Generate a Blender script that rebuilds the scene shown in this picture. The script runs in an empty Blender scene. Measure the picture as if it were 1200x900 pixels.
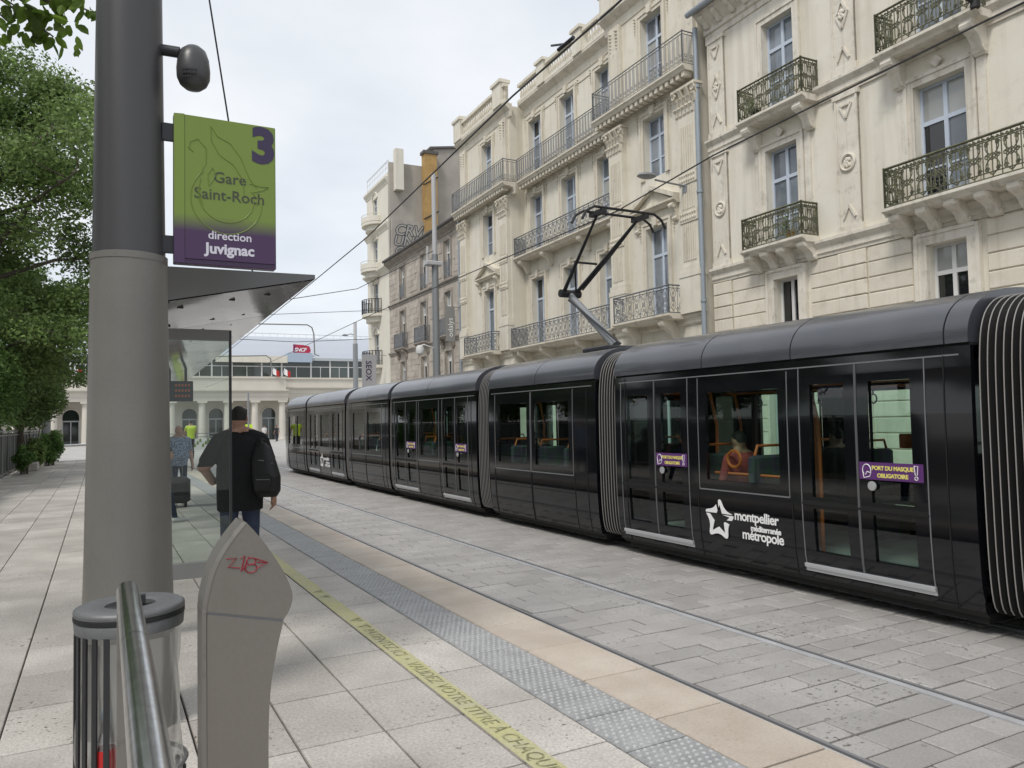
import bpy, math, random
import numpy as np
from mathutils import Vector, Matrix
random.seed(7); rng = np.random.default_rng(7)
R = math.radians
scene = bpy.context.scene

# ------------------------------------------------------------------ camera
cam_data = bpy.data.cameras.new('camera'); cam = bpy.data.objects.new('camera', cam_data)
scene.collection.objects.link(cam); scene.camera = cam
cam_data.sensor_width = 36.0; cam_data.lens = 36.0 * 901 / 1200
cam_data.clip_start = 0.05; cam_data.clip_end = 4000
YAW, PITCH, ROLL = R(28.2), R(2.6), R(1.2)
fw = Vector((math.sin(YAW)*math.cos(PITCH), math.cos(YAW)*math.cos(PITCH), math.sin(PITCH)))
rt = Vector((math.cos(YAW), -math.sin(YAW), 0)); up = rt.cross(fw)
Rv = rt*math.cos(ROLL) - up*math.sin(ROLL); Uv = up*math.cos(ROLL) + rt*math.sin(ROLL)
mw = Matrix((( Rv.x, Uv.x, -fw.x, 0), (Rv.y, Uv.y, -fw.y, 0), (Rv.z, Uv.z, -fw.z, 1.65), (0, 0, 0, 1)))
cam.matrix_world = mw

# ------------------------------------------------------------------ world: overcast sky
SUN_EL, SUN_AZ = 53.0, 240.0          # azimuth measured clockwise from +Y
world = bpy.data.worlds.new('World'); scene.world = world; world.use_nodes = True
wt = world.node_tree; wn = wt.nodes; wl = wt.links; wn.clear()
wo = wn.new('ShaderNodeOutputWorld'); bg = wn.new('ShaderNodeBackground'); bg.inputs['Strength'].default_value = 0.1
sky = wn.new('ShaderNodeTexSky'); sky.sky_type = 'NISHITA'; sky.sun_disc = False
sky.sun_elevation = R(SUN_EL); sky.sun_rotation = R(SUN_AZ)
tc = wn.new('ShaderNodeTexCoord'); sx = wn.new('ShaderNodeSeparateXYZ'); wl.new(tc.outputs['Generated'], sx.inputs[0])
zb = wn.new('ShaderNodeMath'); zb.operation = 'ABSOLUTE'; wl.new(sx.outputs[2], zb.inputs[0])
za = wn.new('ShaderNodeMath'); za.operation = 'ADD'; za.inputs[1].default_value = 0.22; wl.new(zb.outputs[0], za.inputs[0])
cb = wn.new('ShaderNodeCombineXYZ')
for i in (0, 1):
    d = wn.new('ShaderNodeMath'); d.operation = 'DIVIDE'; wl.new(sx.outputs[i], d.inputs[0]); wl.new(za.outputs[0], d.inputs[1]); wl.new(d.outputs[0], cb.inputs[i])
n1 = wn.new('ShaderNodeTexNoise'); n1.inputs['Scale'].default_value = 1.7; n1.inputs['Detail'].default_value = 7; n1.inputs['Roughness'].default_value = 0.52
wl.new(cb.outputs[0], n1.inputs['Vector'])
r1 = wn.new('ShaderNodeValToRGB'); e = r1.color_ramp.elements
e[0].position = 0.30; e[0].color = (5.35, 5.65, 6.05, 1); e[1].position = 0.66; e[1].color = (6.7, 6.85, 7.05, 1)
wl.new(n1.outputs['Fac'], r1.inputs[0])
n2 = wn.new('ShaderNodeTexNoise'); n2.inputs['Scale'].default_value = 0.9; n2.inputs['Detail'].default_value = 4
wl.new(cb.outputs[0], n2.inputs['Vector'])
r2 = wn.new('ShaderNodeMapRange'); r2.inputs[1].default_value = 0.45; r2.inputs[2].default_value = 0.7; r2.inputs[3].default_value = 0.86; r2.inputs[4].default_value = 1.0
wl.new(n2.outputs['Fac'], r2.inputs[0])
mx = wn.new('ShaderNodeMixRGB'); wl.new(r2.outputs[0], mx.inputs[0]); wl.new(sky.outputs[0], mx.inputs[1]); wl.new(r1.outputs[0], mx.inputs[2])
wl.new(mx.outputs[0], bg.inputs['Color']); wl.new(bg.outputs[0], wo.inputs['Surface'])

# ------------------------------------------------------------------ sun behind the clouds
sun_data = bpy.data.lights.new('sun', 'SUN'); sun_data.energy = 1.5; sun_data.angle = R(14); sun_data.color = (1.0, 0.955, 0.89)
sun = bpy.data.objects.new('sun', sun_data); scene.collection.objects.link(sun)
sd = Vector((math.sin(R(SUN_AZ))*math.cos(R(SUN_EL)), math.cos(R(SUN_AZ))*math.cos(R(SUN_EL)), math.sin(R(SUN_EL))))
sun.rotation_euler = sd.to_track_quat('Z', 'Y').to_euler(); sun.location = (0, 0, 40)
vs = scene.view_settings; vs.view_transform = 'Standard'; vs.look = 'None'; vs.gamma = 1.0; vs.use_curve_mapping = False; vs.exposure = 0.58
scene.render.resolution_x = 1024; scene.render.resolution_y = 768

# ------------------------------------------------------------------ helpers
COL = scene.collection
class MB:
    def __init__(s, off=(0, 0, 0)):
        s.v = []; s.f = []; s.m = []; s.r = []; s.off = off; s.rv = None
    def _f(s, idx, m):
        s.f.append(idx); s.m.append(m); s.r.append(s.rv if s.rv is not None else 0.0)
    def quad(s, a, b, c, d, m=0):
        n = len(s.v); s.v += [a, b, c, d]; s._f((n, n+1, n+2, n+3), m)
    def poly(s, pts, m=0):
        n = len(s.v); s.v += list(pts); s._f(tuple(range(n, n+len(pts))), m)
    def box(s, x0, x1, y0, y1, z0, z1, m=0):
        n = len(s.v)
        s.v += [(x0,y0,z0),(x1,y0,z0),(x1,y1,z0),(x0,y1,z0),(x0,y0,z1),(x1,y0,z1),(x1,y1,z1),(x0,y1,z1)]
        for f in ((0,3,2,1),(4,5,6,7),(0,1,5,4),(1,2,6,5),(2,3,7,6),(3,0,4,7)): s._f(tuple(n+i for i in f), m)
    def slab(s, x0, x1, y0, y1, zt, th, ch=0.006, m=0):
        n = len(s.v)
        s.v += [(x0,y0,zt-th),(x1,y0,zt-th),(x1,y1,zt-th),(x0,y1,zt-th),(x0,y0,zt-ch),(x1,y0,zt-ch),(x1,y1,zt-ch),(x0,y1,zt-ch),
                (x0+ch,y0+ch,zt),(x1-ch,y0+ch,zt),(x1-ch,y1-ch,zt),(x0+ch,y1-ch,zt)]
        for f in ((8,9,10,11),(4,5,9,8),(5,6,10,9),(6,7,11,10),(7,4,8,11),(0,1,5,4),(1,2,6,5),(2,3,7,6),(3,0,4,7)): s._f(tuple(n+i for i in f), m)
    def cbox(s, x0, x1, y0, y1, z0, z1, c=0.01, m=0):
        n = len(s.v); P = []
        for zz, ins in ((z0, c), (z0+c, 0), (z1-c, 0), (z1, c)):
            P += [(x0+ins,y0+ins,zz),(x1-ins,y0+ins,zz),(x1-ins,y1-ins,zz),(x0+ins,y1-ins,zz)]
        s.v += P
        for k in range(3):
            for i in range(4):
                j = (i+1) % 4; s._f((n+4*k+i, n+4*k+j, n+4*k+4+j, n+4*k+4+i), m)
        s._f((n+3, n+2, n+1, n), m); s._f((n+12, n+13, n+14, n+15), m)
    def ring(s, c, u, w, r, n, ru=1.0):
        b = len(s.v)
        for i in range(n):
            a = 2*math.pi*i/n; ca = math.cos(a)*r*ru; sa = math.sin(a)*r
            s.v.append((c[0]+u[0]*ca+w[0]*sa, c[1]+u[1]*ca+w[1]*sa, c[2]+u[2]*ca+w[2]*sa))
        return b
    def join(s, a, b, n, m=0, close=True):
        for i in range(n if close else n-1):
            j = (i+1) % n; s._f((a+i, a+j, b+j, b+i), m)
    def tube(s, pts, r, n=8, m=0, caps=True, closed=False):
        pts = [Vector(p) for p in pts]; k = len(pts); rs = r if isinstance(r, (list, tuple)) else [r]*k
        prev = None; rings = []
        for i in range(k):
            if closed: t = pts[(i+1) % k] - pts[i-1]
            else: t = pts[min(i+1, k-1)] - pts[max(i-1, 0)]
            if t.length < 1e-9: t = Vector((0, 0, 1))
            t.normalize()
            if prev is None:
                a = Vector((0, 0, 1)) if abs(t.z) < 0.9 else Vector((1, 0, 0))
                u = t.cross(a).normalized()
            else:
                u = prev - t*prev.dot(t)
                u = u.normalized() if u.length > 1e-6 else t.orthogonal().normalized()
            prev = u; w = t.cross(u)
            rings.append(s.ring(pts[i], u, w, rs[i], n))
        for a, b in zip(rings, rings[1:]): s.join(a, b, n, m)
        if closed: s.join(rings[-1], rings[0], n, m)
        elif caps:
            s._f(tuple(rings[0]+i for i in reversed(range(n))), m); s._f(tuple(rings[-1]+i for i in range(n)), m)
    def cyl(s, p0, p1, r0, r1=None, n=16, m=0, caps=True):
        s.tube([p0, p1], [r0, r0 if r1 is None else r1], n, m, caps)
    def lathe(s, prof, cx=0, cy=0, n=24, m=0, cap=True, sx=1.0, sy=1.0):
        rings = []
        for (r, z) in prof:
            b = len(s.v)
            for i in range(n):
                a = 2*math.pi*i/n; s.v.append((cx+r*sx*math.cos(a), cy+r*sy*math.sin(a), z))
            rings.append(b)
        for a, b in zip(rings, rings[1:]): s.join(a, b, n, m)
        if cap:
            s._f(tuple(rings[0]+i for i in reversed(range(n))), m); s._f(tuple(rings[-1]+i for i in range(n)), m)
    def prism(s, poly, axis, a0, a1, m=0):
        # poly: 2-D points; axis 'x': (y,z), 'y': (x,z), 'z': (x,y)
        def P(p, a):
            return (a, p[0], p[1]) if axis == 'x' else (p[0], a, p[1]) if axis == 'y' else (p[0], p[1], a)
        n = len(s.v); k = len(poly)
        s.v += [P(p, a0) for p in poly] + [P(p, a1) for p in poly]
        for i in range(k):
            j = (i+1) % k; s._f((n+i, n+j, n+k+j, n+k+i), m)
        s._f(tuple(n+i for i in reversed(range(k))), m); s._f(tuple(n+k+i for i in range(k)), m)
    def mesh(s, name, mats, smooth=None):
        me = bpy.data.meshes.new(name)
        ox, oy, oz = s.off
        me.from_pydata([(v[0]-ox, v[1]-oy, v[2]-oz) for v in s.v], [], s.f)
        if not isinstance(mats, (list, tuple)): mats = [mats]
        for mm in mats: me.materials.append(mm)
        if len(mats) > 1: me.polygons.foreach_set('material_index', s.m)
        if any(s.r):
            at = me.attributes.new('rnd', 'FLOAT', 'FACE'); at.data.foreach_set('value', s.r)
        if smooth is not None:
            me.polygons.foreach_set('use_smooth', [True]*len(s.f)); me.update()
            me.set_sharp_from_angle(angle=R(smooth))
        me.update()
        return me
    def build(s, name, mats, parent=None, smooth=None, loc=(0, 0, 0)):
        return link(name, s.mesh(name, mats, smooth), parent, loc)
def link(name, me, parent=None, loc=(0, 0, 0), rot=None, scale=None):
    o = bpy.data.objects.new(name, me); COL.objects.link(o); o.parent = parent; o.location = loc
    if rot is not None: o.rotation_euler = rot
    if scale is not None: o.scale = scale
    return o
def tag(o, label=None, cat=None, group=None, kind=None):
    if label: o['label'] = label
    if cat: o['category'] = cat
    if group: o['group'] = group
    if kind: o['kind'] = kind
    return o
def empty(name, loc, rz=0, label=None, cat=None, group=None):
    o = bpy.data.objects.new(name, None); COL.objects.link(o); o.location = loc; o.rotation_euler = (0, 0, rz)
    o.empty_display_size = 0.2
    return tag(o, label, cat, group)
def copy_tree(o, parent=None):
    c = o.copy(); COL.objects.link(c); c.parent = parent
    for ch in list(o.children): copy_tree(ch, c)
    return c
def text_mesh(txt, size, extrude=0.001, offset=0.0, align='LEFT', shear=0.0, spacing=1.0, line=1.0):
    cu = bpy.data.curves.new('lettering', 'FONT'); cu.body = txt; cu.size = size; cu.extrude = extrude; cu.offset = offset
    cu.align_x = align; cu.align_y = 'BOTTOM_BASELINE'; cu.shear = shear; cu.space_character = spacing; cu.space_line = line; cu.resolution_u = 3
    ob = bpy.data.objects.new('lettering', cu); COL.objects.link(ob)
    dg = bpy.context.evaluated_depsgraph_get(); dg.update()
    me = bpy.data.meshes.new_from_object(ob.evaluated_get(dg)); bpy.data.objects.remove(ob); bpy.data.curves.remove(cu)
    me.materials.clear()
    return me
def lettering(txt, size, mtx, mat, parent, name='lettering', **kw):
    """mtx maps text plane (x right, y up, z out of the face) to parent space"""
    me = text_mesh(txt, size, **kw); me.transform(mtx); me.materials.append(mat)
    return link(name, me, parent)
def frame_mtx(o, xdir, ydir):
    x = Vector(xdir).normalized(); y = Vector(ydir).normalized(); z = x.cross(y)
    return Matrix(((x.x, y.x, z.x, o[0]), (x.y, y.y, z.y, o[1]), (x.z, y.z, z.z, o[2]), (0, 0, 0, 1)))

# ------------------------------------------------------------------ materials
def mat(name, col, rough=0.6, metal=0.0, spec=0.5, col2=None, nscale=4.0, nlo=0.4, nhi=0.65, rnd=0.0, bump=None, coat=0.0,
        pits=None, spots=None, streak=None, emit=None, fine=0.0, trans=None, dirt=None):
    m = bpy.data.materials.new(name); m.use_nodes = True; nt = m.node_tree; N = nt.nodes; L = nt.links
    b = N['Principled BSDF']; b.inputs['Roughness'].default_value = rough; b.inputs['Metallic'].default_value = metal
    b.inputs['Specular IOR Level'].default_value = spec; b.inputs['Coat Weight'].default_value = coat; b.inputs['Coat Roughness'].default_value = 0.05
    geo = N.new('ShaderNodeNewGeometry'); pos = geo.outputs['Position']
    rgb = N.new('ShaderNodeRGB'); rgb.outputs[0].default_value = (*col, 1); cur = rgb.outputs[0]
    def noise(scale, detail=5, rough_=0.55, vec=None):
        n = N.new('ShaderNodeTexNoise'); n.inputs['Scale'].default_value = scale; n.inputs['Detail'].default_value = detail; n.inputs['Roughness'].default_value = rough_
        L.new(vec or pos, n.inputs['Vector']); return n.outputs['Fac']
    def rng_(val, a, b_, c, d):
        r = N.new('ShaderNodeMapRange'); r.inputs[1].default_value = a; r.inputs[2].default_value = b_; r.inputs[3].default_value = c; r.inputs[4].default_value = d
        L.new(val, r.inputs[0]); return r.outputs[0]
    def mix(fac, a, c2, mode='MIX'):
        x = N.new('ShaderNodeMixRGB'); x.blend_type = mode
        if isinstance(fac, float): x.inputs[0].default_value = fac
        else: L.new(fac, x.inputs[0])
        L.new(a, x.inputs[1])
        if isinstance(c2, tuple): x.inputs[2].default_value = (*c2, 1)
        else: L.new(c2, x.inputs[2])
        return x.outputs[0]
    def grey(val):
        c = N.new('ShaderNodeCombineColor'); [L.new(val, c.inputs[i]) for i in range(3)]; return c.outputs[0]
    if col2: cur = mix(rng_(noise(nscale), nlo, nhi, 0, 1), cur, col2)
    if fine: cur = mix(1.0, cur, grey(rng_(noise(60, 4, 0.7), 0.25, 0.75, 1-fine, 1+fine)), 'MULTIPLY')
    if streak:
        mp = N.new('ShaderNodeMapping'); mp.inputs['Scale'].default_value = (streak[0], streak[0], streak[0]*0.06); L.new(pos, mp.inputs['Vector'])
        f = rng_(noise(1.0, 5, 0.6, mp.outputs[0]), 0.52, 0.75, 0, streak[1]); cur = mix(f, cur, streak[2])
    if dirt:
        f = rng_(noise(dirt[0], 6, 0.62), 0.55, 0.72, 0, dirt[1]); cur = mix(f, cur, dirt[2])
    if pits:
        mk = rng_(noise(1.3, 3), 0.5, 0.64, 0, 1); pt = rng_(noise(pits[0], 3, 0.6), 0.60, 0.66, 0, pits[1])
        mu = N.new('ShaderNodeMath'); mu.operation = 'MULTIPLY'; L.new(mk, mu.inputs[0]); L.new(pt, mu.inputs[1])
        cur = mix(mu.outputs[0], cur, pits[2])
    if spots:
        vo = N.new('ShaderNodeTexVoronoi'); vo.inputs['Scale'].default_value = spots[0]; L.new(pos, vo.inputs['Vector'])
        sc_ = N.new('ShaderNodeSeparateColor'); L.new(vo.outputs['Color'], sc_.inputs[0])
        a1 = rng_(vo.outputs['Distance'], spots[1]*0.6, spots[1], 1, 0); a2 = rng_(sc_.outputs[0], 0.62, 0.66, 0, spots[2])
        mu2 = N.new('ShaderNodeMath'); mu2.operation = 'MULTIPLY'; L.new(a1, mu2.inputs[0]); L.new(a2, mu2.inputs[1]); cur = mix(mu2.outputs[0], cur, spots[3])
    if rnd:
        oi = N.new('ShaderNodeObjectInfo'); at = N.new('ShaderNodeAttribute'); at.attribute_name = 'rnd'
        ad = N.new('ShaderNodeMath'); L.new(oi.outputs['Random'], ad.inputs[0]); L.new(at.outputs['Fac'], ad.inputs[1])
        fr = N.new('ShaderNodeMath'); fr.operation = 'FRACT'; L.new(ad.outputs[0], fr.inputs[0])
        cur = mix(1.0, cur, grey(rng_(fr.outputs[0], 0, 1, 1-rnd, 1+rnd)), 'MULTIPLY')
    L.new(cur, b.inputs['Base Color'])
    if bump:
        bn = N.new('ShaderNodeBump'); bn.inputs['Strength'].default_value = bump[1]; bn.inputs['Distance'].default_value = 0.01
        L.new(noise(bump[0], 6, 0.65), bn.inputs['Height']); L.new(bn.outputs[0], b.inputs['Normal'])
    if emit:
        b.inputs['Emission Color'].default_value = (*emit[0], 1); b.inputs['Emission Strength'].default_value = emit[1]
    if trans:
        out = N['Material Output']; tr = N.new('ShaderNodeBsdfTranslucent'); L.new(cur, tr.inputs['Color'])
        ms = N.new('ShaderNodeMixShader'); ms.inputs[0].default_value = trans; L.new(b.outputs[0], ms.inputs[1]); L.new(tr.outputs[0], ms.inputs[2]); L.new(ms.outputs[0], out.inputs['Surface'])
    return m
def glass_mat(name, tint, ior=1.5, rough=0.0, extra=0.0):
    m = bpy.data.materials.new(name); m.use_nodes = True; nt = m.node_tree; N = nt.nodes; L = nt.links; N.clear()
    out = N.new('ShaderNodeOutputMaterial'); tr = N.new('ShaderNodeBsdfTransparent'); tr.inputs[0].default_value = (*tint, 1)
    gl = N.new('ShaderNodeBsdfGlossy'); gl.inputs['Roughness'].default_value = rough; gl.inputs['Color'].default_value = (0.95, 0.97, 0.97, 1)
    geo = N.new('ShaderNodeNewGeometry'); dt = N.new('ShaderNodeVectorMath'); dt.operation = 'DOT_PRODUCT'; L.new(geo.outputs['Normal'], dt.inputs[0]); L.new(geo.outputs['Incoming'], dt.inputs[1])
    ab = N.new('ShaderNodeMath'); ab.operation = 'ABSOLUTE'; L.new(dt.outputs['Value'], ab.inputs[0])
    om = N.new('ShaderNodeMath'); om.operation = 'SUBTRACT'; om.inputs[0].default_value = 1.0; L.new(ab.outputs[0], om.inputs[1]); om.use_clamp = True
    pw = N.new('ShaderNodeMath'); pw.operation = 'POWER'; pw.inputs[1].default_value = 5.0; L.new(om.outputs[0], pw.inputs[0])
    f0 = ((ior-1)/(ior+1))**2+extra
    ad = N.new('ShaderNodeMath'); ad.operation = 'MULTIPLY_ADD'; ad.inputs[1].default_value = 1-f0; ad.inputs[2].default_value = f0; L.new(pw.outputs[0], ad.inputs[0])
    ms = N.new('ShaderNodeMixShader'); L.new(ad.outputs[0], ms.inputs[0]); L.new(tr.outputs[0], ms.inputs[1]); L.new(gl.outputs[0], ms.inputs[2])
    L.new(ms.outputs[0], out.inputs['Surface'])
    return m
M = {}
M['slab'] = mat('platform_stone', (0.395, 0.368, 0.338), 0.78, col2=(0.49, 0.462, 0.425), nscale=1.4, spots=(5.5, 0.10, 0.55, (0.20, 0.185, 0.17)), rnd=0.12, bump=(42, 0.6), pits=(26, 0.95, (0.07, 0.062, 0.055)), fine=0.34, dirt=(3.0, 0.35, (0.33, 0.315, 0.295)))
M['tan'] = mat('tan_stone', (0.45, 0.385, 0.32), 0.65, col2=(0.52, 0.46, 0.39), nscale=2.2, rnd=0.10, bump=(30, 0.12), fine=0.14, pits=(40, 0.6, (0.25, 0.2, 0.15)), dirt=(2.5, 0.3, (0.42, 0.37, 0.31)))
M['tactile'] = mat('tactile_stone', (0.27, 0.272, 0.275), 0.6, col2=(0.35, 0.352, 0.355), nscale=6, rnd=0.08, bump=(60, 0.4), fine=0.28)
M['stud'] = mat('worn_stud', (0.44, 0.44, 0.44), 0.5, fine=0.25, dirt=(2, 0.7, (0.30, 0.30, 0.30)))
M['mortar'] = mat('joint_mortar', (0.045, 0.042, 0.04), 0.95, fine=0.2)
M['paver'] = mat('road_paver_stone', (0.325, 0.31, 0.298), 0.62, col2=(0.39, 0.375, 0.36), nscale=1.3, spots=(4.5, 0.12, 0.6, (0.17, 0.16, 0.15)), rnd=0.09, bump=(35, 0.4), pits=(24, 0.9, (0.09, 0.08, 0.07)), fine=0.18, dirt=(0.9, 0.45, (0.29, 0.275, 0.26)))
M['asphalt'] = mat('plaza_ground', (0.36, 0.345, 0.33), 0.8, col2=(0.43, 0.42, 0.40), nscale=0.6, fine=0.12)
M['rail'] = mat('rail_steel', (0.68, 0.69, 0.71), 0.33, metal=0.35, col2=(0.56, 0.56, 0.57), nscale=3)
M['raillip'] = mat('rail_lip', (0.24, 0.24, 0.25), 0.5, metal=0.2)
M['raildark'] = mat('rail_groove', (0.03, 0.03, 0.032), 0.7)
M['yellow'] = mat('yellow_strip', (0.45, 0.43, 0.22), 0.75, col2=(0.42, 0.405, 0.26), nscale=5, fine=0.22, dirt=(11, 0.8, (0.45, 0.43, 0.35)), pits=(30, 0.7, (0.30, 0.29, 0.22)))
M['striptext'] = mat('strip_lettering', (0.17, 0.17, 0.09), 0.75, col2=(0.33, 0.32, 0.17), nscale=22, nlo=0.45, nhi=0.55)
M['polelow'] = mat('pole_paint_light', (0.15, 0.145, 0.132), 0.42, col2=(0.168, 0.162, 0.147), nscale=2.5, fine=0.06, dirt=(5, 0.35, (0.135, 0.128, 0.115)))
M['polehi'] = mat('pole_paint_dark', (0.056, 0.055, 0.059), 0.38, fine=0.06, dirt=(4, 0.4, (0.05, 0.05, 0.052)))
M['darkmetal'] = mat('dark_metal', (0.035, 0.036, 0.04), 0.45, metal=0.3)
M['midmetal'] = mat('grey_paint_metal', (0.20, 0.20, 0.195), 0.5, fine=0.05)
M['steel'] = mat('stainless_tube', (0.63, 0.63, 0.63), 0.2, metal=1.0, col2=(0.5, 0.5, 0.5), nscale=30, bump=(160, 0.04))
M['bollard'] = mat('validator_paint', (0.225, 0.21, 0.19), 0.32, metal=0.45, streak=(11, 0.35, (0.205, 0.188, 0.162)), fine=0.05, bump=(90, 0.04), dirt=(5, 0.25, (0.21, 0.195, 0.17)))
M['bollard_edge'] = mat('validator_edge', (0.20, 0.19, 0.175), 0.5, metal=0.4, dirt=(14, 0.5, (0.10, 0.09, 0.08)))
M['red'] = mat('red_marker', (0.24, 0.022, 0.035), 0.55)
M['binlid'] = mat('bin_lid_metal', (0.15, 0.153, 0.158), 0.5, metal=0.3, fine=0.12, dirt=(9, 0.4, (0.09, 0.09, 0.088)))
M['black'] = mat('black_rubber', (0.012, 0.012, 0.013), 0.6)
M['bag'] = glass_mat('clear_bag', (0.80, 0.80, 0.80), 1.35, 0.35, 0.22)
M['bottle_red'] = mat('red_bottle_label', (0.5, 0.02, 0.02), 0.35)
M['bottle_blue'] = mat('bottle_cap_blue', (0.35, 0.5, 0.62), 0.3)
M['green_'] = mat('sign_green', (0.27, 0.36, 0.035), 0.38)
M['greenface'] = mat('sign_green_face', (0.25, 0.34, 0.05), 0.25)
M['purple'] = mat('sign_purple', (0.065, 0.028, 0.085), 0.35)
M['ornament'] = mat('sign_ornament', (0.175, 0.245, 0.045), 0.4)
M['signtext'] = mat('sign_text_grey', (0.045, 0.055, 0.03), 0.4)
M['digit'] = mat('sign_digit', (0.035, 0.02, 0.065), 0.4)
M['white'] = mat('white_print', (0.78, 0.78, 0.78), 0.5)
M['lilac'] = mat('lilac_print', (0.62, 0.60, 0.68), 0.5)
M['canopy'] = mat('canopy_fascia', (0.14, 0.14, 0.142), 0.4, metal=0.2)
M['canopy_under'] = mat('canopy_soffit', (0.60, 0.605, 0.61), 0.10, metal=0.8, col2=(0.62, 0.62, 0.62), nscale=1.2, bump=(1.5, 0.25))
M['shelterglass'] = glass_mat('shelter_glass', (0.84, 0.88, 0.86), 1.4, 0.0, 0.0)
M['led'] = mat('led_orange', (0.25, 0.05, 0.01), 0.4, emit=((1.0, 0.32, 0.08), 0.05))
# tram
M['tram'] = mat('tram_black_paint', (0.0045, 0.005, 0.0065), 0.07, spec=0.6, fine=0.05, dirt=(1.4, 0.3, (0.014, 0.0135, 0.013)))
M['tramroof'] = mat('tram_roof_sheen_tint', (0.05, 0.053, 0.064), 0.28, spec=0.65, coat=0.35, col2=(0.062, 0.065, 0.076), nscale=1.2, bump=(3, 0.02))  # base colour lightened to carry the bluish-grey reflection on the roof
M['tramgrey'] = mat('tram_grey_trim', (0.22, 0.225, 0.235), 0.35, metal=0.4)
M['seamgrey'] = mat('door_rubber_grey', (0.09, 0.092, 0.096), 0.5)
M['tramsill'] = mat('tram_door_sill', (0.62, 0.63, 0.65), 0.3, metal=0.6)
M['seam'] = mat('tram_seam', (0.004, 0.004, 0.004), 0.8)
M['tramglass'] = glass_mat('tram_glass', (0.66, 0.82, 0.75), 1.6, 0.0, 0.01)
M['bellow'] = mat('bellows_rubber', (0.006, 0.006, 0.006), 0.65, spec=0.25)
M['rib'] = mat('bellows_rib', (0.26, 0.25, 0.24), 0.5)
M['chassis'] = mat('tram_chassis', (0.012, 0.012, 0.012), 0.8)
M['orange'] = mat('handrail_orange', (0.55, 0.13, 0.025), 0.4)
M['seatfab'] = mat('seat_fabric', (0.035, 0.06, 0.045), 0.9, col2=(0.06, 0.03, 0.08), nscale=10)
M['interior'] = mat('tram_interior_panel', (0.5, 0.55, 0.52), 0.6)
M['interfloor'] = mat('tram_floor', (0.22, 0.24, 0.23), 0.7)
M['sticker'] = mat('purple_sticker', (0.10, 0.028, 0.15), 0.45)
M['stickeryellow'] = mat('sticker_yellow', (0.75, 0.66, 0.18), 0.5)
M['pvalid'] = mat('ticket_machine_purple', (0.06, 0.03, 0.11), 0.45)
# buildings
M['cream'] = mat('cream_render', (0.70, 0.66, 0.565), 0.88, col2=(0.745, 0.71, 0.625), nscale=0.8, streak=(2.2, 0.55, (0.47, 0.42, 0.34)), fine=0.07, bump=(25, 0.2), dirt=(2.0, 0.55, (0.55, 0.51, 0.43)))
M['creamtrim'] = mat('cream_stone_trim', (0.66, 0.615, 0.53), 0.85, col2=(0.72, 0.68, 0.60), nscale=3, streak=(5, 0.65, (0.34, 0.30, 0.24)), fine=0.1, bump=(30, 0.35), dirt=(4, 0.55, (0.33, 0.295, 0.24)))
M['block'] = mat('rusticated_stone', (0.66, 0.605, 0.51), 0.88, col2=(0.71, 0.66, 0.565), nscale=2, rnd=0.05, streak=(4, 0.5, (0.44, 0.385, 0.30)), dirt=(3, 0.45, (0.47, 0.42, 0.34)), fine=0.08, bump=(25, 0.2))
M['bstone'] = mat('pale_limestone', (0.65, 0.61, 0.515), 0.86, col2=(0.70, 0.665, 0.575), nscale=0.9, streak=(2.5, 0.6, (0.42, 0.38, 0.31)), dirt=(2.4, 0.4, (0.50, 0.46, 0.39)), fine=0.07, bump=(22, 0.15))
M['btrim'] = mat('carved_limestone', (0.62, 0.57, 0.475), 0.86, col2=(0.68, 0.635, 0.54), nscale=2.5, streak=(4, 0.65, (0.33, 0.295, 0.24)), fine=0.12, bump=(28, 0.45), dirt=(5, 0.5, (0.31, 0.28, 0.23)))
M['gstone'] = mat('grey_rubble_stone', (0.46, 0.415, 0.36), 0.92, col2=(0.35, 0.31, 0.27), nscale=1.6, nlo=0.38, nhi=0.66, streak=(3, 0.5, (0.20, 0.175, 0.155)), fine=0.16, bump=(14, 0.5), rnd=0.10, dirt=(3.5, 0.4, (0.43, 0.385, 0.335)))
M['gtrim'] = mat('grey_stone_trim', (0.26, 0.23, 0.20), 0.9, col2=(0.36, 0.325, 0.28), nscale=3, streak=(5, 0.6, (0.12, 0.105, 0.095)), fine=0.1)
M['tower'] = mat('offwhite_stone', (0.64, 0.61, 0.53), 0.88, col2=(0.68, 0.65, 0.57), nscale=1, streak=(3, 0.3, (0.48, 0.45, 0.38)), fine=0.04)
M['party'] = mat('party_wall_render', (0.34, 0.315, 0.28), 0.95, col2=(0.42, 0.39, 0.345), nscale=0.8, streak=(1.5, 0.5, (0.26, 0.24, 0.21)), fine=0.1)
M['ochre'] = mat('ochre_chimney', (0.43, 0.275, 0.105), 0.9, col2=(0.36, 0.23, 0.09), nscale=2, dirt=(3, 0.5, (0.20, 0.12, 0.05)), fine=0.08)
M['roofdark'] = mat('roof_edge_dark', (0.10, 0.095, 0.09), 0.8)
M['zinc'] = mat('zinc_gutter', (0.30, 0.33, 0.36), 0.45, metal=0.5)
M['pipe'] = mat('downpipe_zinc', (0.30, 0.34, 0.38), 0.5, metal=0.3)
M['iron_a'] = mat('mossy_ironwork', (0.085, 0.085, 0.055), 0.75, col2=(0.15, 0.15, 0.085), nscale=9, fine=0.2)
M['iron_b'] = mat('grey_ironwork', (0.155, 0.165, 0.18), 0.6, col2=(0.20, 0.21, 0.225), nscale=7)
M['winframe'] = mat('window_paint_pale_blue', (0.50, 0.56, 0.65), 0.5)
M['winwhite'] = mat('window_paint_white', (0.66, 0.66, 0.65), 0.5)
M['wingrey'] = mat('window_paint_grey', (0.42, 0.45, 0.47), 0.5)
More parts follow.
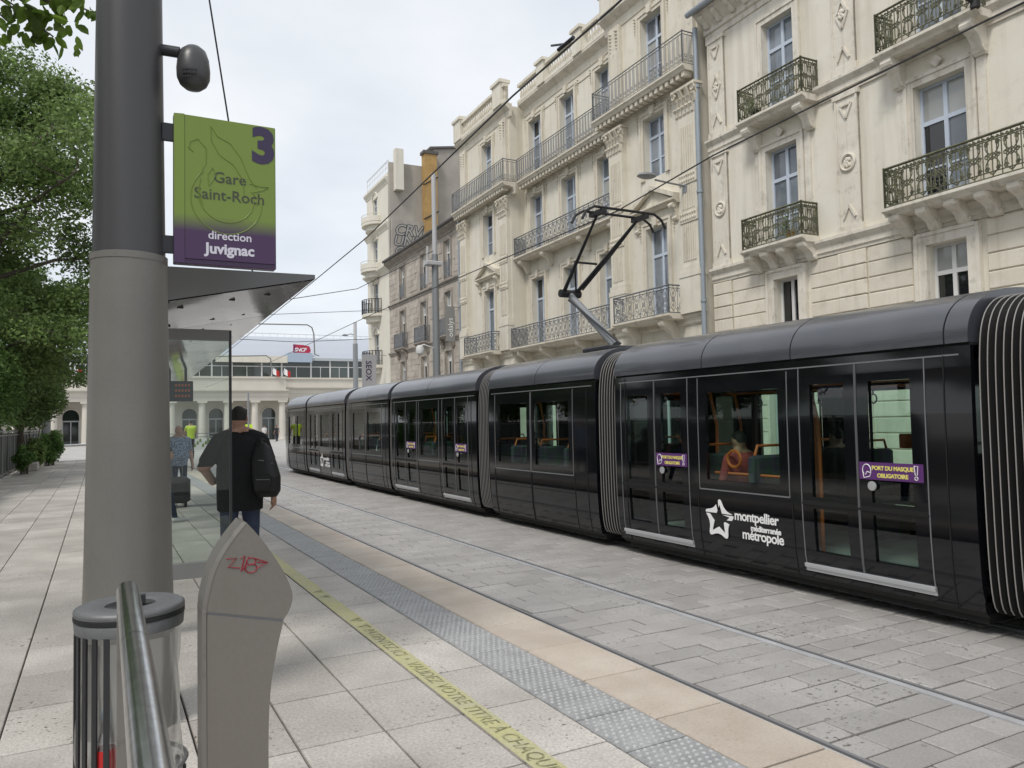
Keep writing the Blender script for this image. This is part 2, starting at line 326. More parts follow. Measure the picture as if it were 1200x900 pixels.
M['pane'] = mat('window_pane', (0.12, 0.145, 0.175), 0.03, spec=1.0, rnd=0.35, col2=(0.24, 0.265, 0.30), nscale=0.7)  # grey-blue base stands in for reflected sky and curtains
M['panedark'] = mat('window_pane_dark', (0.012, 0.014, 0.015), 0.03, spec=0.8)
M['pane_light'] = mat('window_pane_curtained', (0.36, 0.37, 0.36), 0.05, spec=0.7, rnd=0.08)
M['shutter'] = mat('roller_shutter', (0.60, 0.58, 0.53), 0.7)
M['stationwhite'] = mat('station_stone', (0.55, 0.52, 0.46), 0.85, col2=(0.60, 0.57, 0.505), nscale=0.4, streak=(1.2, 0.35, (0.50, 0.46, 0.38)))
M['stationroof'] = mat('station_metal_roof', (0.40, 0.43, 0.48), 0.55, metal=0.0)
M['stationglass'] = mat('station_glass', (0.045, 0.06, 0.055), 0.05, spec=0.8, rnd=0.5)
M['boxblue'] = mat('pale_blue_box', (0.36, 0.44, 0.54), 0.5)
M['sncfred'] = mat('sign_crimson', (0.42, 0.02, 0.06), 0.4)
M['sncfplum'] = mat('sign_plum', (0.16, 0.02, 0.09), 0.4)
M['wire'] = mat('wire_dark', (0.03, 0.03, 0.032), 0.6)
M['mast'] = mat('mast_galvanised', (0.24, 0.25, 0.26), 0.5, metal=0.3)
M['masttop'] = mat('mast_pale_top', (0.46, 0.46, 0.47), 0.5)
M['amber'] = mat('amber_lens', (0.75, 0.42, 0.02), 0.3, emit=((1.0, 0.55, 0.04), 0.6))
M['banner'] = mat('banner_grey', (0.24, 0.24, 0.235), 0.7)
M['bannerpale'] = mat('banner_pale', (0.40, 0.40, 0.42), 0.7)
# vegetation
def leafmat(name, a, b_, tr=0.42): return mat(name, a, 0.55, spec=0.35, col2=b_, nscale=0.9, rnd=0.45, trans=tr)
M['leaf1'] = leafmat('leaf_mid_green', (0.165, 0.25, 0.075), (0.225, 0.32, 0.105))
M['leaf2'] = leafmat('leaf_dark_green', (0.11, 0.175, 0.055), (0.16, 0.235, 0.08))
M['leaf3'] = leafmat('leaf_fresh_green', (0.14, 0.22, 0.035), (0.05, 0.09, 0.025), 0.55)
M['leaf4'] = leafmat('leaf_shrub_green', (0.12, 0.22, 0.06), (0.17, 0.27, 0.085))
M['graffwhite'] = mat('graffiti_pale', (0.36, 0.35, 0.335), 0.8, dirt=(3, 0.6, (0.28, 0.26, 0.24)))
M['wornblack'] = mat('graffiti_black', (0.08, 0.078, 0.08), 0.85, dirt=(3, 0.6, (0.16, 0.15, 0.14)))
M['dry'] = mat('dry_fronds', (0.30, 0.19, 0.10), 0.9, col2=(0.2, 0.12, 0.07), nscale=8)
M['bark'] = mat('bark', (0.10, 0.085, 0.07), 0.95, col2=(0.15, 0.13, 0.11), nscale=10, bump=(20, 0.6))
M['fence'] = mat('fence_panel_grey_green', (0.075, 0.085, 0.08), 0.6)
M['fencebar'] = mat('fence_bar', (0.26, 0.265, 0.255), 0.5, metal=0.3)
M['soil'] = mat('soil', (0.07, 0.055, 0.04), 0.95, fine=0.3)
# people
M['skin'] = mat('skin', (0.34, 0.19, 0.135), 0.55)
M['skin2'] = mat('skin_light', (0.48, 0.30, 0.23), 0.55)
M['hair'] = mat('hair_dark', (0.010, 0.009, 0.008), 0.75, bump=(200, 0.5))
M['tee'] = mat('black_cotton', (0.0095, 0.010, 0.011), 0.85, bump=(7, 1.0), spec=0.3)
M['pack'] = mat('backpack_nylon', (0.006, 0.006, 0.007), 0.6, bump=(40, 0.4))
M['jeans'] = mat('dark_denim', (0.022, 0.032, 0.062), 0.85, col2=(0.035, 0.05, 0.09), nscale=7, fine=0.15, bump=(9, 0.9))
M['shoe'] = mat('white_shoe', (0.55, 0.55, 0.55), 0.6)
M['plaid'] = mat('plaid_shirt', (0.34, 0.42, 0.52), 0.8, col2=(0.14, 0.18, 0.30), nscale=38, nlo=0.47, nhi=0.53)
M['hivis'] = mat('hivis_yellow', (0.55, 0.75, 0.05), 0.6, emit=((0.5, 0.9, 0.05), 0.0))
M['cloth_dark'] = mat('dark_cloth', (0.03, 0.03, 0.035), 0.85)
M['cloth_blue'] = mat('light_blue_cloth', (0.34, 0.52, 0.58), 0.8)
M['cloth_white'] = mat('white_cloth', (0.55, 0.55, 0.55), 0.85)
M['cloth_red'] = mat('red_cloth', (0.30, 0.05, 0.05), 0.85)
M['luggage'] = mat('grey_luggage', (0.05, 0.052, 0.055), 0.6)

# ================================================================== SETTING
STREET = -0.28
mb = MB(); mb.quad((-900, -600, -0.34), (900, -600, -0.34), (900, 1500, -0.34), (-900, 1500, -0.34))
tag(mb.build('ground', M['asphalt']), kind='structure')
mb = MB(); mb.quad((-60, 46.2, STREET), (80, 46.2, STREET), (80, 110, STREET), (-60, 110, STREET))
tag(mb.build('plaza', M['asphalt']), kind='structure')
# road bed under the pavers (joints show through)
mb = MB(); mb.box(3.1, 11.0, -6, 46.2, -0.36, STREET-0.026)
road = tag(mb.build('road', M['mortar']), kind='structure')
mb = MB(); mb.box(-12, 3.155, -8, 46, -0.335, -0.022)
platform = tag(mb.build('platform', M['mortar']), kind='structure')

def cam_px(x, y, z):
    d = Vector((x, y, z-1.65)); dz = d.dot(fw)
    if dz < 0.15: return None
    return 600+901*d.dot(Rv)/dz, 450-901*d.dot(Uv)/dz, dz
def place_pieces(pieces, parent, name, stuffname, material, thick, ch, limit=300, pz=0.0025, tilt=0.002):
    """pieces: (x0,x1,y0,y1,ztop); the ones that show largest become objects, the rest one joined part"""
    sc = []
    for p in pieces:
        q = cam_px((p[0]+p[1])/2, (p[2]+p[3])/2, p[4])
        s = -1.0
        if q and -60 < q[0] < 1260 and q[1] < 960:
            a = [cam_px(p[i], p[j], p[4]) for i, j in ((0, 2), (1, 2), (1, 3), (0, 3))]
            if all(a): s = abs(sum(a[i][0]*a[(i+1) % 4][1]-a[(i+1) % 4][0]*a[i][1] for i in range(4)))/2
        sc.append(s)
    order = sorted(range(len(pieces)), key=lambda i: -sc[i]); cache = {}
    rest = MB()
    for k, i in enumerate(order):
        x0, x1, y0, y1, zt = pieces[i]
        dz = random.uniform(-pz, pz)
        if k < limit and sc[i] > 20:
            w = round((x1-x0)/0.04)*0.04; l = round((y1-y0)/0.04)*0.04
            key = (w, l)
            if key not in cache:
                b = MB(); b.slab(-w/2, w/2, -l/2, l/2, 0, thick, ch); cache[key] = b.mesh(name, material)
            tl = tilt*(4 if tilt > 0.005 and random.random() < 0.12 else 1)
            link(name, cache[key], parent, ((x0+x1)/2, (y0+y1)/2, zt+dz), (random.uniform(-tl, tl), random.uniform(-tl, tl), random.uniform(-tilt, tilt)*0.5), ((x1-x0)/w, (y1-y0)/l, 1))
        else:
            rest.rv = random.random(); rest.slab(x0, x1, y0, y1, zt+dz, thick, ch)
    if rest.f: tag(rest.build(stuffname, material, parent), kind='stuff')

# --- road pavers in rows across the track, cut at the rails
RAILS = (3.70, 5.03, 7.10, 8.50)
zones = [(3.20, 3.63), (3.765, 4.965), (5.095, 7.03), (7.17, 8.43), (8.57, 10.95)]
pieces = []; y = -2.0; row = 0
while y < 46:
    d = 0.236; g = 0.008
    for (a, b) in zones:
        x = a - (0.24 if row % 2 else 0.0) - (0.0 if a < 4 else 0.11) + random.uniform(-0.02, 0.02)
        while x < b-0.02:
            w = random.choice((0.465, 0.475, 0.48, 0.49, 0.24 if random.random() < 0.12 else 0.475))
            x0, x1 = max(x, a), min(x+w, b)
            if b - x1 < 0.09: x1 = b
            if x1-x0 > 0.06: pieces.append((x0+g, x1-g, y+g, y+d-g, STREET))
            x = x1 if x1 >= b else x+w
    y += d; row += 1
place_pieces(pieces, road, 'paver', 'far_pavers', M['paver'], 0.04, 0.007, pz=0.004, tilt=0.006)

# --- platform: tan edge stones, tactile tiles with studs, pale slabs
pieces = []; y = -1.62
while y < 45: pieces.append((2.686, 3.165, y+0.009, y+0.711, 0.0)); y += 0.72
place_pieces(pieces, platform, 'edge_stone', 'far_edge_stones', M['tan'], 0.12, 0.008, pz=0.001, tilt=0.001)
# tactile tile mesh with studs
def tactile_mesh(n_st=8):
    b = MB(); b.slab(-0.19, 0.19, -0.2215, 0.2215, 0.0, 0.03, 0.005)
    for i in range(n_st):
        for j in range(10):
            cx = -0.165+0.33*(i+0.5*(j % 2))/(n_st-0.5); cy = -0.2+0.4*j/9
            b.lathe([(0.0125, 0.0), (0.011, 0.0045), (0.007, 0.006)], cx, cy, 6, m=1, cap=True)
    return b.mesh('tactile_tile', [M['tactile'], M['stud']])
tm = tactile_mesh(); y = -1.39; far = MB()
while y < 45:
    if y < 22: link('tactile_tile', tm, platform, (2.484, y+0.2275, random.uniform(-0.001, 0.001)))
    else: far.rv = random.random(); far.slab(2.294, 2.674, y+0.004, y+0.451, 0, 0.03, 0.004)
    y += 0.455
tag(far.build('far_tactile_tiles', M['tactile'], platform), kind='stuff')
pieces = []; cols = [2.288, 1.802, 1.35, 0.895, 0.44, -0.015, -0.47]
for x1, x0 in zip(cols, cols[1:]):
    y = -1.7 + random.choice((0, 0, 0.01))
    while y < 45:
        l = 0.715; pieces.append((x0+0.006, x1-0.006, y+0.008, y+l-0.008, 0.0)); y += l
x1 = -0.47
while x1 > -3.3:
    y = -1.7 + random.random()*0.8; w = 0.55
    while y < 45:
        l = random.choice((0.8, 0.95, 1.1)); pieces.append((x1-w+0.004, x1-0.004, y+0.004, y+l-0.004, 0.0)); y += l
    x1 -= w
place_pieces(pieces, platform, 'slab', 'far_slabs', M['slab'], 0.035, 0.004, pz=0.0012, tilt=0.0012)
# drain grate across the platform
mb = MB(); mb.box(0.2, 2.25, 17.0, 17.35, 0.003, 0.008)
for k in range(40): mb.box(0.22+k*0.051, 0.245+k*0.051, 17.03, 17.32, 0.0085, 0.010, 1)
tag(mb.build('drain_grate', [M['midmetal'], M['raildark']]), 'slotted grey drain grate set across the platform slabs', 'drain')

# --- grooved rails
def rail_bm(x):
    b = MB(); y0, y1 = -6, 46.2
    b.box(x-0.064, x-0.002, y0, y1, -0.33, STREET+0.002)            # running head
    b.box(x+0.036, x+0.062, y0, y1, -0.33, STREET-0.001, 2)         # groove lip
    b.box(x-0.0019, x+0.0359, y0, y1, -0.33, STREET-0.03, 1)        # groove
    return b
labs = ['grooved steel rail set along the foot of the platform edge', 'bright grooved steel rail in the open paving before the tram', 'grooved rail under the near side of the black tram', 'grooved rail under the far side of the black tram']
for x, l in zip(RAILS, labs): tag(rail_bm(x).build('tram_rail', [M['rail'], M['raildark'], M['raillip']]), l, 'rail', 'grooved tram rails')

# --- yellow strip with lettering on the platform
st = empty('floor_strip', (1.875, 3.0, 0), 0, 'yellow strip with stencilled lettering along the platform slabs', 'marking')
mb = MB(off=(1.875, 3.0, 0)); mb.quad((1.805, -1.5, 0.0045), (1.945, -1.5, 0.0045), (1.945, 13.0, 0.0045), (1.805, 13.0, 0.0045)); mb.build('strip', M['yellow'], st)
lettering('PATIENTEZ ICI  \u2022  VALIDEZ VOTRE TITRE \u00c0 CHAQUE MONT\u00c9E  \u2022', 0.122, frame_mtx((1.837-1.875, 6.02-3.0, 0.0062), (0, -1, 0), (1, 0, 0)), M['striptext'], st, extrude=0.0004, shear=0.15, spacing=1.0)
for yy in (6.35, 6.12, 7.35, 7.6): mb = MB(off=(1.875, 3.0, 0)); mb.poly([(1.825, yy, 0.0062), (1.925, yy-0.07, 0.0062), (1.925, yy+0.07, 0.0062)]); mb.build('arrow_mark', M['striptext'], st)

# --- far pavement in front of the houses
mb = MB(); mb.box(11.0, 17.5, -12, 46.2, -0.335, -0.16); mb.box(10.85, 11.0, -12, 46.2, -0.335, -0.155)
tag(mb.build('pavement', M['asphalt']), kind='structure')
# planted strip behind the fence on the left
mb = MB(); mb.box(-30, -2.98, -12, 70, -0.33, 0.03)
tag(mb.build('garden_soil', M['soil']), kind='structure')

# ================================================================== BUILDINGS
FA = R(-91.6)
def fpt(lx, ly=0.0, z=0.0):
    """facade frame -> world: lx runs towards the camera, ly into the house, z above the street"""
    return (15.5+math.cos(FA)*lx-math.sin(FA)*ly, 10+math.sin(FA)*lx+math.cos(FA)*ly, STREET+z)
def house(name, lx, label, cat='building'):
    return empty(name, fpt(lx), FA, label, cat)
def wall(b, x0, x1, z0, z1, y, opens, rev=0.25, m=0):
    xs = sorted({x0, x1, *[v for o in opens for v in o[:2] if x0 < v < x1]}); zs = sorted({z0, z1, *[v for o in opens for v in o[2:4] if z0 < v < z1]})
    for a, c in zip(xs, xs[1:]):
        for d, e_ in zip(zs, zs[1:]):
            mx_, mz_ = (a+c)/2, (d+e_)/2
            if any(o[0] < mx_ < o[1] and o[2] < mz_ < o[3] for o in opens): continue
            b.quad((a, y, d), (c, y, d), (c, y, e_), (a, y, e_), m)
    for o in opens:
        a, c, d, e_ = o[:4]; r = y+rev
        b.quad((a, y, d), (a, y, e_), (a, r, e_), (a, r, d), m); b.quad((c, y, d), (c, r, d), (c, r, e_), (c, y, e_), m)
        b.quad((a, y, e_), (c, y, e_), (c, r, e_), (a, r, e_), m); b.quad((a, y, d), (a, r, d), (c, r, d), (c, y, d), m)
_wc = {}
def window(parent, x0, x1, z0, z1, y, fm, pm, rows=(0.30, 0.37, 0.33), cols=2, fr=0.06, off=(0, 0, 0), name='window', pmats=None, sill=None):
    """one casement: the frame is the part, every pane a sub-part"""
    w, h = round(x1-x0, 2), round(z1-z0, 2); key = (w, h, rows, cols, fr, fm.name)
    if key not in _wc:
        b = MB(); b.box(0, fr, -0.035, 0.03, 0, h); b.box(w-fr, w, -0.035, 0.03, 0, h); b.box(fr, w-fr, -0.033, 0.03, 0, fr*1.2); b.box(fr, w-fr, -0.033, 0.03, h-fr, h)
        cw = w/cols
        for i in range(1, cols): b.box(i*cw-0.045, i*cw+0.045, -0.038, 0.028, fr*1.2, h-fr)
        zt = h; panes = []
        for k, rr in enumerate(rows):
            zb_ = zt-rr*h
            if k < len(rows)-1:
                t = 0.045 if k == 0 else 0.018
                for i in range(cols): b.box((i*cw+0.045) if i else fr, ((i+1)*cw-0.045) if i < cols-1 else w-fr, -0.03-0.006*(k == 0), 0.026, zb_-t, zb_+t)
            zt = zb_
        pb = MB(); ph = h*rows[0]
        me = b.mesh(name, fm)
        pms = []; zt = h
        for k, rr in enumerate(rows):
            zb_ = zt-rr*h
            for i in range(cols):
                p = MB(); p.box(i*cw+0.02, (i+1)*cw-0.02, 0.0, 0.008, zb_+0.005, zt-0.005); pms.append(p.mesh('pane', pm))
            zt = zb_
        _wc[key] = (me, pms)
    me, pms = _wc[key]
    o = link(name, me, parent, (x0-off[0], y-off[1], z0-off[2]))
    for k, p in enumerate(pms):
        q = link('pane', p, o)
        pmm = pmats[k] if pmats else pm
        if pmm is not p.materials[0]: q.material_slots[0].link = 'OBJECT'; q.material_slots[0].material = pmm
    if sill:
        b = MB(); b.box(-0.1, w+0.1, -0.35, -0.04, -0.09, -0.005); b.build('sill', sill, o)
    return o
def surround(b, x0, x1, z0, z1, y, t=0.17, d=0.06, m=0, bottom=False):
    b.box(x0-t, x0-0.002, y-d, y+0.05, z0, z1+t, m); b.box(x1+0.002, x1+t, y-d, y+0.05, z0, z1+t, m); b.box(x0-0.002, x1+0.002, y-d+0.002, y+0.05, z1+0.002, z1+t, m)
    b.box(x0-t-0.05, x0-t+0.03, y-d-0.03, y+0.05, z0, z1+t+0.03, m); b.box(x1+t-0.03, x1+t+0.05, y-d-0.03, y+0.05, z0, z1+t+0.03, m)
    b.box(x0-t+0.03, x1+t-0.03, y-d-0.028, y+0.05, z1+t-0.03, z1+t+0.05, m)
def moulding(b, x0, x1, y, z, prof, m=0, ends=True):
    """horizontal moulding: prof = (projection, height above z) list from bottom to top"""
    P = [(y+0.05, z+prof[0][1])]+[(y-p, z+h) for p, h in prof]+[(y+0.05, z+prof[-1][1])]
    b.prism(P, 'x', x0, x1, m)
def strokes_scroll(w, h):
    S = []; n = 16
    for sgn in (1, -1):
        S.append([(w/2+sgn*0.3*w*math.sin(2*math.pi*i/n), 0.06*h+0.88*h*i/n) for i in range(n+1)])
    for cz, r in ((0.27, 0.10), (0.5, 0.17), (0.73, 0.10)):
        S.append([(w/2+r*w*1.1*math.cos(2*math.pi*i/10), h*cz+r*w*1.1*math.sin(2*math.pi*i/10)) for i in range(11)])
    for sgn in (1, -1):   # end curls
        for z0, dz in ((0.12, 1), (0.88, -1)):
            S.append([(w/2+sgn*w*(0.44-0.10*math.cos(a)), h*z0+dz*0.10*w*math.sin(a)*1.6) for a in [k*0.8 for k in range(7)]])
    S.append([(0, 0.02*h), (0, h)])
    return S
def strokes_mossy(w, h):
    S = []; n = 14
    for sgn in (1, -1):
        S.append([(w/2+sgn*0.36*w*abs(math.sin(2.0*math.pi*i/n)), 0.05*h+0.9*h*i/n) for i in range(n+1)])
        for cz in (0.2, 0.5, 0.8):
            S.append([(w/2+sgn*w*0.30+0.13*w*math.cos(a)*(1-a/14), h*cz+0.13*w*math.sin(a)*(1-a/14)) for a in [k*0.85 for k in range(11)]])
    S.append([(w/2, 0.02*h), (w/2, h)]); S.append([(0, 0.02*h), (0, h)]); S.append([(0, 0.88*h), (w, 0.88*h)]); S.append([(0, 0.13*h), (w, 0.13*h)])
    for k in range(4): S.append([(w*(0.06+k*0.25)+0.06*w*math.cos(2*math.pi*i/6), 0.94*h+0.06*w*math.sin(2*math.pi*i/6)) for i in range(7)])
    S.append([(w*0.25, 0.13*h), (w*0.25, 0.88*h)]); S.append([(w*0.75, 0.13*h), (w*0.75, 0.88*h)])
    S.append([(w/2+0.17*w*math.cos(2*math.pi*i/10), h*0.5+0.17*w*math.sin(2*math.pi*i/10)) for i in range(11)])
    return S
def strokes_bars(w, h):
    a, c = 0.22*w, 0.78*w
    return [[(a, 0.12*h), (a, 0.92*h), (c, 0.92*h), (c, 0.12*h), (a, 0.12*h)], [(0, 0), (0, h)], [(0, 0.08*h), (w, 0.08*h)],
            [(w/2+0.2*w*math.cos(2*math.pi*i/8), 0.25*h+0.2*w*math.sin(2*math.pi*i/8)) for i in range(9)]]
def railing(b, p0, p1, z0, h, fn, mw_=0.34, r=0.011, m=0):
    """ornate iron railing between two plan points"""
    p0 = Vector(p0); p1 = Vector(p1); L_ = (p1-p0).length; d = (p1-p0)/L_; n = max(1, round(L_/mw_)); w = L_/n
    S = fn(w, h-0.06)
    for k in range(n):
        for s_ in S:
            b.tube([(p0.x+d.x*(k*w+q[0]), p0.y+d.y*(k*w+q[0]), z0+0.03+q[1]) for q in s_], r, 4, m, caps=False)
    for zz, rr in ((z0+0.03, r*1.5), (z0+h, r*2.2), (z0+h-0.09, r*1.1)):
        b.tube([(p0.x, p0.y, zz), (p1.x, p1.y, zz)], rr, 4, m)
    for q in (p0, p1): b.tube([(q.x, q.y, z0), (q.x, q.y, z0+h+0.03)], r*2, 5, m)
def bracket(b, x, y, z, w=0.22, d=0.55, h=0.5, m=0):
    """scrolled console under a balcony: S profile"""
    P = [(y, z), (y-d, z), (y-d, z-h*0.16), (y-d*0.92, z-h*0.30), (y-d*0.62, z-h*0.42), (y-d*0.42, z-h*0.62), (y-d*0.36, z-h*0.85), (y-d*0.18, z-h), (y, z-h*0.98)]
    b.prism(P, 'x', x-w/2, x+w/2, m)
    b.tube([(x-w/2-0.02, y-d*0.86, z-h*0.14), (x+w/2+0.02, y-d*0.86, z-h*0.14)], h*0.15, 8, m)
    b.tube([(x-w/2-0.015, y-d*0.2, z-h*0.82), (x+w/2+0.015, y-d*0.2, z-h*0.82)], h*0.13, 8, m)
def balcony(parent, x0, x1, y, d, zs, h, fn, mats, brk=(), off=(0, 0, 0), th=0.16, mw_=0.34, side=True, label=None, bh=0.5):
    """slab (the part) > railing, bracket"""
    b = MB(off=off)
    moulding(b, x0, x1, y, zs-th, [(d-0.14, 0), (d-0.10, th*0.35), (d-0.03, th*0.5), (d, th*0.62), (d, th)])
    o = b.build('balcony', mats[0], parent)
    b = MB(off=off); yf = y-d+0.07; a, c = x0+0.06, x1-0.06
    rr = 0.0135 if fn is strokes_mossy else 0.012
    railing(b, (a, yf), (c, yf), zs, h, fn, mw_, rr)
    if side:
        railing(b, (a, y), (a, yf), zs, h, fn, mw_, rr); railing(b, (c, y), (c, yf), zs, h, fn, mw_, rr)
    b.build('railing', mats[1], o)
    for x in brk:
        b = MB(off=off); bracket(b, x, y, zs-th, d=d*0.85, h=bh); b.build('bracket', mats[0], o, smooth=40)
    return o

# ---------------------------------------------------------------- house A: cream, right edge of the picture
A0 = -6.72
HA = house('cream_house', A0, 'cream rendered town house with mossy iron balconies, right of the zinc downpipe')
ofA = (A0, 0, 0); SP = (A0, 8.6)
winA = [(-4.52, -3.46), (-0.22, 0.92), (3.9, 5.0)]
opens = []
for a, c in winA: opens += [(a, c, 6.22, 8.88), (a, c, 9.95, 12.30), (a+0.16, c-0.1, 3.75, 5.42)]
opens += [(-4.75, -3.25, 0, 2.95), (-0.5, 1.2, 0, 2.95), (3.6, 5.3, 0, 2.95)]
b = MB(off=ofA); wall(b, A0, 8.6, 0, 13.6, 0, opens, 0.28)
b.quad((A0, 0, 0), (A0, 9, 0), (A0, 9, 13.6), (A0, 0, 13.6)); b.quad((8.6, 0, 0), (8.6, 9, 0), (8.6, 9, 13.6), (8.6, 0, 13.6)); b.quad((A0, 9, 0), (8.6, 9, 0), (8.6, 9, 13.6), (A0, 9, 13.6))
b.build('wall', M['cream'], HA)
b = MB(off=ofA)       # roof with slight pitch and eaves
b.prism([(-0.55, 13.62), (9.2, 13.62), (9.2, 13.75), (4.5, 14.9), (-0.55, 13.75)], 'x', A0-0.02, 8.7); rf = b.build('roof', M['roofdark'], HA)
b = MB(off=ofA); b.tube([(A0-0.1, -0.62, 13.58), (8.7, -0.62, 13.58)], 0.085, 8); b.build('gutter', M['zinc'], rf)
b = MB(off=ofA); moulding(b, A0, 8.6, 0, 12.85, [(0.04, 0), (0.04, 0.15), (0.10, 0.18), (0.10, 0.34), (0.16, 0.40), (0.42, 0.62), (0.5, 0.68), (0.5, 0.75)])
cor = b.build('cornice', M['creamtrim'], HA)
x = A0+0.22
while x < 8.5:
    b = MB(off=ofA); bracket(b, x, -0.1, 13.46, w=0.15, d=0.34, h=0.32); b.build('modillion', M['creamtrim'], cor, smooth=40); x += 0.52
for z, nm in ((5.72, 'string_course'), (9.48, 'string_course')):
    b = MB(off=ofA); moulding(b, A0, 8.6, 0, z, [(0.05, 0), (0.05, 0.07), (0.09, 0.09), (0.09, 0.22), (0.15, 0.28), (0.19, 0.33), (0.19, 0.40)]); b.build(nm, M['creamtrim'], HA)
# rusticated stones below the first string course, kept clear of the openings
xs = [A0+0.02, -6.0, -5.08]; segs = []
rowz = [(0.02+0.355*k, 0.02+0.355*(k+1)) for k in range(16)]
gaps = lambda z: [(-4.75-0.05, -3.25+0.05), (-0.55, 1.25), (3.55, 5.35)] if z < 3.05 else [(-4.72, -3.2), (-0.42, 1.18), (3.7, 5.2)]
cacheb = {}
for z0, z1 in rowz:
    lo = A0+0.02
    for (ga, gb) in gaps(z0)+[(8.6, 8.6)]:
        hi = ga; x = lo
        cuts = [lo]+[c for c in (-5.95, -2.35, -1.55, 2.2, 3.0, 6.3, 7.1) if lo+0.2 < c < hi-0.2]+[hi]
        for a, c in zip(cuts, cuts[1:]):
            if c-a < 0.12: continue
            pr = 0.075 if (a, c) in ((-2.35, -1.55), (2.2, 3.0), (6.3, 7.1)) or (abs(a-lo) < 0.01 and abs(c+5.95) < 0.01) else 0.035
            key = (round(c-a, 3), pr)
            if key not in cacheb:
                q = MB(); w = c-a; g = 0.012; ch = 0.016
                q.v += [(g, 0.01, g), (w-g, 0.01, g), (w-g, 0.01, 0.355-g), (g, 0.01, 0.355-g), (g, -pr+ch, g), (w-g, -pr+ch, g), (w-g, -pr+ch, 0.355-g), (g, -pr+ch, 0.355-g), (g+ch, -pr, g+ch), (w-g-ch, -pr, g+ch), (w-g-ch, -pr, 0.355-g-ch), (g+ch, -pr, 0.355-g-ch)]
                for f in ((8, 9, 10, 11), (4, 5, 9, 8), (5, 6, 10, 9), (6, 7, 11, 10), (7, 4, 8, 11), (0, 1, 5, 4), (1, 2, 6, 5), (2, 3, 7, 6), (3, 0, 4, 7)): q._f(f, 0)
                cacheb[key] = q.mesh('stone_block', M['block'])
            link('stone_block', cacheb[key], HA, (a-A0, 0, z0))
        lo = gb
# pilaster strips with diamond, roundel and chevron ornaments on the two upper floors
def pil_A(x0, x1, z0, z1, kind):
    cx = (x0+x1)/2; w = x1-x0
    b = MB(off=ofA); b.box(x0, x1, -0.06, 0.02, z0, z1); b.box(x0-0.05, x1+0.05, -0.10, 0.02, z0-0.02, z0+0.16); b.box(x0-0.05, x1+0.05, -0.10, 0.02, z1-0.10, z1+0.02)
    t = 0.05
    for (a, c, d, e_) in ((x0, x0+t, z0+0.16, z1-0.1), (x1-t, x1, z0+0.16, z1-0.1)): b.box(a, c, -0.085, 0.02, d, e_)
    o = b.build('pilaster', M['creamtrim'], HA)
    y0, y1 = -0.05, -0.105; hw = w*0.26
    def band(pts, tw=0.05):
        bb = MB(off=ofA)
        for p, q in zip(pts, pts[1:]):
            d = Vector((q[0]-p[0], q[1]-p[1])).normalized(); nx, nz = -d.y*tw/2, d.x*tw/2
            bb.prism([(p[0]+nx, p[1]+nz), (q[0]+nx, q[1]+nz), (q[0]-nx, q[1]-nz), (p[0]-nx, p[1]-nz)], 'y', y0, y1)
        bb.build('relief', M['creamtrim'], o)
    zt, zb_ = z1-0.28, z0+0.34; zm = (z0+z1)/2
    band([(cx-hw, zt), (cx+hw, zt), (cx, zt-0.32), (cx-hw, zt)]); band([(cx-hw, zb_), (cx, zb_+0.30), (cx+hw, zb_)])
    if kind == 'diamond':
        band([(cx, zm-0.34), (cx+hw, zm), (cx, zm+0.34), (cx-hw, zm), (cx, zm-0.34)])
    else:
        bb = MB(off=ofA); bb.tube([(cx+0.19*math.cos(2*math.pi*i/20), -0.08, zm+0.19*math.sin(2*math.pi*i/20)) for i in range(20)], 0.035, 6, closed=True); bb.build('roundel', M['creamtrim'], o, smooth=50)
    bb = MB(off=ofA)
    for k in range(7):
        a = k*0.9; bb.lathe([(0.0, 0), (0.04, 0.01), (0.05, 0.05), (0.03, 0.09), (0.0, 0.1)], cx+0.07*math.cos(a)*(k > 0), -0.07, 6)
        for i in range(len(bb.v)-30, len(bb.v)): v = bb.v[i]; bb.v[i] = (v[0], v[1], v[2]+zm-0.05+0.08*math.sin(a)*(k > 0))
    bb.build('rosette', M['creamtrim'], o, smooth=60)
for x0, x1 in ((A0+0.12, -5.98), (-2.25, -1.62), (2.3, 2.93)):
    pil_A(x0, x1, 6.14, 9.45, 'roundel'); pil_A(x0, x1, 9.92, 12.80, 'diamond')
fa = []
for k, (a, c) in enumerate(winA):
    b = MB(off=ofA)
    surround(b, a, c, 6.22, 8.88, 0); surround(b, a, c, 9.95, 12.30, 0); surround(b, a+0.16, c-0.1, 3.75, 5.42, 0, t=0.22, d=0.09)
    b.box(a-0.42, a-0.24, -0.05, 0.02, 6.2, 9.40); b.box(c+0.24, c+0.42, -0.05, 0.02, 6.2, 9.40)
    cx = (a+c)/2; r = 0.13
    b.prism([(cx-r, 9.24), (cx, 9.24-r), (cx+r, 9.24), (cx, 9.24+r)], 'y', -0.05, -0.10)
    b.build('architrave', M['creamtrim'], HA)
    pl = [M['pane']]*6
    if k == 1: pl = [M['pane_light'], M['pane_light'], M['panedark'], M['pane'], M['panedark'], M['pane']]
    window(HA, a, c, 6.22, 8.88, 0.2, M['winframe'], M['pane'], off=ofA, pmats=pl)
    window(HA, a, c, 9.95, 12.30, 0.2, M['winframe'], M['pane'], off=ofA)
    pl = [M['panedark']]*6
    if k == 1: pl = [M['pane_light'], M['pane_light'], M['panedark'], M['panedark'], M['panedark'], M['panedark']]
    window(HA, a+0.16, c-0.1, 3.75, 5.42, 0.2, M['winwhite'], M['panedark'], rows=(0.36, 0.34, 0.30) if k else (0.98, 0.01, 0.01), off=ofA, pmats=pl)
    window(HA, a-0.2, c+0.2, 0.02, 2.9, 0.22, M['wingrey'], M['panedark'], rows=(0.25, 0.75), off=ofA, name='shop_window')
cA = (M['creamtrim'], M['iron_a'])
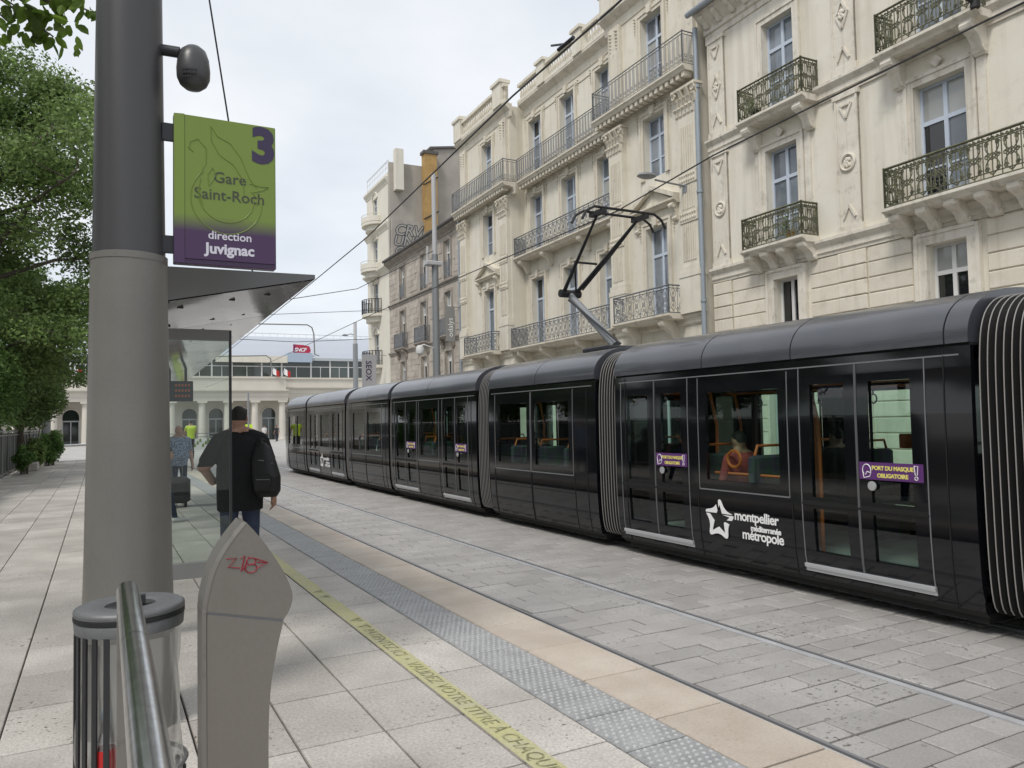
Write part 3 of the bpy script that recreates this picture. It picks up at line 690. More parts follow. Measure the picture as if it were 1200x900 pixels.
balcony(HA, -5.0, -2.88, 0, 0.62, 6.26, 0.82, strokes_mossy, cA, (-4.85, -4.28, -3.72, -3.05), ofA, mw_=0.36, bh=0.42)
balcony(HA, -5.0, -2.72, 0, 0.62, 9.72, 0.88, strokes_mossy, cA, (-4.78, -3.0), ofA, mw_=0.30, bh=0.62)
balcony(HA, -0.62, 6.6, 0, 0.72, 6.26, 0.86, strokes_mossy, cA, [-0.42+0.62*k for k in range(12)], ofA, mw_=0.36, bh=0.42)
balcony(HA, -0.75, 1.55, 0, 0.62, 9.72, 0.88, strokes_mossy, cA, (-0.5, 1.28), ofA, mw_=0.30, bh=0.62)
balcony(HA, 3.35, 5.6, 0, 0.62, 9.72, 0.88, strokes_mossy, cA, (3.6, 5.3), ofA, mw_=0.30, bh=0.62)
# flower pots on a balcony
for k, (x, z, yy, lab) in enumerate(((-4.45, 9.73, -0.38, 'small dark potted plant on the upper left balcony of the cream house'), (-3.45, 6.27, -0.38, 'tiny dark potted plant on the lower left balcony of the cream house'))):
    p = empty('potted_plant', fpt(x, yy, z), 0, lab, 'plant', 'plants on the cream house balconies')
    b = MB(); b.lathe([(0.09, 0), (0.12, 0.2), (0.125, 0.22)], n=10); b.build('pot', M['ochre'] if k else M['darkmetal'], p, smooth=40)
    b = MB()
    for q in range(70):
        v = Vector((random.gauss(0, 0.13), random.gauss(0, 0.1), 0.3+random.gauss(0, 0.08))); u = Vector((random.uniform(-1, 1), random.uniform(-1, 1), random.uniform(-1, 1))).normalized()*0.05; w_ = u.orthogonal().normalized()*0.03
        b.rv = random.random(); b.quad(v-u, v-w_, v+u, v+w_)
    b.build('foliage', M['leaf2'], p)

# ---------------------------------------------------------------- house B: pale limestone with projecting pavilions
B0, B1 = -24.9, -6.92
PY, MY = -0.15, 0.5                       # facade planes of pavilions and centre (into the house is positive)
HB = house('limestone_house', B0, 'ornate pale limestone house with pilasters, grey iron balconies and a roof balustrade')
ofB = (B0, 0, 0)
secs = [(B0, -19.4, PY, [-21.75]), (-19.4, -11.5, MY, [-18.2, -15.5, -12.85]), (-11.5, B1, PY, [-9.1])]
Z1a, Z1b, Z2a, Z2b, Z3a, Z3b = 5.02, 7.95, 9.0, 11.55, 12.45, 14.88
b = MB(off=ofB); WB = []
for (x0, x1, y, cs) in secs:
    op = []
    for c_ in cs:
        hw = 0.54
        for za_, zb_ in ((Z1a, Z1b), (Z2a if y == MY else 9.55, Z2b), (Z3a, Z3b)): op.append((c_-hw, c_+hw, za_, zb_)); WB.append((c_-hw, c_+hw, za_, zb_, y))
        op.append((c_-0.95, c_+0.95, 0, 3.4)); WB.append((c_-0.95, c_+0.95, 0, 3.4, y))
    wall(b, x0, x1, 0, 15.78, y, op, 0.3)
for x in (-19.4, -11.5): b.quad((x, PY, 0), (x, MY, 0), (x, MY, 15.78), (x, PY, 15.78))
for x, yy in ((B0, PY), (B1, PY)): b.quad((x, yy, 0), (x, 11, 0), (x, 11, 15.78), (x, yy, 15.78))
b.quad((B0, 11, 0), (B1, 11, 0), (B1, 11, 15.78), (B0, 11, 15.78)); [b.quad((q[0], q[2], 16.0-0.22), (q[1], q[2], 16.0-0.22), (q[1], 11, 16.0-0.22), (q[0], 11, 16.0-0.22)) for q in secs]
b.build('wall', M['bstone'], HB)
# recessed wall panels between windows
for (x0, x1, y, cs) in secs[1:2]:
    for a, c in ((-17.55, -16.15), (-14.85, -13.5)):
        for za_, zb_ in ((9.3, 11.9), (12.7, 15.0)):
            t = 0.06; b = MB(off=ofB)
            b.box(a, c, y-0.03, y+0.02, za_, za_+t); b.box(a, c, y-0.03, y+0.02, zb_-t, zb_); b.box(a, a+t, y-0.028, y+0.02, za_+t, zb_-t); b.box(c-t, c, y-0.028, y+0.02, za_+t, zb_-t); b.build('panel_moulding', M['btrim'], HB)
for (a, c, za_, zb_, y) in WB:
    if zb_ < 4:
        window(HB, a, c, za_+0.02, zb_, y+0.25, M['wingrey'], M['panedark'], rows=(0.22, 0.78), off=ofB, name='shop_window'); continue
    b = MB(off=ofB); surround(b, a, c, za_, zb_, y, t=0.15, d=0.05)
    cx = (a+c)/2
    # keystone and small garland drops beside the window
    b.prism([(cx-0.09, zb_+0.02), (cx+0.09, zb_+0.02), (cx+0.13, zb_+0.30), (cx-0.13, zb_+0.30)], 'y', y-0.13, y)
    for sx_ in (a-0.32, c+0.32):
        for k in range(6): b.lathe([(0.0, 0), (0.045-0.004*k, 0.04), (0.0, 0.085)], sx_, y-0.04, 5); b.v[-15:] = [(v[0], v[1], v[2]+zb_+0.15-0.1*k) for v in b.v[-15:]]
    b.build('architrave', M['btrim'], HB)
    sty = random.choice(([M['pane']]*6, [M['pane'], M['pane'], M['pane_light'], M['pane'], M['pane_light'], M['pane']], [M['panedark'], M['panedark'], M['pane'], M['panedark'], M['pane'], M['panedark']], [M['pane_light'], M['pane_light'], M['pane'], M['panedark'], M['pane'], M['panedark']], [M['pane'], M['panedark'], M['pane_light'], M['panedark'], M['pane_light'], M['panedark']]))
    window(HB, a, c, za_, zb_, y+0.24, M['winframe'], M['pane'], off=ofB, fr=0.055, pmats=sty)
# pediments over the first-floor pavilion windows, cornice hoods elsewhere
def pediment(cx, y, z, w=2.3, h=0.52):
    b = MB(off=ofB)
    moulding(b, cx-w/2, cx+w/2, y, z-0.02, [(0.12, 0), (0.16, 0.05), (0.26, 0.09), (0.26, 0.14)])
    t = 0.15
    for s_ in (-1, 1):
        P = [(cx+s_*w/2, z+0.122), (cx+s_*w/2, z+0.122+t), (cx, z+0.12+h+t), (cx, z+0.12+h)]
        b.prism(P, 'y', y-0.27, y+0.02)
    b.prism([(cx-w/2+0.2, z+0.125), (cx+w/2-0.2, z+0.125), (cx, z+0.1+h)], 'y', y-0.10, y+0.02)
    b.build('pediment', M['btrim'], HB)
    for s_ in (-1, 1):
        b = MB(off=ofB); bracket(b, cx+s_*(w/2-0.17), y, z-0.02, w=0.16, d=0.22, h=0.55); b.build('console', M['btrim'], HB, smooth=40)
pediment(-9.1, PY, 8.45); pediment(-21.75, PY, 8.45)
# giant pilasters with leafy capitals
def leafcap(b, cx, y, z0, z1, w, d):
    h = z1-z0
    b.prism([(cx-w*0.5, z0), (cx+w*0.5, z0), (cx+w*0.62, z1-0.08), (cx-w*0.62, z1-0.08)], 'y', y-d, y)
    b.box(cx-w*0.70, cx+w*0.70, y-d-0.12, y+0.02, z1-0.075, z1)
    for row in range(3):
        n = 5 if row < 2 else 4
        for k in range(n):
            x = cx+w*(1.0+0.08*row)*((k+0.5*(row % 2))/(n-0.5)-0.5) if row < 2 else cx+w*1.15*(k/(n-1)-0.5)
            zz = z0+h*(0.06+0.28*row)
            b.prism([(y-d+0.01, zz), (y-d-0.04, zz+h*0.05), (y-d-0.06-0.03*row, zz+h*0.20), (y-d-0.12-0.03*row, zz+h*0.27), (y-d-0.09, zz+h*0.32), (y-d+0.01, zz+h*0.30)], 'x', x-w*0.085, x+w*0.085)
    for s_ in (-1, 1):
        b.tube([(cx+s_*w*0.55+0.09*math.cos(a)*(1-a/12), y-d-0.10, z1-0.2+0.09*math.sin(a)*(1-a/12)) for a in [k*0.7 for k in range(12)]], 0.03, 5)
def pilaster_B(cx, y, w=0.78):
    o = None
    d = 0.2
    b = MB(off=ofB)
    b.box(cx-w/2, cx+w/2, y-d, y+0.02, 6.35, 10.80)
    b.box(cx-w/2-0.08, cx+w/2+0.08, y-d-0.08, y+0.02, 6.02, 6.18); b.box(cx-w/2-0.05, cx+w/2+0.05, y-d-0.05, y+0.02, 6.18, 6.35)
    b.box(cx-w/2-0.06, cx+w/2+0.06, y-d-0.06, y+0.02, 4.95, 6.015)
    o = b.build('pilaster', M['bstone'], HB)
    b = MB(off=ofB)
    for za_, zb_ in ((6.5, 7.6), (8.05, 8.75), (9.2, 10.55)):       # fluting
        for k in range(6): b.box(cx-w/2+0.09+k*(w-0.18)/6+0.01, cx-w/2+0.09+(k+1)*(w-0.18)/6-0.025, y-d-0.022, y-d, za_, zb_)
    for zz in (7.65, 8.8):                                          # carved bands
        b.box(cx-w/2-0.02, cx+w/2+0.02, y-d-0.035, y-d, zz, zz+0.36)
        for k in range(7):
            for j in range(2): b.lathe([(0.0, 0), (0.04, 0.02), (0.05, 0.06), (0.0, 0.1)], cx-w/2+0.08+k*(w-0.16)/6, y-d-0.03, 5); b.v[-20:] = [(v[0], v[1], v[2]+zz+0.05+0.16*j) for v in b.v[-20:]]
    b.build('fluting', M['btrim'], o)
    b = MB(off=ofB); leafcap(b, cx, y, 10.80, 11.72, w, d); b.build('capital', M['btrim'], o)
for cx, y in ((-7.32, PY), (-11.05, PY), (-19.85, PY), (-24.4, PY)): pilaster_B(cx, y)
# attic pilasters with carved drops
for cx, y in ((-7.3, PY), (-11.05, PY), (-19.85, PY), (-24.4, PY)):
    b = MB(off=ofB); b.box(cx-0.33, cx+0.33, y-0.14, y+0.02, 12.3, 15.3)
    for s_ in (-0.17, 0.17):
        for k in range(6): b.lathe([(0.0, 0), (0.075-0.008*k, 0.05), (0.0, 0.11)], cx+s_, y-0.15, 5); b.v[-15:] = [(v[0], v[1], v[2]+15.05-0.12*k) for v in b.v[-15:]]
    b.build('attic_pilaster', M['btrim'], HB)
# entablature: architrave, dentils, cornice balcony
PROF = [(0.02, 0), (0.02, 0.14), (0.06, 0.16), (0.06, 0.25), (0.20, 0.27), (0.20, 0.3), (0.48, 0.31), (0.52, 0.38), (0.58, 0.42), (0.58, 0.48)]
for (x0, x1, y) in ((B0-0.02, -19.0, PY), (-19.0, -11.9, MY), (-11.9, B1-0.02, PY)):
    b = MB(off=ofB); moulding(b, x0, x1, y, 11.75, PROF); co = b.build('entablature', M['btrim'], HB)
    n = int((x1-x0)/0.26)
    for k in range(n):
        bx = MB(off=ofB); bx.cbox(x0+0.06+k*0.26, x0+0.20+k*0.26, y-0.46, y-0.19, 11.90, 12.055, 0.012); bx.build('dentil', M['btrim'], co)
    bm = MB(off=ofB); yf = y-0.53
    railing(bm, (x0+0.05, yf), (x1-0.05, yf), 12.24, 0.98, strokes_bars, 0.2, 0.010)
    if y == PY:
        for xx in (x0+0.05, x1-0.05):
            if xx not in (): railing(bm, (xx, yf), (xx, MY-0.5), 12.24, 0.98, strokes_bars, 0.2, 0.010)
    bm.build('railing', M['iron_b'], co)
# balconies of the first and second floor
cB = (M['btrim'], M['iron_b'])
balcony(HB, -10.75, -7.75, PY, 0.72, 4.98, 0.85, strokes_scroll, cB, (-10.2, -8.3), ofB, bh=0.62)
balcony(HB, -23.4, -20.2, PY, 0.72, 4.98, 0.85, strokes_scroll, cB, (-22.7, -20.9), ofB, bh=0.62)
balcony(HB, -19.38, -11.52, MY, 0.85, 4.98, 0.85, strokes_scroll, cB, (-18.9, -16.9, -14.1, -12.1), ofB, bh=0.62)
balcony(HB, -19.38, -11.52, MY, 0.62, 8.95, 0.85, strokes_scroll, cB, (-19.0, -17.0, -14.1, -12.0), ofB, bh=0.55)
b = MB(off=ofB)
for (x0, x1, y) in ((B0-0.02, -19.41, PY), (-19.39, -11.51, MY), (-11.49, B1-0.02, PY)): moulding(b, x0, x1, y, 4.62, [(0.03, 0), (0.08, 0.06), (0.08, 0.18), (0.16, 0.24), (0.16, 0.32)])
b.build('string_course', M['btrim'], HB)
# roof cornice, balustrade and piers
b = MB(off=ofB)
for (x0, x1, y) in ((B0-0.1, -19.2, PY), (-19.2, -11.7, MY), (-11.7, B1-0.02, PY)): moulding(b, x0, x1, y, 15.25, [(0.03, 0), (0.06, 0.12), (0.06, 0.28), (0.16, 0.36), (0.28, 0.44), (0.32, 0.48), (0.32, 0.56)])
b.build('cornice', M['btrim'], HB)
bal_prof = [(0.055, 0), (0.055, 0.06), (0.03, 0.09), (0.062, 0.22), (0.058, 0.30), (0.028, 0.44), (0.035, 0.52), (0.055, 0.55), (0.055, 0.60)]
q = MB(); q.lathe(bal_prof, n=8); balm = q.mesh('baluster', M['btrim'], smooth=45)
for (x0, x1, y, piers) in ((B0, -19.25, PY, (B0+0.45, -19.85)), (-19.2, -11.7, MY, (-17.0, -14.1)), (-11.7, B1, PY, (-11.05, -7.3))):
    yy = y-0.20
    b = MB(off=ofB); b.box(x0, x1, yy-0.13, yy+0.13, 15.815, 15.95); b.box(x0, x1, yy-0.13, yy+0.13, 16.55, 16.68); bs = b.build('balustrade', M['bstone'], HB)
    for p in piers:
        q = MB(off=ofB); big = y == PY; hw = 0.42 if big else 0.30
        q.box(p-hw, p+hw, yy-0.20, yy+0.2, 15.82, 16.72 if not big else 16.78); q.box(p-hw-0.07, p+hw+0.07, yy-0.27, yy+0.27, 16.722 if not big else 16.782, 16.84 if not big else 16.92)
        if big: q.box(p-hw+0.06, p+hw-0.06, yy-0.18, yy+0.18, 16.922, 17.0)
        q.build('pier', M['bstone'], bs)
    x = x0+0.14
    while x < x1-0.1:
        if all(abs(x-p) > 0.48 for p in piers): link('baluster', balm, bs, (x-B0, yy, 15.95))
        x += 0.2
# downpipe between the two houses
b = MB(); b.tube([(0, 0, 0), (0, 0, 13.3)], 0.075, 10)
for z in (2, 5.2, 8.4, 11.5): b.tube([(0, 0, z), (0, 0, z+0.08)], 0.10, 10)
o = b.build('downpipe', M['pipe'], None, smooth=40, loc=fpt(-6.86, -0.30)); tag(o, 'blue-grey zinc downpipe between the cream house and the limestone house', 'downpipe')
b = MB(); b.tube([(0, 0, 0), (0, 0, 12.2)], 0.07, 10); b.tube([(0, 0, 12.2), (0, 0, 12.5)], [0.07, 0.17], 10)
o = b.build('downpipe', M['pipe'], None, smooth=40, loc=fpt(-25.05, -0.28)); tag(o, 'slim grey downpipe at the left corner of the limestone house beside the grey banner', 'downpipe')
# aerial on the roof
b = MB(); b.tube([(0, 0, 0), (0, 0, 1.5)], 0.025, 5); b.tube([(-0.9, 0.1, 1.4), (0.7, -0.1, 1.4)], 0.02, 5)
for k in range(7): b.tube([(-0.8+k*0.22, 0.1-0.03*k-0.25, 1.4), (-0.8+k*0.22, 0.1-0.03*k+0.25, 1.4)], 0.012, 4)
tag(b.build('roof_aerial', M['mast'], None, loc=fpt(-23.0, 3.2, 16.0), ), 'thin television aerial on the roof of the limestone house', 'aerial')

# ---------------------------------------------------------------- house C: grey-brown rubble stone
C0, C1 = -37.6, -25.15
HC = house('grey_stone_house', C0, 'weathered grey-brown stone house with plain windows, left of the limestone house')
ofC = (C0, 0, 0); wc = [-34.95, -31.15, -27.4]; op = []; WC = []
for c_ in wc:
    for za_, zb_, hw in ((4.05, 5.62, 0.46), (6.45, 8.78, 0.46), (9.55, 11.55, 0.44), (0, 3.0, 0.9)): op.append((c_-hw, c_+hw, za_, zb_)); WC.append(op[-1])
b = MB(off=ofC); wall(b, C0, C1, 0, 12.15, 0.05, op, 0.25)
b.quad((C0, 12.15-12.1, 12.15), (C1, 0.05, 12.15), (C1, 9, 12.15), (C0, 9, 12.15)); b.quad((C0, 9, 0), (C1, 9, 0), (C1, 9, 12.15), (C0, 9, 12.15))
b.build('wall', M['gstone'], HC)
# ashlar stones: courses about a third of a metre, kept off the openings
stc = {}; rest = MB(off=ofC); nst = 0
z = 3.2
while z < 12.0:
    h = 0.34; x = C0+0.02-random.random()*0.4
    while x < C1-0.02:
        w = random.choice((0.55, 0.7, 0.85)); a, c = max(x, C0+0.02), min(x+w, C1-0.02); x += w
        if c-a < 0.2 or any(o[0]-0.22 < c and o[1]+0.22 > a and o[2]-0.1 < z+h and o[3]+0.25 > z for o in op) or 6.0 < z+h/2 < 6.48 or 9.1 < z+h/2 < 9.55: continue
        pr = random.uniform(0.004, 0.02)
        if nst < 290:
            key = round((c-a)/0.05)
            if key not in stc: q = MB(); q.cbox(0.006, key*0.05-0.006, -0.02, 0.03, 0.006, h-0.006, 0.008); stc[key] = q.mesh('stone', M['gstone'])
            link('stone', stc[key], HC, (a-C0, 0.05-pr+0.01, z), None, ((c-a)/(key*0.05), 1, 1)); nst += 1
        else: rest.rv = random.random(); rest.cbox(a+0.006, c-0.006, 0.04-pr, 0.08, z+0.006, z+h-0.006, 0.008)
    z += h
if rest.f: tag(rest.build('upper_stones', M['gstone'], HC), kind='stuff')
for z in (6.1, 9.18): b = MB(off=ofC); moulding(b, C0, C1, 0.05, z, [(0.04, 0), (0.06, 0.1), (0.14, 0.16), (0.14, 0.24)]); b.build('string_course', M['gtrim'], HC)
b = MB(off=ofC); moulding(b, C0, C1, 0.05, 11.85, [(0.05, 0), (0.08, 0.1), (0.25, 0.2), (0.36, 0.26), (0.36, 0.38)]); co = b.build('cornice', M['gtrim'], HC)
b = MB(off=ofC); b.tube([(C0, -0.36, 12.28), (C1, -0.36, 12.28)], 0.09, 8); b.prism([(-0.3, 12.24), (4.5, 13.6), (9, 12.24)], 'x', C0+0.01, C1-0.01); b.build('roof', M['roofdark'], HC)
for k, (a, c, za_, zb_) in enumerate(WC):
    b = MB(off=ofC); t = 0.13
    b.box(a-t, a-0.002, 0.0, 0.08, za_, zb_+t); b.box(c+0.002, c+t, 0.0, 0.08, za_, zb_+t); b.box(a-0.002, c+0.002, 0.003, 0.08, zb_+0.002, zb_+t); b.build('architrave', M['gtrim'], HC)
    if zb_ < 4: window(HC, a, c, za_, zb_, 0.2, M['wingrey'], M['panedark'], rows=(0.22, 0.78), off=ofC, name='shop_window'); continue
    fl = 0 if zb_ < 6 else 1 if zb_ < 9 else 2
    pl = [M['shutter'], M['shutter'], M['panedark'], M['pane_light']] if (k % 3, fl) in ((1, 0), (2, 0), (0, 2)) or fl == 0 and k > 3 else [M['pane_light'], M['pane'], M['panedark'] if k % 2 else M['pane'], M['pane_light']]
    window(HC, a, c, za_, zb_, 0.22, M['winwhite'], M['pane'], rows=(0.32, 0.68), off=ofC, pmats=pl)
    if fl == 1:
        balcony(HC, a-0.45, c+0.45, 0.05, 0.38, 6.42, 0.9, strokes_bars, (M['gtrim'], M['iron_b']), (a-0.25, c+0.25), ofC, th=0.14, mw_=0.16, bh=0.5)
    if fl == 2:
        b = MB(off=ofC); railing(b, (a, 0.0), (c, 0.0), za_+0.02, 0.85, strokes_bars, 0.15, 0.008); b.build('window_guard', M['iron_b'], HC)
# graffiti parapet at the back of the roof
gw = empty('graffiti_wall', fpt(C0+0.45, 0.0, 12.3), FA, 'low roof wall sprayed with black and white bubble graffiti beside the ochre chimney', 'wall')
b = MB(); b.box(-0.1, 0.1, 0.1, 4.2, 0.0, 2.75); b.build('wall', M['party'], gw)
for row, (txt, zz, yy, sz) in enumerate((('CRVIU', 1.75, 0.25, 1.0), ('UNSVO', 1.05, 0.15, 0.95), ('OVNIS', 0.35, 0.2, 0.9))):
    lettering(txt, sz, frame_mtx((0.104, yy, zz), (0, 1, 0), (0, 0, 1)), M['wornblack'], gw, name='graffiti_outline', extrude=0.002, offset=0.06, spacing=0.95, shear=0.25)
    lettering(txt, sz, frame_mtx((0.110, yy, zz), (0, 1, 0), (0, 0, 1)), M['graffwhite'], gw, name='graffiti_fill', extrude=0.002, offset=0.004, spacing=0.95, shear=0.25)

# ---------------------------------------------------------------- house D: off-white corner building with party wall
D0, D1 = -42.6, -37.62
HD = house('corner_house', D0, 'narrow off-white corner house with curved balconies and a bare grey party wall')
ofD = (D0, 0, 0); cx = -40.6; op = []
for za_, zb_ in ((0, 3.2), (5.3, 7.9), (9.0, 11.4), (12.6, 14.4), (15.8, 17.3)): op.append((cx-0.5, cx+0.5, za_, zb_))
b = MB(off=ofD); wall(b, D0, D1, 0, 18.3, 0.05, op, 0.25)
b.quad((D0, 0.05, 0), (D0, 8, 0), (D0, 8, 18.3), (D0, 0.05, 18.3)); b.quad((D0, 0.05, 18.3), (D1, 0.05, 18.3), (D1, 8, 18.3), (D0, 8, 18.3)); b.quad((D0, 8, 0), (D1, 8, 0), (D1, 8, 18.3), (D0, 8, 18.3))
b.build('wall', M['tower'], HD)
b = MB(off=ofD); b.box(D1+0.002, D1+0.25, 0.06, 3.2, 0, 18.9); b.build('party_wall', M['party'], HD)
b = MB(off=ofD); b.prism([(3.21, 0), (9.5, 0), (9.5, 21.2), (3.21, 20.2)], 'x', D1+0.004, D1+0.2); b.build('rear_gable', M['party'], HD)
b = MB(off=ofD); b.prism([(2.9, 20.15), (9.6, 21.22), (9.6, 21.36), (2.9, 20.29)], 'x', D1-0.6, D1+0.35); b.build('gable_coping', M['roofdark'], HD)
b = MB(off=ofD); b.box(D1+0.25, D1+0.85, 2.32, 3.18, 11, 19.6); ch = b.build('chimney', M['ochre'], HD)
b = MB(off=ofD); b.box(D1+0.2, D1+0.92, 2.22, 3.28, 19.602, 19.8); b.build('chimney_cap', M['roofdark'], ch)
for z in (13.2, 15.4, 17.7): b = MB(off=ofD); b.tube([(D1+0.87, 2.18, z-0.25), (D1+0.87, 3.25, z+0.4)], 0.04, 4); b.build('cable', M['black'], ch)
b = MB(off=ofD); b.box(D1+0.26, D1+0.75, 0.35, 0.9, 17.0, 19.7); b.build('flue_box', M['tower'], HD)
for z, pj in ((17.6, 0.22), (14.6, 0.22), (11.75, 0.35)): b = MB(off=ofD); moulding(b, D0-0.15, D1, 0.05, z, [(0.03, 0), (0.06, 0.1), (pj, 0.3), (pj, 0.42)]); b.build('cornice', M['tower'], HD)
b = MB(off=ofD); railing(b, (D0, 0.1), (D1, 0.1), 18.3, 0.8, lambda w, h: [[(0, 0), (0, h)]], 0.6, 0.012); b.tube([(D0, 0.1, 18.7), (D1, 0.1, 18.7)], 0.015, 4); b.build('roof_railing', M['winwhite'], HD)
for a, c, za_, zb_ in op:
    window(HD, a, c, za_+0.01, zb_, 0.22, M['wingrey'], M['pane'], rows=(0.3, 0.7), off=ofD)
    b = MB(off=ofD)
    b.tube([(cx+0.62*math.cos(t_), 0.02, zb_-0.05+0.5*math.sin(t_)) for t_ in [math.pi*k/10 for k in range(11)]], 0.08, 6); b.build('arch_hood', M['tower'], HD, smooth=50)
def curved_balcony(zs, r=0.95, rail=True):
    b = MB(off=ofD)
    pts = [(cx+1.25*math.cos(t_), 0.05-r*math.sin(t_)) for t_ in [math.pi*k/14 for k in range(15)]]
    b.prism(pts, 'z', zs-0.2, zs); b.prism([(cx+(p[0]-cx)*0.8, 0.05+(p[1]-0.05)*0.7) for p in pts], 'z', zs-0.55, zs-0.201); o = b.build('balcony', M['tower'], HD)
    if rail:
        b = MB(off=ofD)
        for p, q in zip(pts, pts[1:]): railing(b, p, q, zs, 0.95, strokes_bars, 0.3, 0.011)
        b.build('railing', M['darkmetal'], o)
    else:
        b = MB(off=ofD)
        for p, q in zip(pts, pts[1:]): b.tube([(p[0], p[1], zs+0.5), (q[0], q[1], zs+0.5)], 0.02, 4)
        b.prism([(cx+(p[0]-cx)*1.02, 0.05+(p[1]-0.05)*1.02) for p in pts], 'z', zs+0.001, zs+0.35); b.build('parapet', M['tower'], o)
curved_balcony(5.75); curved_balcony(9.25); curved_balcony(12.3, 1.0, False); curved_balcony(15.5, 0.9, False)
# banners hung from the facades
bn = empty('banner', fpt(-25.0, -0.6, 5.85), FA, 'narrow grey vertical banner with pale lettering on the limestone house corner', 'banner')
b = MB(); b.box(-0.02, 0.02, -0.48, 0, 0.0, 1.75); b.build('cloth', M['banner'], bn)
for z in (1.72, 0.03): b = MB(); b.tube([(0, -0.52, z), (0, 0.45, z)], 0.02, 6); b.build('bracket', M['mast'], bn)
lettering('odalys', 0.38, frame_mtx((0.024, -0.12, 0.22), (0, 0, 1), (0, -1, 0)), M['white'], bn, extrude=0.002)
bn = empty('banner', fpt(-38.3, -0.7, 3.55), FA, 'pale grey vertical banner with dark lettering on the off-white corner house', 'banner')
b = MB(); b.box(-0.02, 0.02, -0.95, 0, 0.0, 2.75); b.build('cloth', M['bannerpale'], bn)
b = MB(); b.tube([(0, -0.98, 2.72), (0, 0.7, 2.72)], 0.02, 6); b.build('bracket', M['mast'], bn)
lettering('SEOX', 0.52, frame_mtx((0.024, -0.68, 2.35), (0, 0, -1), (0, 1, 0)), M['digit'], bn, extrude=0.002, offset=0.008)

# ================================================================== RAILWAY STATION at the end of the street
SY = 97.0; STO = (13.0, SY, STREET)
ST = empty('railway_station', STO, 0, 'pale stone railway station with columns, arched doors and a long metal roof', 'station')
def sb(): return MB(off=STO)
G = STREET
arch_c = [-2.9, 0.2, 3.3, 6.35, 9.4, 12.4, 15.5, 18.6]; hw = 0.82
b = sb()
# portico back wall with arched openings
xs0, xs1 = -20.0, 20.9
def arch_wall(b, x0, x1, y, z0, z1, cs, hw, spring):
    edges = [x0]+[v for c_ in cs for v in (c_-hw, c_+hw)]+[x1]
    for k in range(0, len(edges), 2): b.quad((edges[k], y, z0), (edges[k+1], y, z0), (edges[k+1], y, z1), (edges[k], y, z1))
    for c_ in cs:
        n = 10; pts = [(c_+hw*math.cos(math.pi*i/n), spring+hw*math.sin(math.pi*i/n)) for i in range(n+1)]
        for p, q in zip(pts, pts[1:]): b.quad((p[0], y, p[1]), (q[0], y, q[1]), (q[0], y, z1), (p[0], y, z1))
        for p, q in zip(pts, pts[1:]): b.quad((p[0], y, p[1]), (q[0], y, q[1]), (q[0], y+0.5, q[1]), (p[0], y+0.5, p[1]))
        for s_ in (-1, 1): b.quad((c_+s_*hw, y, z0), (c_+s_*hw, y+0.5, z0), (c_+s_*hw, y+0.5, spring), (c_+s_*hw, y, spring))
arch_wall(b, xs0, xs1, SY+2.2, G, G+5.2, arch_c, hw, G+3.15)
b.quad((20.9, SY+1.2, G), (48, SY+1.2, G), (48, SY+1.2, G+5.2), (20.9, SY+1.2, G+5.2))
b.quad((20.9, SY+1.2, G), (20.9, SY+2.2, G), (20.9, SY+2.2, G+5.2), (20.9, SY+1.2, G+5.2))
b.box(xs0, 48, SY+3.2, SY+3.4, G, G+7.4)
b.build('wall', M['stationwhite'], ST)
for k, c_ in enumerate(arch_c):
    b = sb(); n = 10
    pts = [(c_-hw, G)]+[(c_+hw, G)]+[(c_+hw*math.cos(math.pi*i/n), G+3.15+hw*math.sin(math.pi*i/n)) for i in range(n+1)]
    b.poly([(p[0], SY+2.55, p[1]) for p in pts]); dr = b.build('arched_door', M['stationglass'], ST)
    b = sb(); b.tube([(c_+(hw+0.1)*math.cos(math.pi*i/n), SY+2.18, G+3.15+(hw+0.1)*math.sin(math.pi*i/n)) for i in range(n+1)], 0.1, 6); b.build('arch_moulding', M['stationwhite'], dr)
    b = sb(); b.box(c_-hw, c_+hw, SY+2.45, SY+2.53, G+2.6, G+2.75); b.box(c_-0.05, c_+0.05, SY+2.45, SY+2.53, G, G+2.6); b.box(c_-hw, c_-hw+0.08, SY+2.45, SY+2.53, G, G+2.6); b.box(c_+hw-0.08, c_+hw, SY+2.45, SY+2.53, G, G+2.6); b.build('door_frame', M['wingrey'], dr)
for x in (-14, -10.9, -7.9, -4.5, -1.4, 1.7, 4.85, 7.27, 10.58, 13.43, 16.57, 19.81):
    b = sb(); b.lathe([(0.52, G), (0.52, G+0.18), (0.44, G+0.25), (0.42, G+1.6), (0.37, G+4.4), (0.46, G+4.5), (0.46, G+4.58)], x, SY+0.2, 14); b.box(x-0.55, x+0.55, SY-0.35, SY+0.75, G+4.58, G+4.78); b.build('column', M['stationwhite'], ST, smooth=40)
def yprof(b, x0, x1, y, z, prof): b.prism([(y+0.3, z+prof[0][1])]+[(y-p, z+h) for p, h in prof]+[(y+0.3, z+prof[-1][1])], 'x', x0, x1)
b = sb()
EP = [(0.0, 0), (0.0, 0.45), (0.06, 0.5), (0.06, 0.95), (0.25, 1.05), (0.45, 1.2), (0.45, 1.34)]
yprof(b, xs0, 20.5, SY-0.2, G+4.79, EP); b.box(xs0, 20.5, SY-0.1, SY+2.3, G+4.8, G+6.1); b.box(xs0, 20.3, SY+0.1, SY+0.5, G+6.1, G+7.5); b.box(xs0, 20.4, SY-0.02, SY+0.6, G+7.5, G+7.75)
yprof(b, 20.5, 48, SY+1.2, G+5.2, EP); b.box(20.4, 48, SY+1.3, SY+1.7, G+6.54, G+7.5); b.box(20.4, 48, SY+1.15, SY+1.8, G+7.5, G+7.72)
b.build('entablature', M['stationwhite'], ST)
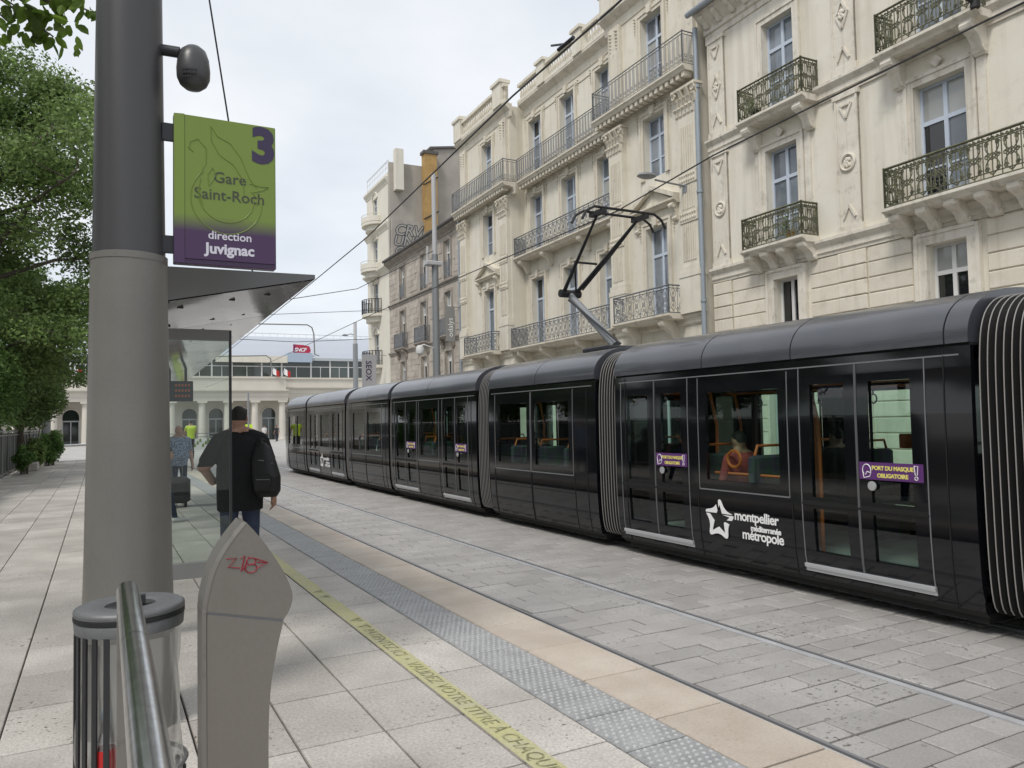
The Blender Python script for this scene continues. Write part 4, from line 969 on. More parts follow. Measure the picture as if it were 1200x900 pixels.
mull = [-18, -15, -12, -9, -6, -3, 0, 3, 6, 9.2, 12.0, 14.33, 17.9, 20.36, 24.06, 26.56, 29, 31.6, 34.2, 37, 40, 43, 46, 48]
for x0, x1 in zip(mull, mull[1:]):
    b = sb(); b.box(x0+0.09, x1-0.09, SY+3.0, SY+3.05, G+7.75, G+10.0); pn = b.build('glass_bay', M['stationglass'], ST)
    b = sb(); b.box(x0-0.09, x0+0.09, SY+2.9, SY+3.1, G+7.75, G+10.0); b.box(x0+0.09, x1-0.09, SY+2.94, SY+2.99, G+9.15, G+9.25); b.box((x0+x1)/2-0.04, (x0+x1)/2+0.04, SY+2.94, SY+2.99, G+7.75, G+9.15); b.build('mullion', M['winwhite'], pn)
b = sb(); b.box(xs0, 48, SY+2.6, SY+4.0, G+10.0, G+10.35); b.build('eaves', M['wingrey'], ST)
b = sb(); b.box(12.4, 21.0, SY+2.4, SY+4.0, G+9.65, G+10.5); b.build('beige_fascia', M['tower'], ST)
b = sb(); b.box(21.01, 24.1, SY+2.3, SY+4.0, G+9.75, G+10.95); b.build('blue_box', M['boxblue'], ST)
# long curved metal roof
b = sb(); prof = [(SY+4.0, G+10.3), (SY+5.0, G+11.2), (SY+7, G+12.4), (SY+10, G+13.5), (SY+14, G+14.2), (SY+20, G+14.5)]
for p, q in zip(prof, prof[1:]): b.quad((-20, p[0], p[1]), (55, p[0], p[1]), (55, q[0], q[1]), (-20, q[0], q[1]))
b.box(-20, 55, SY+4.0, SY+20, G+9.9, G+10.2); rfS = b.build('metal_roof', M['stationroof'], ST)
b = sb()
for k in range(75): b.box(-20+k, -19.97+k, SY+13.8, SY+13.85, G+14.2, G+14.6)
b.box(-20, 55, SY+13.78, SY+13.86, G+14.6, G+14.66); b.build('roof_railing', M['wingrey'], rfS)
# roof sign
sg = empty('station_sign', (23.15, SY+4.2, G+11.0), 0, 'crimson railway sign with white italic letters on the station roof', 'sign')
b = MB(); b.prism([(-1.05, -0.05), (1.0, -0.05), (1.22, 0.45), (1.02, 1.0), (0.2, 1.16), (-1.05, 1.22)], 'y', -0.08, 0.08); b.build('panel', M['sncfred'], sg)
b = MB(); b.prism([(-1.05, -0.049), (-0.55, -0.049), (-0.85, 0.6), (-0.75, 1.20), (-1.05, 1.219)], 'y', -0.088, -0.081); b.build('plum_edge', M['sncfplum'], sg)
lettering('SNCF', 0.66, frame_mtx((-0.95, -0.095, 0.3), (1, 0, 0), (0, 0, 1)), M['white'], sg, extrude=0.004, offset=0.02, shear=0.3, spacing=0.92)
b = MB(); b.box(-0.8, -0.72, -0.04, 0.04, -0.7, -0.051); b.box(0.72, 0.8, -0.04, 0.04, -0.7, -0.051); b.build('post', M['mast'], sg)
for k, (x, z, lab) in enumerate(((18.4, 8.05, 'left of two small red and white flags on the station terrace'), (19.75, 8.0, 'right of two small red and white flags on the station terrace'), (-2.8, 8.1, 'small red and white flag on the station terrace left of the big grey pole'))):
    f = empty('flag', (x, SY+0.2, G+z-0.6), 0, lab, 'flag', 'station flags')
    b = MB(); b.tube([(0, 0, 0), (0.3, -0.6, 1.4)], 0.03, 5); b.build('flagpole', M['winwhite'], f)
    b = MB(); n = 6
    for i in range(n):
        for m_, (u0, u1) in ((0, (0, 0.5)), (1, (0.5, 1.0))):
            P = lambda u, v: (0.25+u*0.75, -0.55+0.1*math.sin(u*6+v), 1.35-v*0.75-u*0.45)
            b.quad(P(u0, i/n), P(u1, i/n), P(u1, (i+1)/n), P(u0, (i+1)/n), m_)
    b.build('cloth', [M['white'], M['bottle_red']], f)

# ================================================================== TRAM
TX, TY0 = 7.80, 17.0
TRO = (TX, TY0, STREET)
TR = empty('tram', TRO, 0, 'long articulated black tram with tinted windows and a raised pantograph', 'tram')
def tb(): return MB(off=(0, TY0, 0))
PROFS = [(0.16, 1.17), (0.22, 1.235), (0.45, 1.275), (0.8, 1.295), (1.1, 1.30), (1.9, 1.30), (2.3, 1.292), (2.48, 1.285)]
def px(z): return float(np.interp(z, [p[0] for p in PROFS], [p[1] for p in PROFS]))
def side_wall(b, ya, yb, opens, sg, m=0):
    ys = sorted({ya, yb, *[v for o in opens for v in o[:2]]}); zs = sorted({*[p[0] for p in PROFS], *[v for o in opens for v in o[2:4]]})
    for a, c in zip(ys, ys[1:]):
        for d, e_ in zip(zs, zs[1:]):
            my, mz = (a+c)/2, (d+e_)/2
            if any(o[0] < my < o[1] and o[2] < mz < o[3] for o in opens): continue
            P = [(sg*px(d), a, d), (sg*px(d), c, d), (sg*px(e_), c, e_), (sg*px(e_), a, e_)]
            b.quad(*(P if sg > 0 else P[::-1]), 1 if e_ <= 0.221 else m)
    for o in opens:   # reveal
        a, c, d, e_ = o[:4]; t = 0.05
        for z in (d, e_): b.quad((sg*px(z), a, z), (sg*px(z), c, z), (sg*(px(z)-t), c, z), (sg*(px(z)-t), a, z), m)
        for yy in (a, c): b.quad((sg*px(d), yy, d), (sg*px(e_), yy, e_), (sg*(px(e_)-t), yy, e_), (sg*(px(d)-t), yy, d), m)
def strip(b, ya, za, yb, zb_, t, sg=-1, pr=0.006, m=0):
    """thin raised line on the body side"""
    if abs(za-zb_) < 1e-6:
        b.box(*sorted((sg*(px(za)-0.01), sg*(px(za)+pr))), ya, yb, za-t/2, za+t/2, m)
    else:
        zz = sorted({za, zb_, *[p[0] for p in PROFS if za < p[0] < zb_]})
        for d, e_ in zip(zz, zz[1:]):
            x0 = px(d)+pr; x1 = px(e_)+pr
            b.quad((sg*x0, ya-t/2, d), (sg*x0, ya+t/2, d), (sg*x1, ya+t/2, e_), (sg*x1, ya-t/2, e_), m)
            for q in (-t/2, t/2): b.quad((sg*x0, ya+q, d), (sg*x1, ya+q, e_), (sg*(x1-0.01), ya+q, e_), (sg*(x0-0.01), ya+q, d), m)
ROOF = [(1.30, 2.505), (1.30, 2.60), (1.27, 2.70), (1.19, 2.81), (1.05, 2.905), (0.85, 2.975), (0.55, 3.02), (0.0, 3.04)]
def smooth_prof(P, n=4):
    out = []
    for i in range(len(P)-1):
        p0, p1, p2, p3 = (Vector(P[max(i-1, 0)]), Vector(P[i]), Vector(P[i+1]), Vector(P[min(i+2, len(P)-1)]))
        for k in range(n):
            t = k/n; out.append(tuple(0.5*((2*p1)+(-p0+p2)*t+(2*p0-5*p1+4*p2-p3)*t*t+(-p0+3*p1-3*p2+p3)*t**3)))
    out.append(tuple(P[-1])); return out
ROOF = smooth_prof(ROOF)
ROOFP = [(-x, z) for x, z in ROOF]+[(x, z) for x, z in reversed(ROOF[:-1])]
def roof(ya, yb, seams, mname='roof_shroud'):
    cuts = [ya]+seams+[yb]
    for a, c in zip(cuts, cuts[1:]):
        b = tb(); g = 0.008
        for p, q in zip(ROOFP, ROOFP[1:]): b.quad((p[0], a+g, p[1]), (q[0], a+g, q[1]), (q[0], c-g, q[1]), (p[0], c-g, p[1]))
        for yy in (a+g, c-g): b.poly([(p[0], yy, p[1]) for p in ROOFP])
        b.build(mname, M['tramroof'], TR, smooth=40)
glass_cache = {}
def pane_obj(parent, ya, yb, za, zb_, sg=-1, name='pane'):
    b = tb(); zz = sorted({za, zb_, *[p[0] for p in PROFS if za < p[0] < zb_]}); t = 0.022
    for d, e_ in zip(zz, zz[1:]):
        b.quad((sg*(px(d)-t), ya-0.01, d), (sg*(px(d)-t), yb+0.01, d), (sg*(px(e_)-t), yb+0.01, e_), (sg*(px(e_)-t), ya-0.01, e_))
    return b.build(name, M['tramglass'], parent)
SILL = []
def module(ya, yb, items, seams, near_trim=True):
    """items: ('door', y0, ym, y1) or ('win', y0, y1)"""
    op = []; 
    for it in items:
        if it[0] == 'door':
            _, y0, ym, y1 = it
            for a, c in ((y0, ym), (ym, y1)):
                q = 0.20*(c-a)
                op += [(a+q, c-q, 1.06, 2.22), (a+q, c-q, 0.50, 0.94)]
        else:
            _, y0, y1 = it; op.append((y0+0.13, y1-0.13, 1.15, 2.20))
    for sg in (-1, 1):
        b = tb(); side_wall(b, ya, yb, op, sg); body = b.build('body_side', [M['tram'], M['chassis']], TR)
        if sg == -1: near = body
        for o in op: pane_obj(body, *o, sg)
    # trims, seams, sills on the side that shows
    for it in items:
        if it[0] == 'door':
            _, y0, ym, y1 = it
            b = tb()
            for yy, t, mm in ((y0, 0.010, 'tramgrey'), (y1, 0.010, 'tramgrey'), (ym, 0.024, 'seamgrey')):
                b = tb(); strip(b, yy, 0.36, yy, 2.40, t); b.build('door_trim', M[mm], near)
            b = tb(); b.prism([(-px(0.32)+0.01, 0.28), (-px(0.29)-0.014, 0.285), (-px(0.29)-0.014, 0.318), (-px(0.32)-0.03, 0.324), (-px(0.32)-0.035, 0.36), (-px(0.32)-0.028, 0.365), (-px(0.32)+0.01, 0.365)], 'y', y0-0.01, y1+0.01); b.build('door_sill', M['tramsill'], near)
            b = tb(); strip(b, y0, 1.0, y1, 1.0, 0.045); b.build('door_rail', M['seam'], near)
        else:
            _, y0, y1 = it
            for yy in (y0, y1): b = tb(); strip(b, yy, 1.03, yy, 2.38, 0.009); b.build('window_trim', M['tramgrey'], near)
            b = tb(); strip(b, y0, 1.03, y1, 1.03, 0.016); b.build('window_trim', M['tramgrey'], near)
            b = tb(); strip(b, y0, 0.75, y1, 0.75, 0.012); b.build('panel_seam', M['seam'], near)
            for yy in (y0-0.03, y1+0.03): b = tb(); strip(b, yy, 0.2, yy, 1.0, 0.010); b.build('panel_seam', M['seam'], near)
    b = tb(); strip(b, ya+0.1, 2.405, yb-0.1, 2.405, 0.014); b.build('cant_rail_trim', M['tramgrey'], near)
    for yy in (ya+0.24, yb-0.24): b = tb(); strip(b, yy, 0.2, yy, 2.46, 0.010); b.build('end_seam', M['seam'], near)
    b = tb(); strip(b, ya, 0.27, yb, 0.27, 0.008); b.build('skirt_seam', M['seam'], near)
    # end bulkheads, floor, ceiling, underframe
    for yy in (ya, yb):
        b = tb(); P = [(-0.62, 0.2), (-px(0.2), 0.2)]+[(-p[1], p[0]) for p in PROFS[2:]]+[(p[1], p[0]) for p in reversed(PROFS[2:])]+[(px(0.2), 0.2), (0.62, 0.2), (0.62, 2.2), (-0.62, 2.2)]
        b.poly([(p[0], yy, p[1]) for p in P]); b.build('bulkhead', M['tram'], TR)
    b = tb(); b.box(-1.22, 1.22, ya, yb, 0.30, 0.36); b.build('floor', M['interfloor'], TR); b = tb(); b.box(-1.24, 1.24, ya, yb, 2.36, 2.47); b.build('ceiling', M['interior'], TR)
    b = tb(); b.box(-1.12, 1.12, ya+0.05, yb-0.05, 0.10, 0.295); b.build('underframe', M['chassis'], TR)
    b = tb(); b.box(-1.27, 1.27, ya, yb, 2.481, 2.504); b.build('roof_joint', M['seam'], TR)
    roof(ya, yb, seams)
    return near
def seats(ys, z=0.36):
    for y in ys:
        for sx_, xx in ((-1, -0.82), (1, 0.82)):
            b = tb()
            b.cbox(xx-0.40, xx+0.40, y-0.22, y+0.22, 0.75, 0.85, 0.03); b.cbox(xx-0.40, xx+0.40, y+0.16, y+0.26, 0.852, 1.45, 0.03); b.box(xx-0.3, xx+0.3, y-0.1, y+0.1, 0.362, 0.75)
            s_ = b.build('seat', M['seatfab'], TR)
            b = tb(); b.tube([(xx-0.34, y+0.21, 1.45), (xx-0.3, y+0.21, 1.56), (xx+0.3, y+0.21, 1.56), (xx+0.34, y+0.21, 1.45)], 0.018, 6); b.build('grab_handle', M['orange'], s_)
def poles(pts):
    for (x, y) in pts:
        b = tb(); b.tube([(x, y, 0.36), (x, y, 1.2), (x+0.06, y+0.05, 1.8), (x+0.03, y+0.12, 2.2), (x-0.1, y+0.3, 2.34)], 0.021, 7); b.build('handrail', M['orange'], TR, smooth=50)
M6 = module(3.90, 9.02, [('door', 4.32, 5.04, 5.73), ('win', 5.89, 7.29), ('door', 7.48, 8.14, 8.88)], [4.12, 5.82, 7.2])
M5 = module(9.52, 13.08, [('win', 10.15, 11.47), ('win', 11.50, 12.83)], [11.3])
M4 = module(13.64, 18.62, [('door', 14.04, 14.68, 15.36), ('win', 15.55, 16.75), ('door', 16.88, 17.62, 18.42)], [16.2])
M3 = module(18.86, 22.42, [('win', 19.41, 20.78), ('win', 20.81, 22.13)], [20.6])
M2 = module(22.86, 27.62, [('door', 23.1, 23.75, 24.4), ('win', 24.6, 25.9), ('door', 26.04, 26.7, 27.35)], [25.2])
M1 = module(27.86, 30.9, [('win', 28.2, 29.4), ('win', 29.45, 30.75)], [29.5])
M7 = module(-0.4, 3.14, [('win', 0.2, 1.45), ('win', 1.5, 2.8)], [1.4])
# rounded cab noses at both ends
for (yb, d) in ((30.9, 1), (-0.4, -1)):
    b = tb(); rings = []
    for k, (dy, sc, dz) in enumerate(((0, 1, 0), (0.5, 0.97, 0.02), (1.0, 0.9, 0.10), (1.35, 0.78, 0.3), (1.5, 0.6, 0.6))):
        P = [(-p[1]*sc, p[0]+dz*0.15) for p in PROFS]+[(x*sc, z-dz*1.1) for x, z in ROOFP]+[(p[1]*sc, p[0]+dz*0.15) for p in reversed(PROFS)]
        n = len(b.v); b.v += [(p[0], yb+d*dy, p[1]) for p in P]; rings.append((n, len(P)))
    for (a, n), (c, _) in zip(rings, rings[1:]): b.join(a, c, n)
    b._f(tuple(range(rings[-1][0], rings[-1][0]+rings[-1][1])), 0)
    b.build('cab_nose', M['tram'], TR, smooth=45)
# bellows: dark sleeve with pale ribs
BP = [(-1.10, 0.20), (-1.19, 0.26), (-1.235, 0.5), (-1.255, 1.0), (-1.255, 2.0), (-1.23, 2.45), (-1.17, 2.68), (-1.05, 2.82), (-0.85, 2.90), (-0.4, 2.94)]
BP = smooth_prof(BP, 3)
BP = BP+[(-x, z) for x, z in reversed(BP)]
rb = MB(); rb.tube([(p[0]*1.006, 0, p[1]+0.01) for p in BP], 0.0055, 5); ribm = rb.mesh('bellows_rib', M['rib'], smooth=60)
for ya, yb in ((3.14, 3.90), (9.02, 9.52), (13.08, 13.64), (18.62, 18.86), (22.42, 22.86), (27.62, 27.86)):
    b = tb(); n = 2*round((yb-ya)/0.070)
    yy = np.linspace(ya+0.02, yb-0.02, n+1)
    prof = [(yy[i], 1.0 if i % 2 else 0.965) for i in range(n+1)]
    for (y0, s0), (y1, s1) in zip(prof, prof[1:]):
        for p, q in zip(BP, BP[1:]): b.quad((p[0]*s0, y0, p[1]), (q[0]*s0, y0, q[1]), (q[0]*s1, y1, q[1]), (p[0]*s1, y1, p[1]))
    be = b.build('bellows', M['bellow'], TR)
    for i in range(1, n, 2): link('bellows_rib', ribm, be, (0, yy[i]-TY0, 0))
# wheels peeping under the bogie modules
q = MB(); q.cyl((-0.07, 0, 0), (0.07, 0, 0), 0.27, n=20); q.cyl((-0.085, 0, 0), (-0.0701, 0, 0), 0.12, n=12); whm = q.mesh('wheel', M['mast'], smooth=30)
for y in (10.45, 12.15, 19.8, 21.5, 29, 1.2, 2.4):
    for x in (-0.70, 0.70): link('wheel', whm, TR, (x if x < 0 else x, y-TY0, 0.275))
# stickers on the doors, roundel, city emblem
def tram_face(y, z, sz=1): return frame_mtx((-px(z)-0.009, y-TY0, z), (0, -1, 0), (0, 0, 1))
def mask_sticker(y0, y1):
    w = y1-y0; b = tb(); zc = 1.36
    b.box(-px(zc)-0.006, -px(zc)+0.0, y0, y1, 1.28, 1.445); s_ = b.build('sticker', M['sticker'], M6 if y0 < 9 else M4)
    k = w/0.68
    for txt, zz, sz in (('PORT DU MASQUE', 1.375, 0.054), ('OBLIGATOIRE', 1.305, 0.054)):
        lettering(txt, sz*k**0.5, tram_face((y0+y1)/2-0.025*k, zz), M['stickeryellow'], s_, extrude=0.0005, offset=0.0022, align='CENTER', spacing=0.95*k**0.5)
    b = tb(); cy = y1-0.085*k; x = -px(zc)-0.008
    b.tube([(x, cy+0.045*math.cos(a), 1.37+0.055*math.sin(a)) for a in [math.pi*(-0.25+1.35*i/12) for i in range(13)]], 0.005, 4)
    b.tube([(x, cy+0.04, 1.33), (x, cy+0.03, 1.295), (x, cy-0.03, 1.31), (x, cy-0.045, 1.345), (x, cy-0.005, 1.355), (x, cy+0.015, 1.325)], 0.005, 4)
    cy = y0+0.07*k
    b.tube([(x, cy+0.018, 1.425), (x, cy-0.018, 1.425), (x, cy-0.01, 1.345), (x, cy+0.01, 1.345), (x, cy+0.018, 1.425)], 0.004, 4); b.tube([(x, cy+0.016*math.cos(a), 1.315+0.016*math.sin(a)) for a in [k_*0.785 for k_ in range(8)]], 0.004, 4, closed=True)
    b.build('pictogram', M['white'], s_)
    b = tb(); b.lathe([(0.045, 0), (0.045, 0.012), (0.02, 0.014)], 0, 0, 16)
    b.v = [(-px(1.22)-v[2]-0.002, y1-0.14*k+v[0], 1.22+v[1]) for v in b.v]; b.build('door_button', M['tramsill'], s_)
mask_sticker(4.36, 5.02); mask_sticker(7.51, 8.12)
for y0, y1 in ((14.1, 14.66), (16.95, 17.55)): mask_sticker(y0, y1)
def emblem(yc, zc, s_, par, words=True):
    def star(ro, ri, rnd_):
        C_ = [Vector((math.cos(math.pi/2+0.6283*i-0.08), math.sin(math.pi/2+0.6283*i-0.08)))*(ro if i % 2 == 0 else ri) for i in range(10)]; out = []
        for i in range(10):
            p0, p1, p2 = (C_[i-1]+C_[i])/2, C_[i], (C_[i]+C_[(i+1) % 10])/2
            for k in range(6):
                t = k/6
                if rnd_: out.append(p0*(1-t)**2+p1*2*t*(1-t)+p2*t*t)
                else: out.append(p0.lerp(p1, t*2) if t < 0.5 else p1.lerp(p2, t*2-1))
        return out
    A_, B_ = star(0.285*s_, 0.145*s_, True), star(0.18*s_, 0.083*s_, False)
    em = tb(); x0, x1 = -px(zc)-0.003, -px(zc)-0.009
    for i in range(60):
        if i in (5, 6, 46, 47): continue
        q = (i+1) % 60; em.prism([(yc-v.x, zc+v.y) for v in (A_[i], A_[q], B_[q], B_[i])], 'x', x1, x0)
    o = em.build('emblem', M['white'], par)
    if words:
        for txt, yy, zz, sz in (('montpellier', yc-0.255*s_, zc+0.03, 0.155), ('m\u00e9diterran\u00e9e', yc-0.50*s_, zc-0.07, 0.088), ('m\u00e9tropole', yc-0.36*s_, zc-0.175, 0.155)):
            lettering(txt, sz*s_, tram_face(yy, zz), M['white'], o, extrude=0.0006, offset=0.0035*s_, spacing=0.92)
emblem(6.98, 0.68, 1.0, M6); emblem(25.6, 0.68, 1.0, M2)
# interior
seats([6.3, 7.1, 10.3, 11.2, 12.1, 12.8, 15.9, 16.5, 19.8, 20.6, 21.4, 25.0, 25.6, 0.6, 1.6, 2.6])
poles([(-0.95, 5.78), (-0.4, 6.3), (-0.95, 7.35), (0.5, 5.1), (0.3, 8.2), (-0.3, 9.7), (0.3, 11.0), (-0.4, 12.6), (-0.9, 15.45), (0.2, 16.0), (-0.9, 16.8), (0.4, 20), (-0.4, 21)])
b = tb(); b.tube([(-1.12, 5.95, 1.22), (-1.12, 7.2, 1.22)], 0.02, 6); b.tube([(-1.15+0.0, 6.85+0.11*math.cos(a), 1.40+0.10*math.sin(a)) for a in [k*0.6283 for k in range(10)]], 0.018, 6, closed=True); b.build('handrail', M['orange'], TR, smooth=50)
b = tb(); b.cbox(-0.95, -0.78, 6.05, 6.2, 1.3, 1.62, 0.02); b.build('ticket_machine', M['pvalid'], TR)
b = tb(); b.cbox(0.9, 1.1, 5.35, 5.6, 1.55, 1.75, 0.02); b.build('notice', M['cloth_red'], TR)
b = tb(); b.tube([(-0.75, 3.95, 2.24), (-0.75, 9.0, 2.24)], 0.018, 6); b.tube([(0.75, 3.95, 2.24), (0.75, 9.0, 2.24)], 0.018, 6); b.build('ceiling_rail', M['orange'], TR, smooth=50)
for y in (4.2, 4.9, 5.6, 6.4, 7.2, 8.3, 10.0, 10.9, 11.8, 12.7, 15.0, 16.0, 17.2, 20.0, 21.2):
    b = tb(); b.tube([(0.78, y, 2.36), (0.80, y, 2.15)], 0.012, 5); b.tube([(0.80, y+0.05*math.cos(a), 2.09+0.06*math.sin(a)) for a in [k*0.7854 for k in range(8)]], 0.011, 5, closed=True); b.build('strap_handle', M['seatfab'], TR)
for (y, z, x, m_) in ((6.9, 2.2, 0.6, 'pvalid'), (5.3, 1.9, 1.0, 'cloth_white'), (8.0, 2.0, 1.05, 'orange'), (6.1, 1.55, 1.1, 'orange')):
    b = tb(); b.cbox(x-0.03, x+0.03, y-0.16, y+0.16, z-0.09, z+0.09, 0.01); b.build('notice', M[m_], TR)
# pantograph (knee leads, contact head above)
PH = 5.42
b = tb(); b.cbox(-0.45, 0.45, 10.4, 11.1, 3.035, 3.12, 0.02); pg = b.build('pantograph', M['darkmetal'], TR)
b = tb(); b.tube([(0, 10.75, 3.15), (0, 12.16, 4.24)], [0.085, 0.065], 10); b.build('lower_arm', M['mast'], pg, smooth=40)
b = tb(); b.tube([(-0.12, 10.45, 3.15), (-0.1, 12.05, 4.12)], 0.02, 6); b.build('guide_rod', M['darkmetal'], pg)
b = tb(); b.tube([(-0.22, 12.16, 4.26), (0.22, 12.16, 4.26)], 0.075, 8)
b.tube([(-0.14, 12.16, 4.28), (-0.42, 10.62, PH-0.1)], [0.038, 0.022], 7); b.tube([(0.14, 12.16, 4.28), (0.42, 10.62, PH-0.1)], [0.038, 0.026], 7)
b.tube([(0.18, 12.0, 4.32), (0.30, 11.2, 4.85), (0.44, 10.68, PH-0.12)], 0.018, 6); b.tube([(-0.24, 11.6, 4.74), (0.24, 11.6, 4.74)], 0.022, 6); b.tube([(-0.24, 11.6, 4.74), (0.1, 12.1, 4.3)], 0.018, 6)
b.build('upper_arm', M['black'], pg, smooth=40)
b = tb()
for dy in (-0.16, 0.16):
    b.tube([(-0.86, 10.55+dy, PH-0.24), (-0.78, 10.55+dy, PH-0.10), (-0.62, 10.55+dy, PH-0.01), (0.62, 10.55+dy, PH-0.01), (0.78, 10.55+dy, PH-0.10), (0.86, 10.55+dy, PH-0.24)], 0.023, 7)
for xx in (-0.44, 0.44): b.box(xx-0.05, xx+0.05, 10.36, 10.74, PH-0.10, PH-0.03)
b.build('contact_head', M['black'], pg, smooth=40)

# ================================================================== STREET FURNITURE
# --- big tapered platform mast
PX, PYm = 0.145, 4.88
pm = empty('platform_mast', (PX, PYm, 0), 0, 'thick tapering grey mast on the platform with a dark upper half', 'mast')
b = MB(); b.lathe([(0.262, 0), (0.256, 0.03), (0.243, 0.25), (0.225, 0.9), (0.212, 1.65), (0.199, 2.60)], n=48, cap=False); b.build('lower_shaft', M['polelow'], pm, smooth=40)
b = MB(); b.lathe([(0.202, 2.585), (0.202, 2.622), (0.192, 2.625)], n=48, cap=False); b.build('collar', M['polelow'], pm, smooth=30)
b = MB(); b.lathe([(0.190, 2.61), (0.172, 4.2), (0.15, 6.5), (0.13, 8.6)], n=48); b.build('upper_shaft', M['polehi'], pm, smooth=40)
# --- stop sign on the mast
sx0, sx1, sz0, sz1, sy = 0.372, 0.945, 2.59, 3.47, 4.80
sgn = empty('stop_sign', (sx0, sy, sz0), 0, 'green and purple tram stop sign with a dark line number, hung from the thick mast', 'sign')
so = (sx0, sy, sz0)
def sgradient():
    m = bpy.data.materials.new('sign_face_print'); m.use_nodes = True; N = m.node_tree.nodes; L = m.node_tree.links; bs = N['Principled BSDF']; bs.inputs['Roughness'].default_value = 0.28
    g = N.new('ShaderNodeNewGeometry'); s_ = N.new('ShaderNodeSeparateXYZ'); L.new(g.outputs['Position'], s_.inputs[0])
    r = N.new('ShaderNodeMapRange'); r.inputs[1].default_value = 2.59; r.inputs[2].default_value = 3.47; L.new(s_.outputs[2], r.inputs[0])
    cr = N.new('ShaderNodeValToRGB'); e_ = cr.color_ramp.elements; e_[0].position = 0.22; e_[0].color = (0.052, 0.02, 0.075, 1); e_[1].position = 0.33; e_[1].color = (0.165, 0.235, 0.035, 1)
    L.new(r.outputs[0], cr.inputs[0]); L.new(cr.outputs[0], bs.inputs['Base Color']); return m
M['signface'] = sgradient()
b = MB(off=so); b.cbox(sx0+0.0, sx1, sy-0.02, sy+0.05, sz0, sz1, 0.004); b.build('panel', M['signface'], sgn)
b = MB(off=so); b.prism([(sx0, sy-0.021), (sx0+0.056, sy-0.032), (sx0+0.056, sy-0.021)], 'z', sz0+0.002, sz1-0.002); b.build('folded_edge', M['signface'], sgn)
b = MB(off=so); b.box(sx0+0.058, sx1-0.006, sy-0.03, sy-0.021, sz0+0.03, sz1-0.006); b.build('glass_face', M['signface'], sgn)
for z in (0.72, 0.06): b = MB(off=so); b.box(sx0-0.06, sx0+0.02, sy-0.0, sy+0.03, sz0+z, sz0+z+0.1); b.build('bracket', M['darkmetal'], sgn)
def on_sign(x, z): return frame_mtx((x-sx0, -0.0315, z-sz0), (1, 0, 0), (0, 0, 1))
lettering('3', 0.29, on_sign(0.800, 3.245), M['digit'], sgn, extrude=0.0004, offset=0.014, name='line_number')
lettering('Gare', 0.092, on_sign(0.678, 3.085), M['signtext'], sgn, extrude=0.0004, align='CENTER', offset=0.0006)
lettering('Saint-Roch', 0.092, on_sign(0.678, 2.980), M['signtext'], sgn, extrude=0.0004, align='CENTER', offset=0.0006)
lettering('direction', 0.068, on_sign(0.678, 2.745), M['lilac'], sgn, extrude=0.0004, align='CENTER', offset=0.001)
lettering('Juvignac', 0.086, on_sign(0.678, 2.66), M['lilac'], sgn, extrude=0.0004, align='CENTER', offset=0.003)
b = MB(off=so); yy = sy-0.0312
def orn(pts, r=0.0026): b.tube([(p[0], yy, p[1]) for p in pts], r, 4)
orn([(0.66+0.20*math.cos(a)*1.0, 2.985+0.205*math.sin(a)) for a in [math.pi*(0.72+1.28*k/30) for k in range(31)]])
orn([(0.66+0.155*math.cos(a), 3.0+0.15*math.sin(a)) for a in [math.pi*(0.9+1.1*k/24) for k in range(25)]])
orn([(0.51, 3.12), (0.545, 3.2), (0.545, 3.28), (0.50, 3.33), (0.46, 3.31), (0.45, 3.27), (0.475, 3.25)])
orn([(0.515, 3.10), (0.50, 3.02), (0.53, 2.94)]); orn([(0.57, 3.42), (0.61, 3.36), (0.68, 3.33), (0.74, 3.25), (0.79, 3.13), (0.83, 3.08)]); orn([(0.57, 3.42), (0.575, 3.33), (0.62, 3.25), (0.70, 3.20), (0.75, 3.12), (0.76, 3.02)])
orn([(0.79, 3.10), (0.85, 3.09), (0.90, 3.09), (0.86, 3.065), (0.81, 3.05)]); orn([(0.80, 3.05), (0.84, 3.01), (0.83, 2.97)]); orn([(0.56, 3.06), (0.60, 3.13), (0.58, 3.17), (0.555, 3.13), (0.56, 3.06)])
b.build('scroll_ornament', M['ornament'], sgn)
# --- loudspeaker pod
po = empty('speaker_pod', (PX+0.2, 4.80, 3.85), 0, 'rounded dark loudspeaker pod on a short arm above the green sign', 'loudspeaker')
b = MB(); b.tube([(-0.05, 0.03, -0.0), (0.06, 0.0, -0.01)], 0.032, 10); b.tube([(0.055, 0, -0.01), (0.15, 0, -0.035)], 0.018, 8); b.build('arm', M['darkmetal'], po, smooth=40)
b = MB(); b.lathe([(0.0, -0.225), (0.045, -0.215), (0.075, -0.19), (0.092, -0.15), (0.094, -0.10), (0.088, -0.04), (0.07, 0.012), (0.04, 0.038), (0.0, 0.045)], 0.135, 0, 20, cap=False); b.build('housing', M['polehi'], po, smooth=60)
b = MB()
for k in range(16):
    a = R(250)+0.16*(k % 6)-0.4; z = -0.135-0.022*(k//6); b.box(0.135+0.094*math.cos(a)-0.004, 0.135+0.094*math.cos(a)+0.004, 0.094*math.sin(a)-0.004, 0.094*math.sin(a)+0.004, z-0.005, z+0.005)
b.build('grille', M['black'], po)
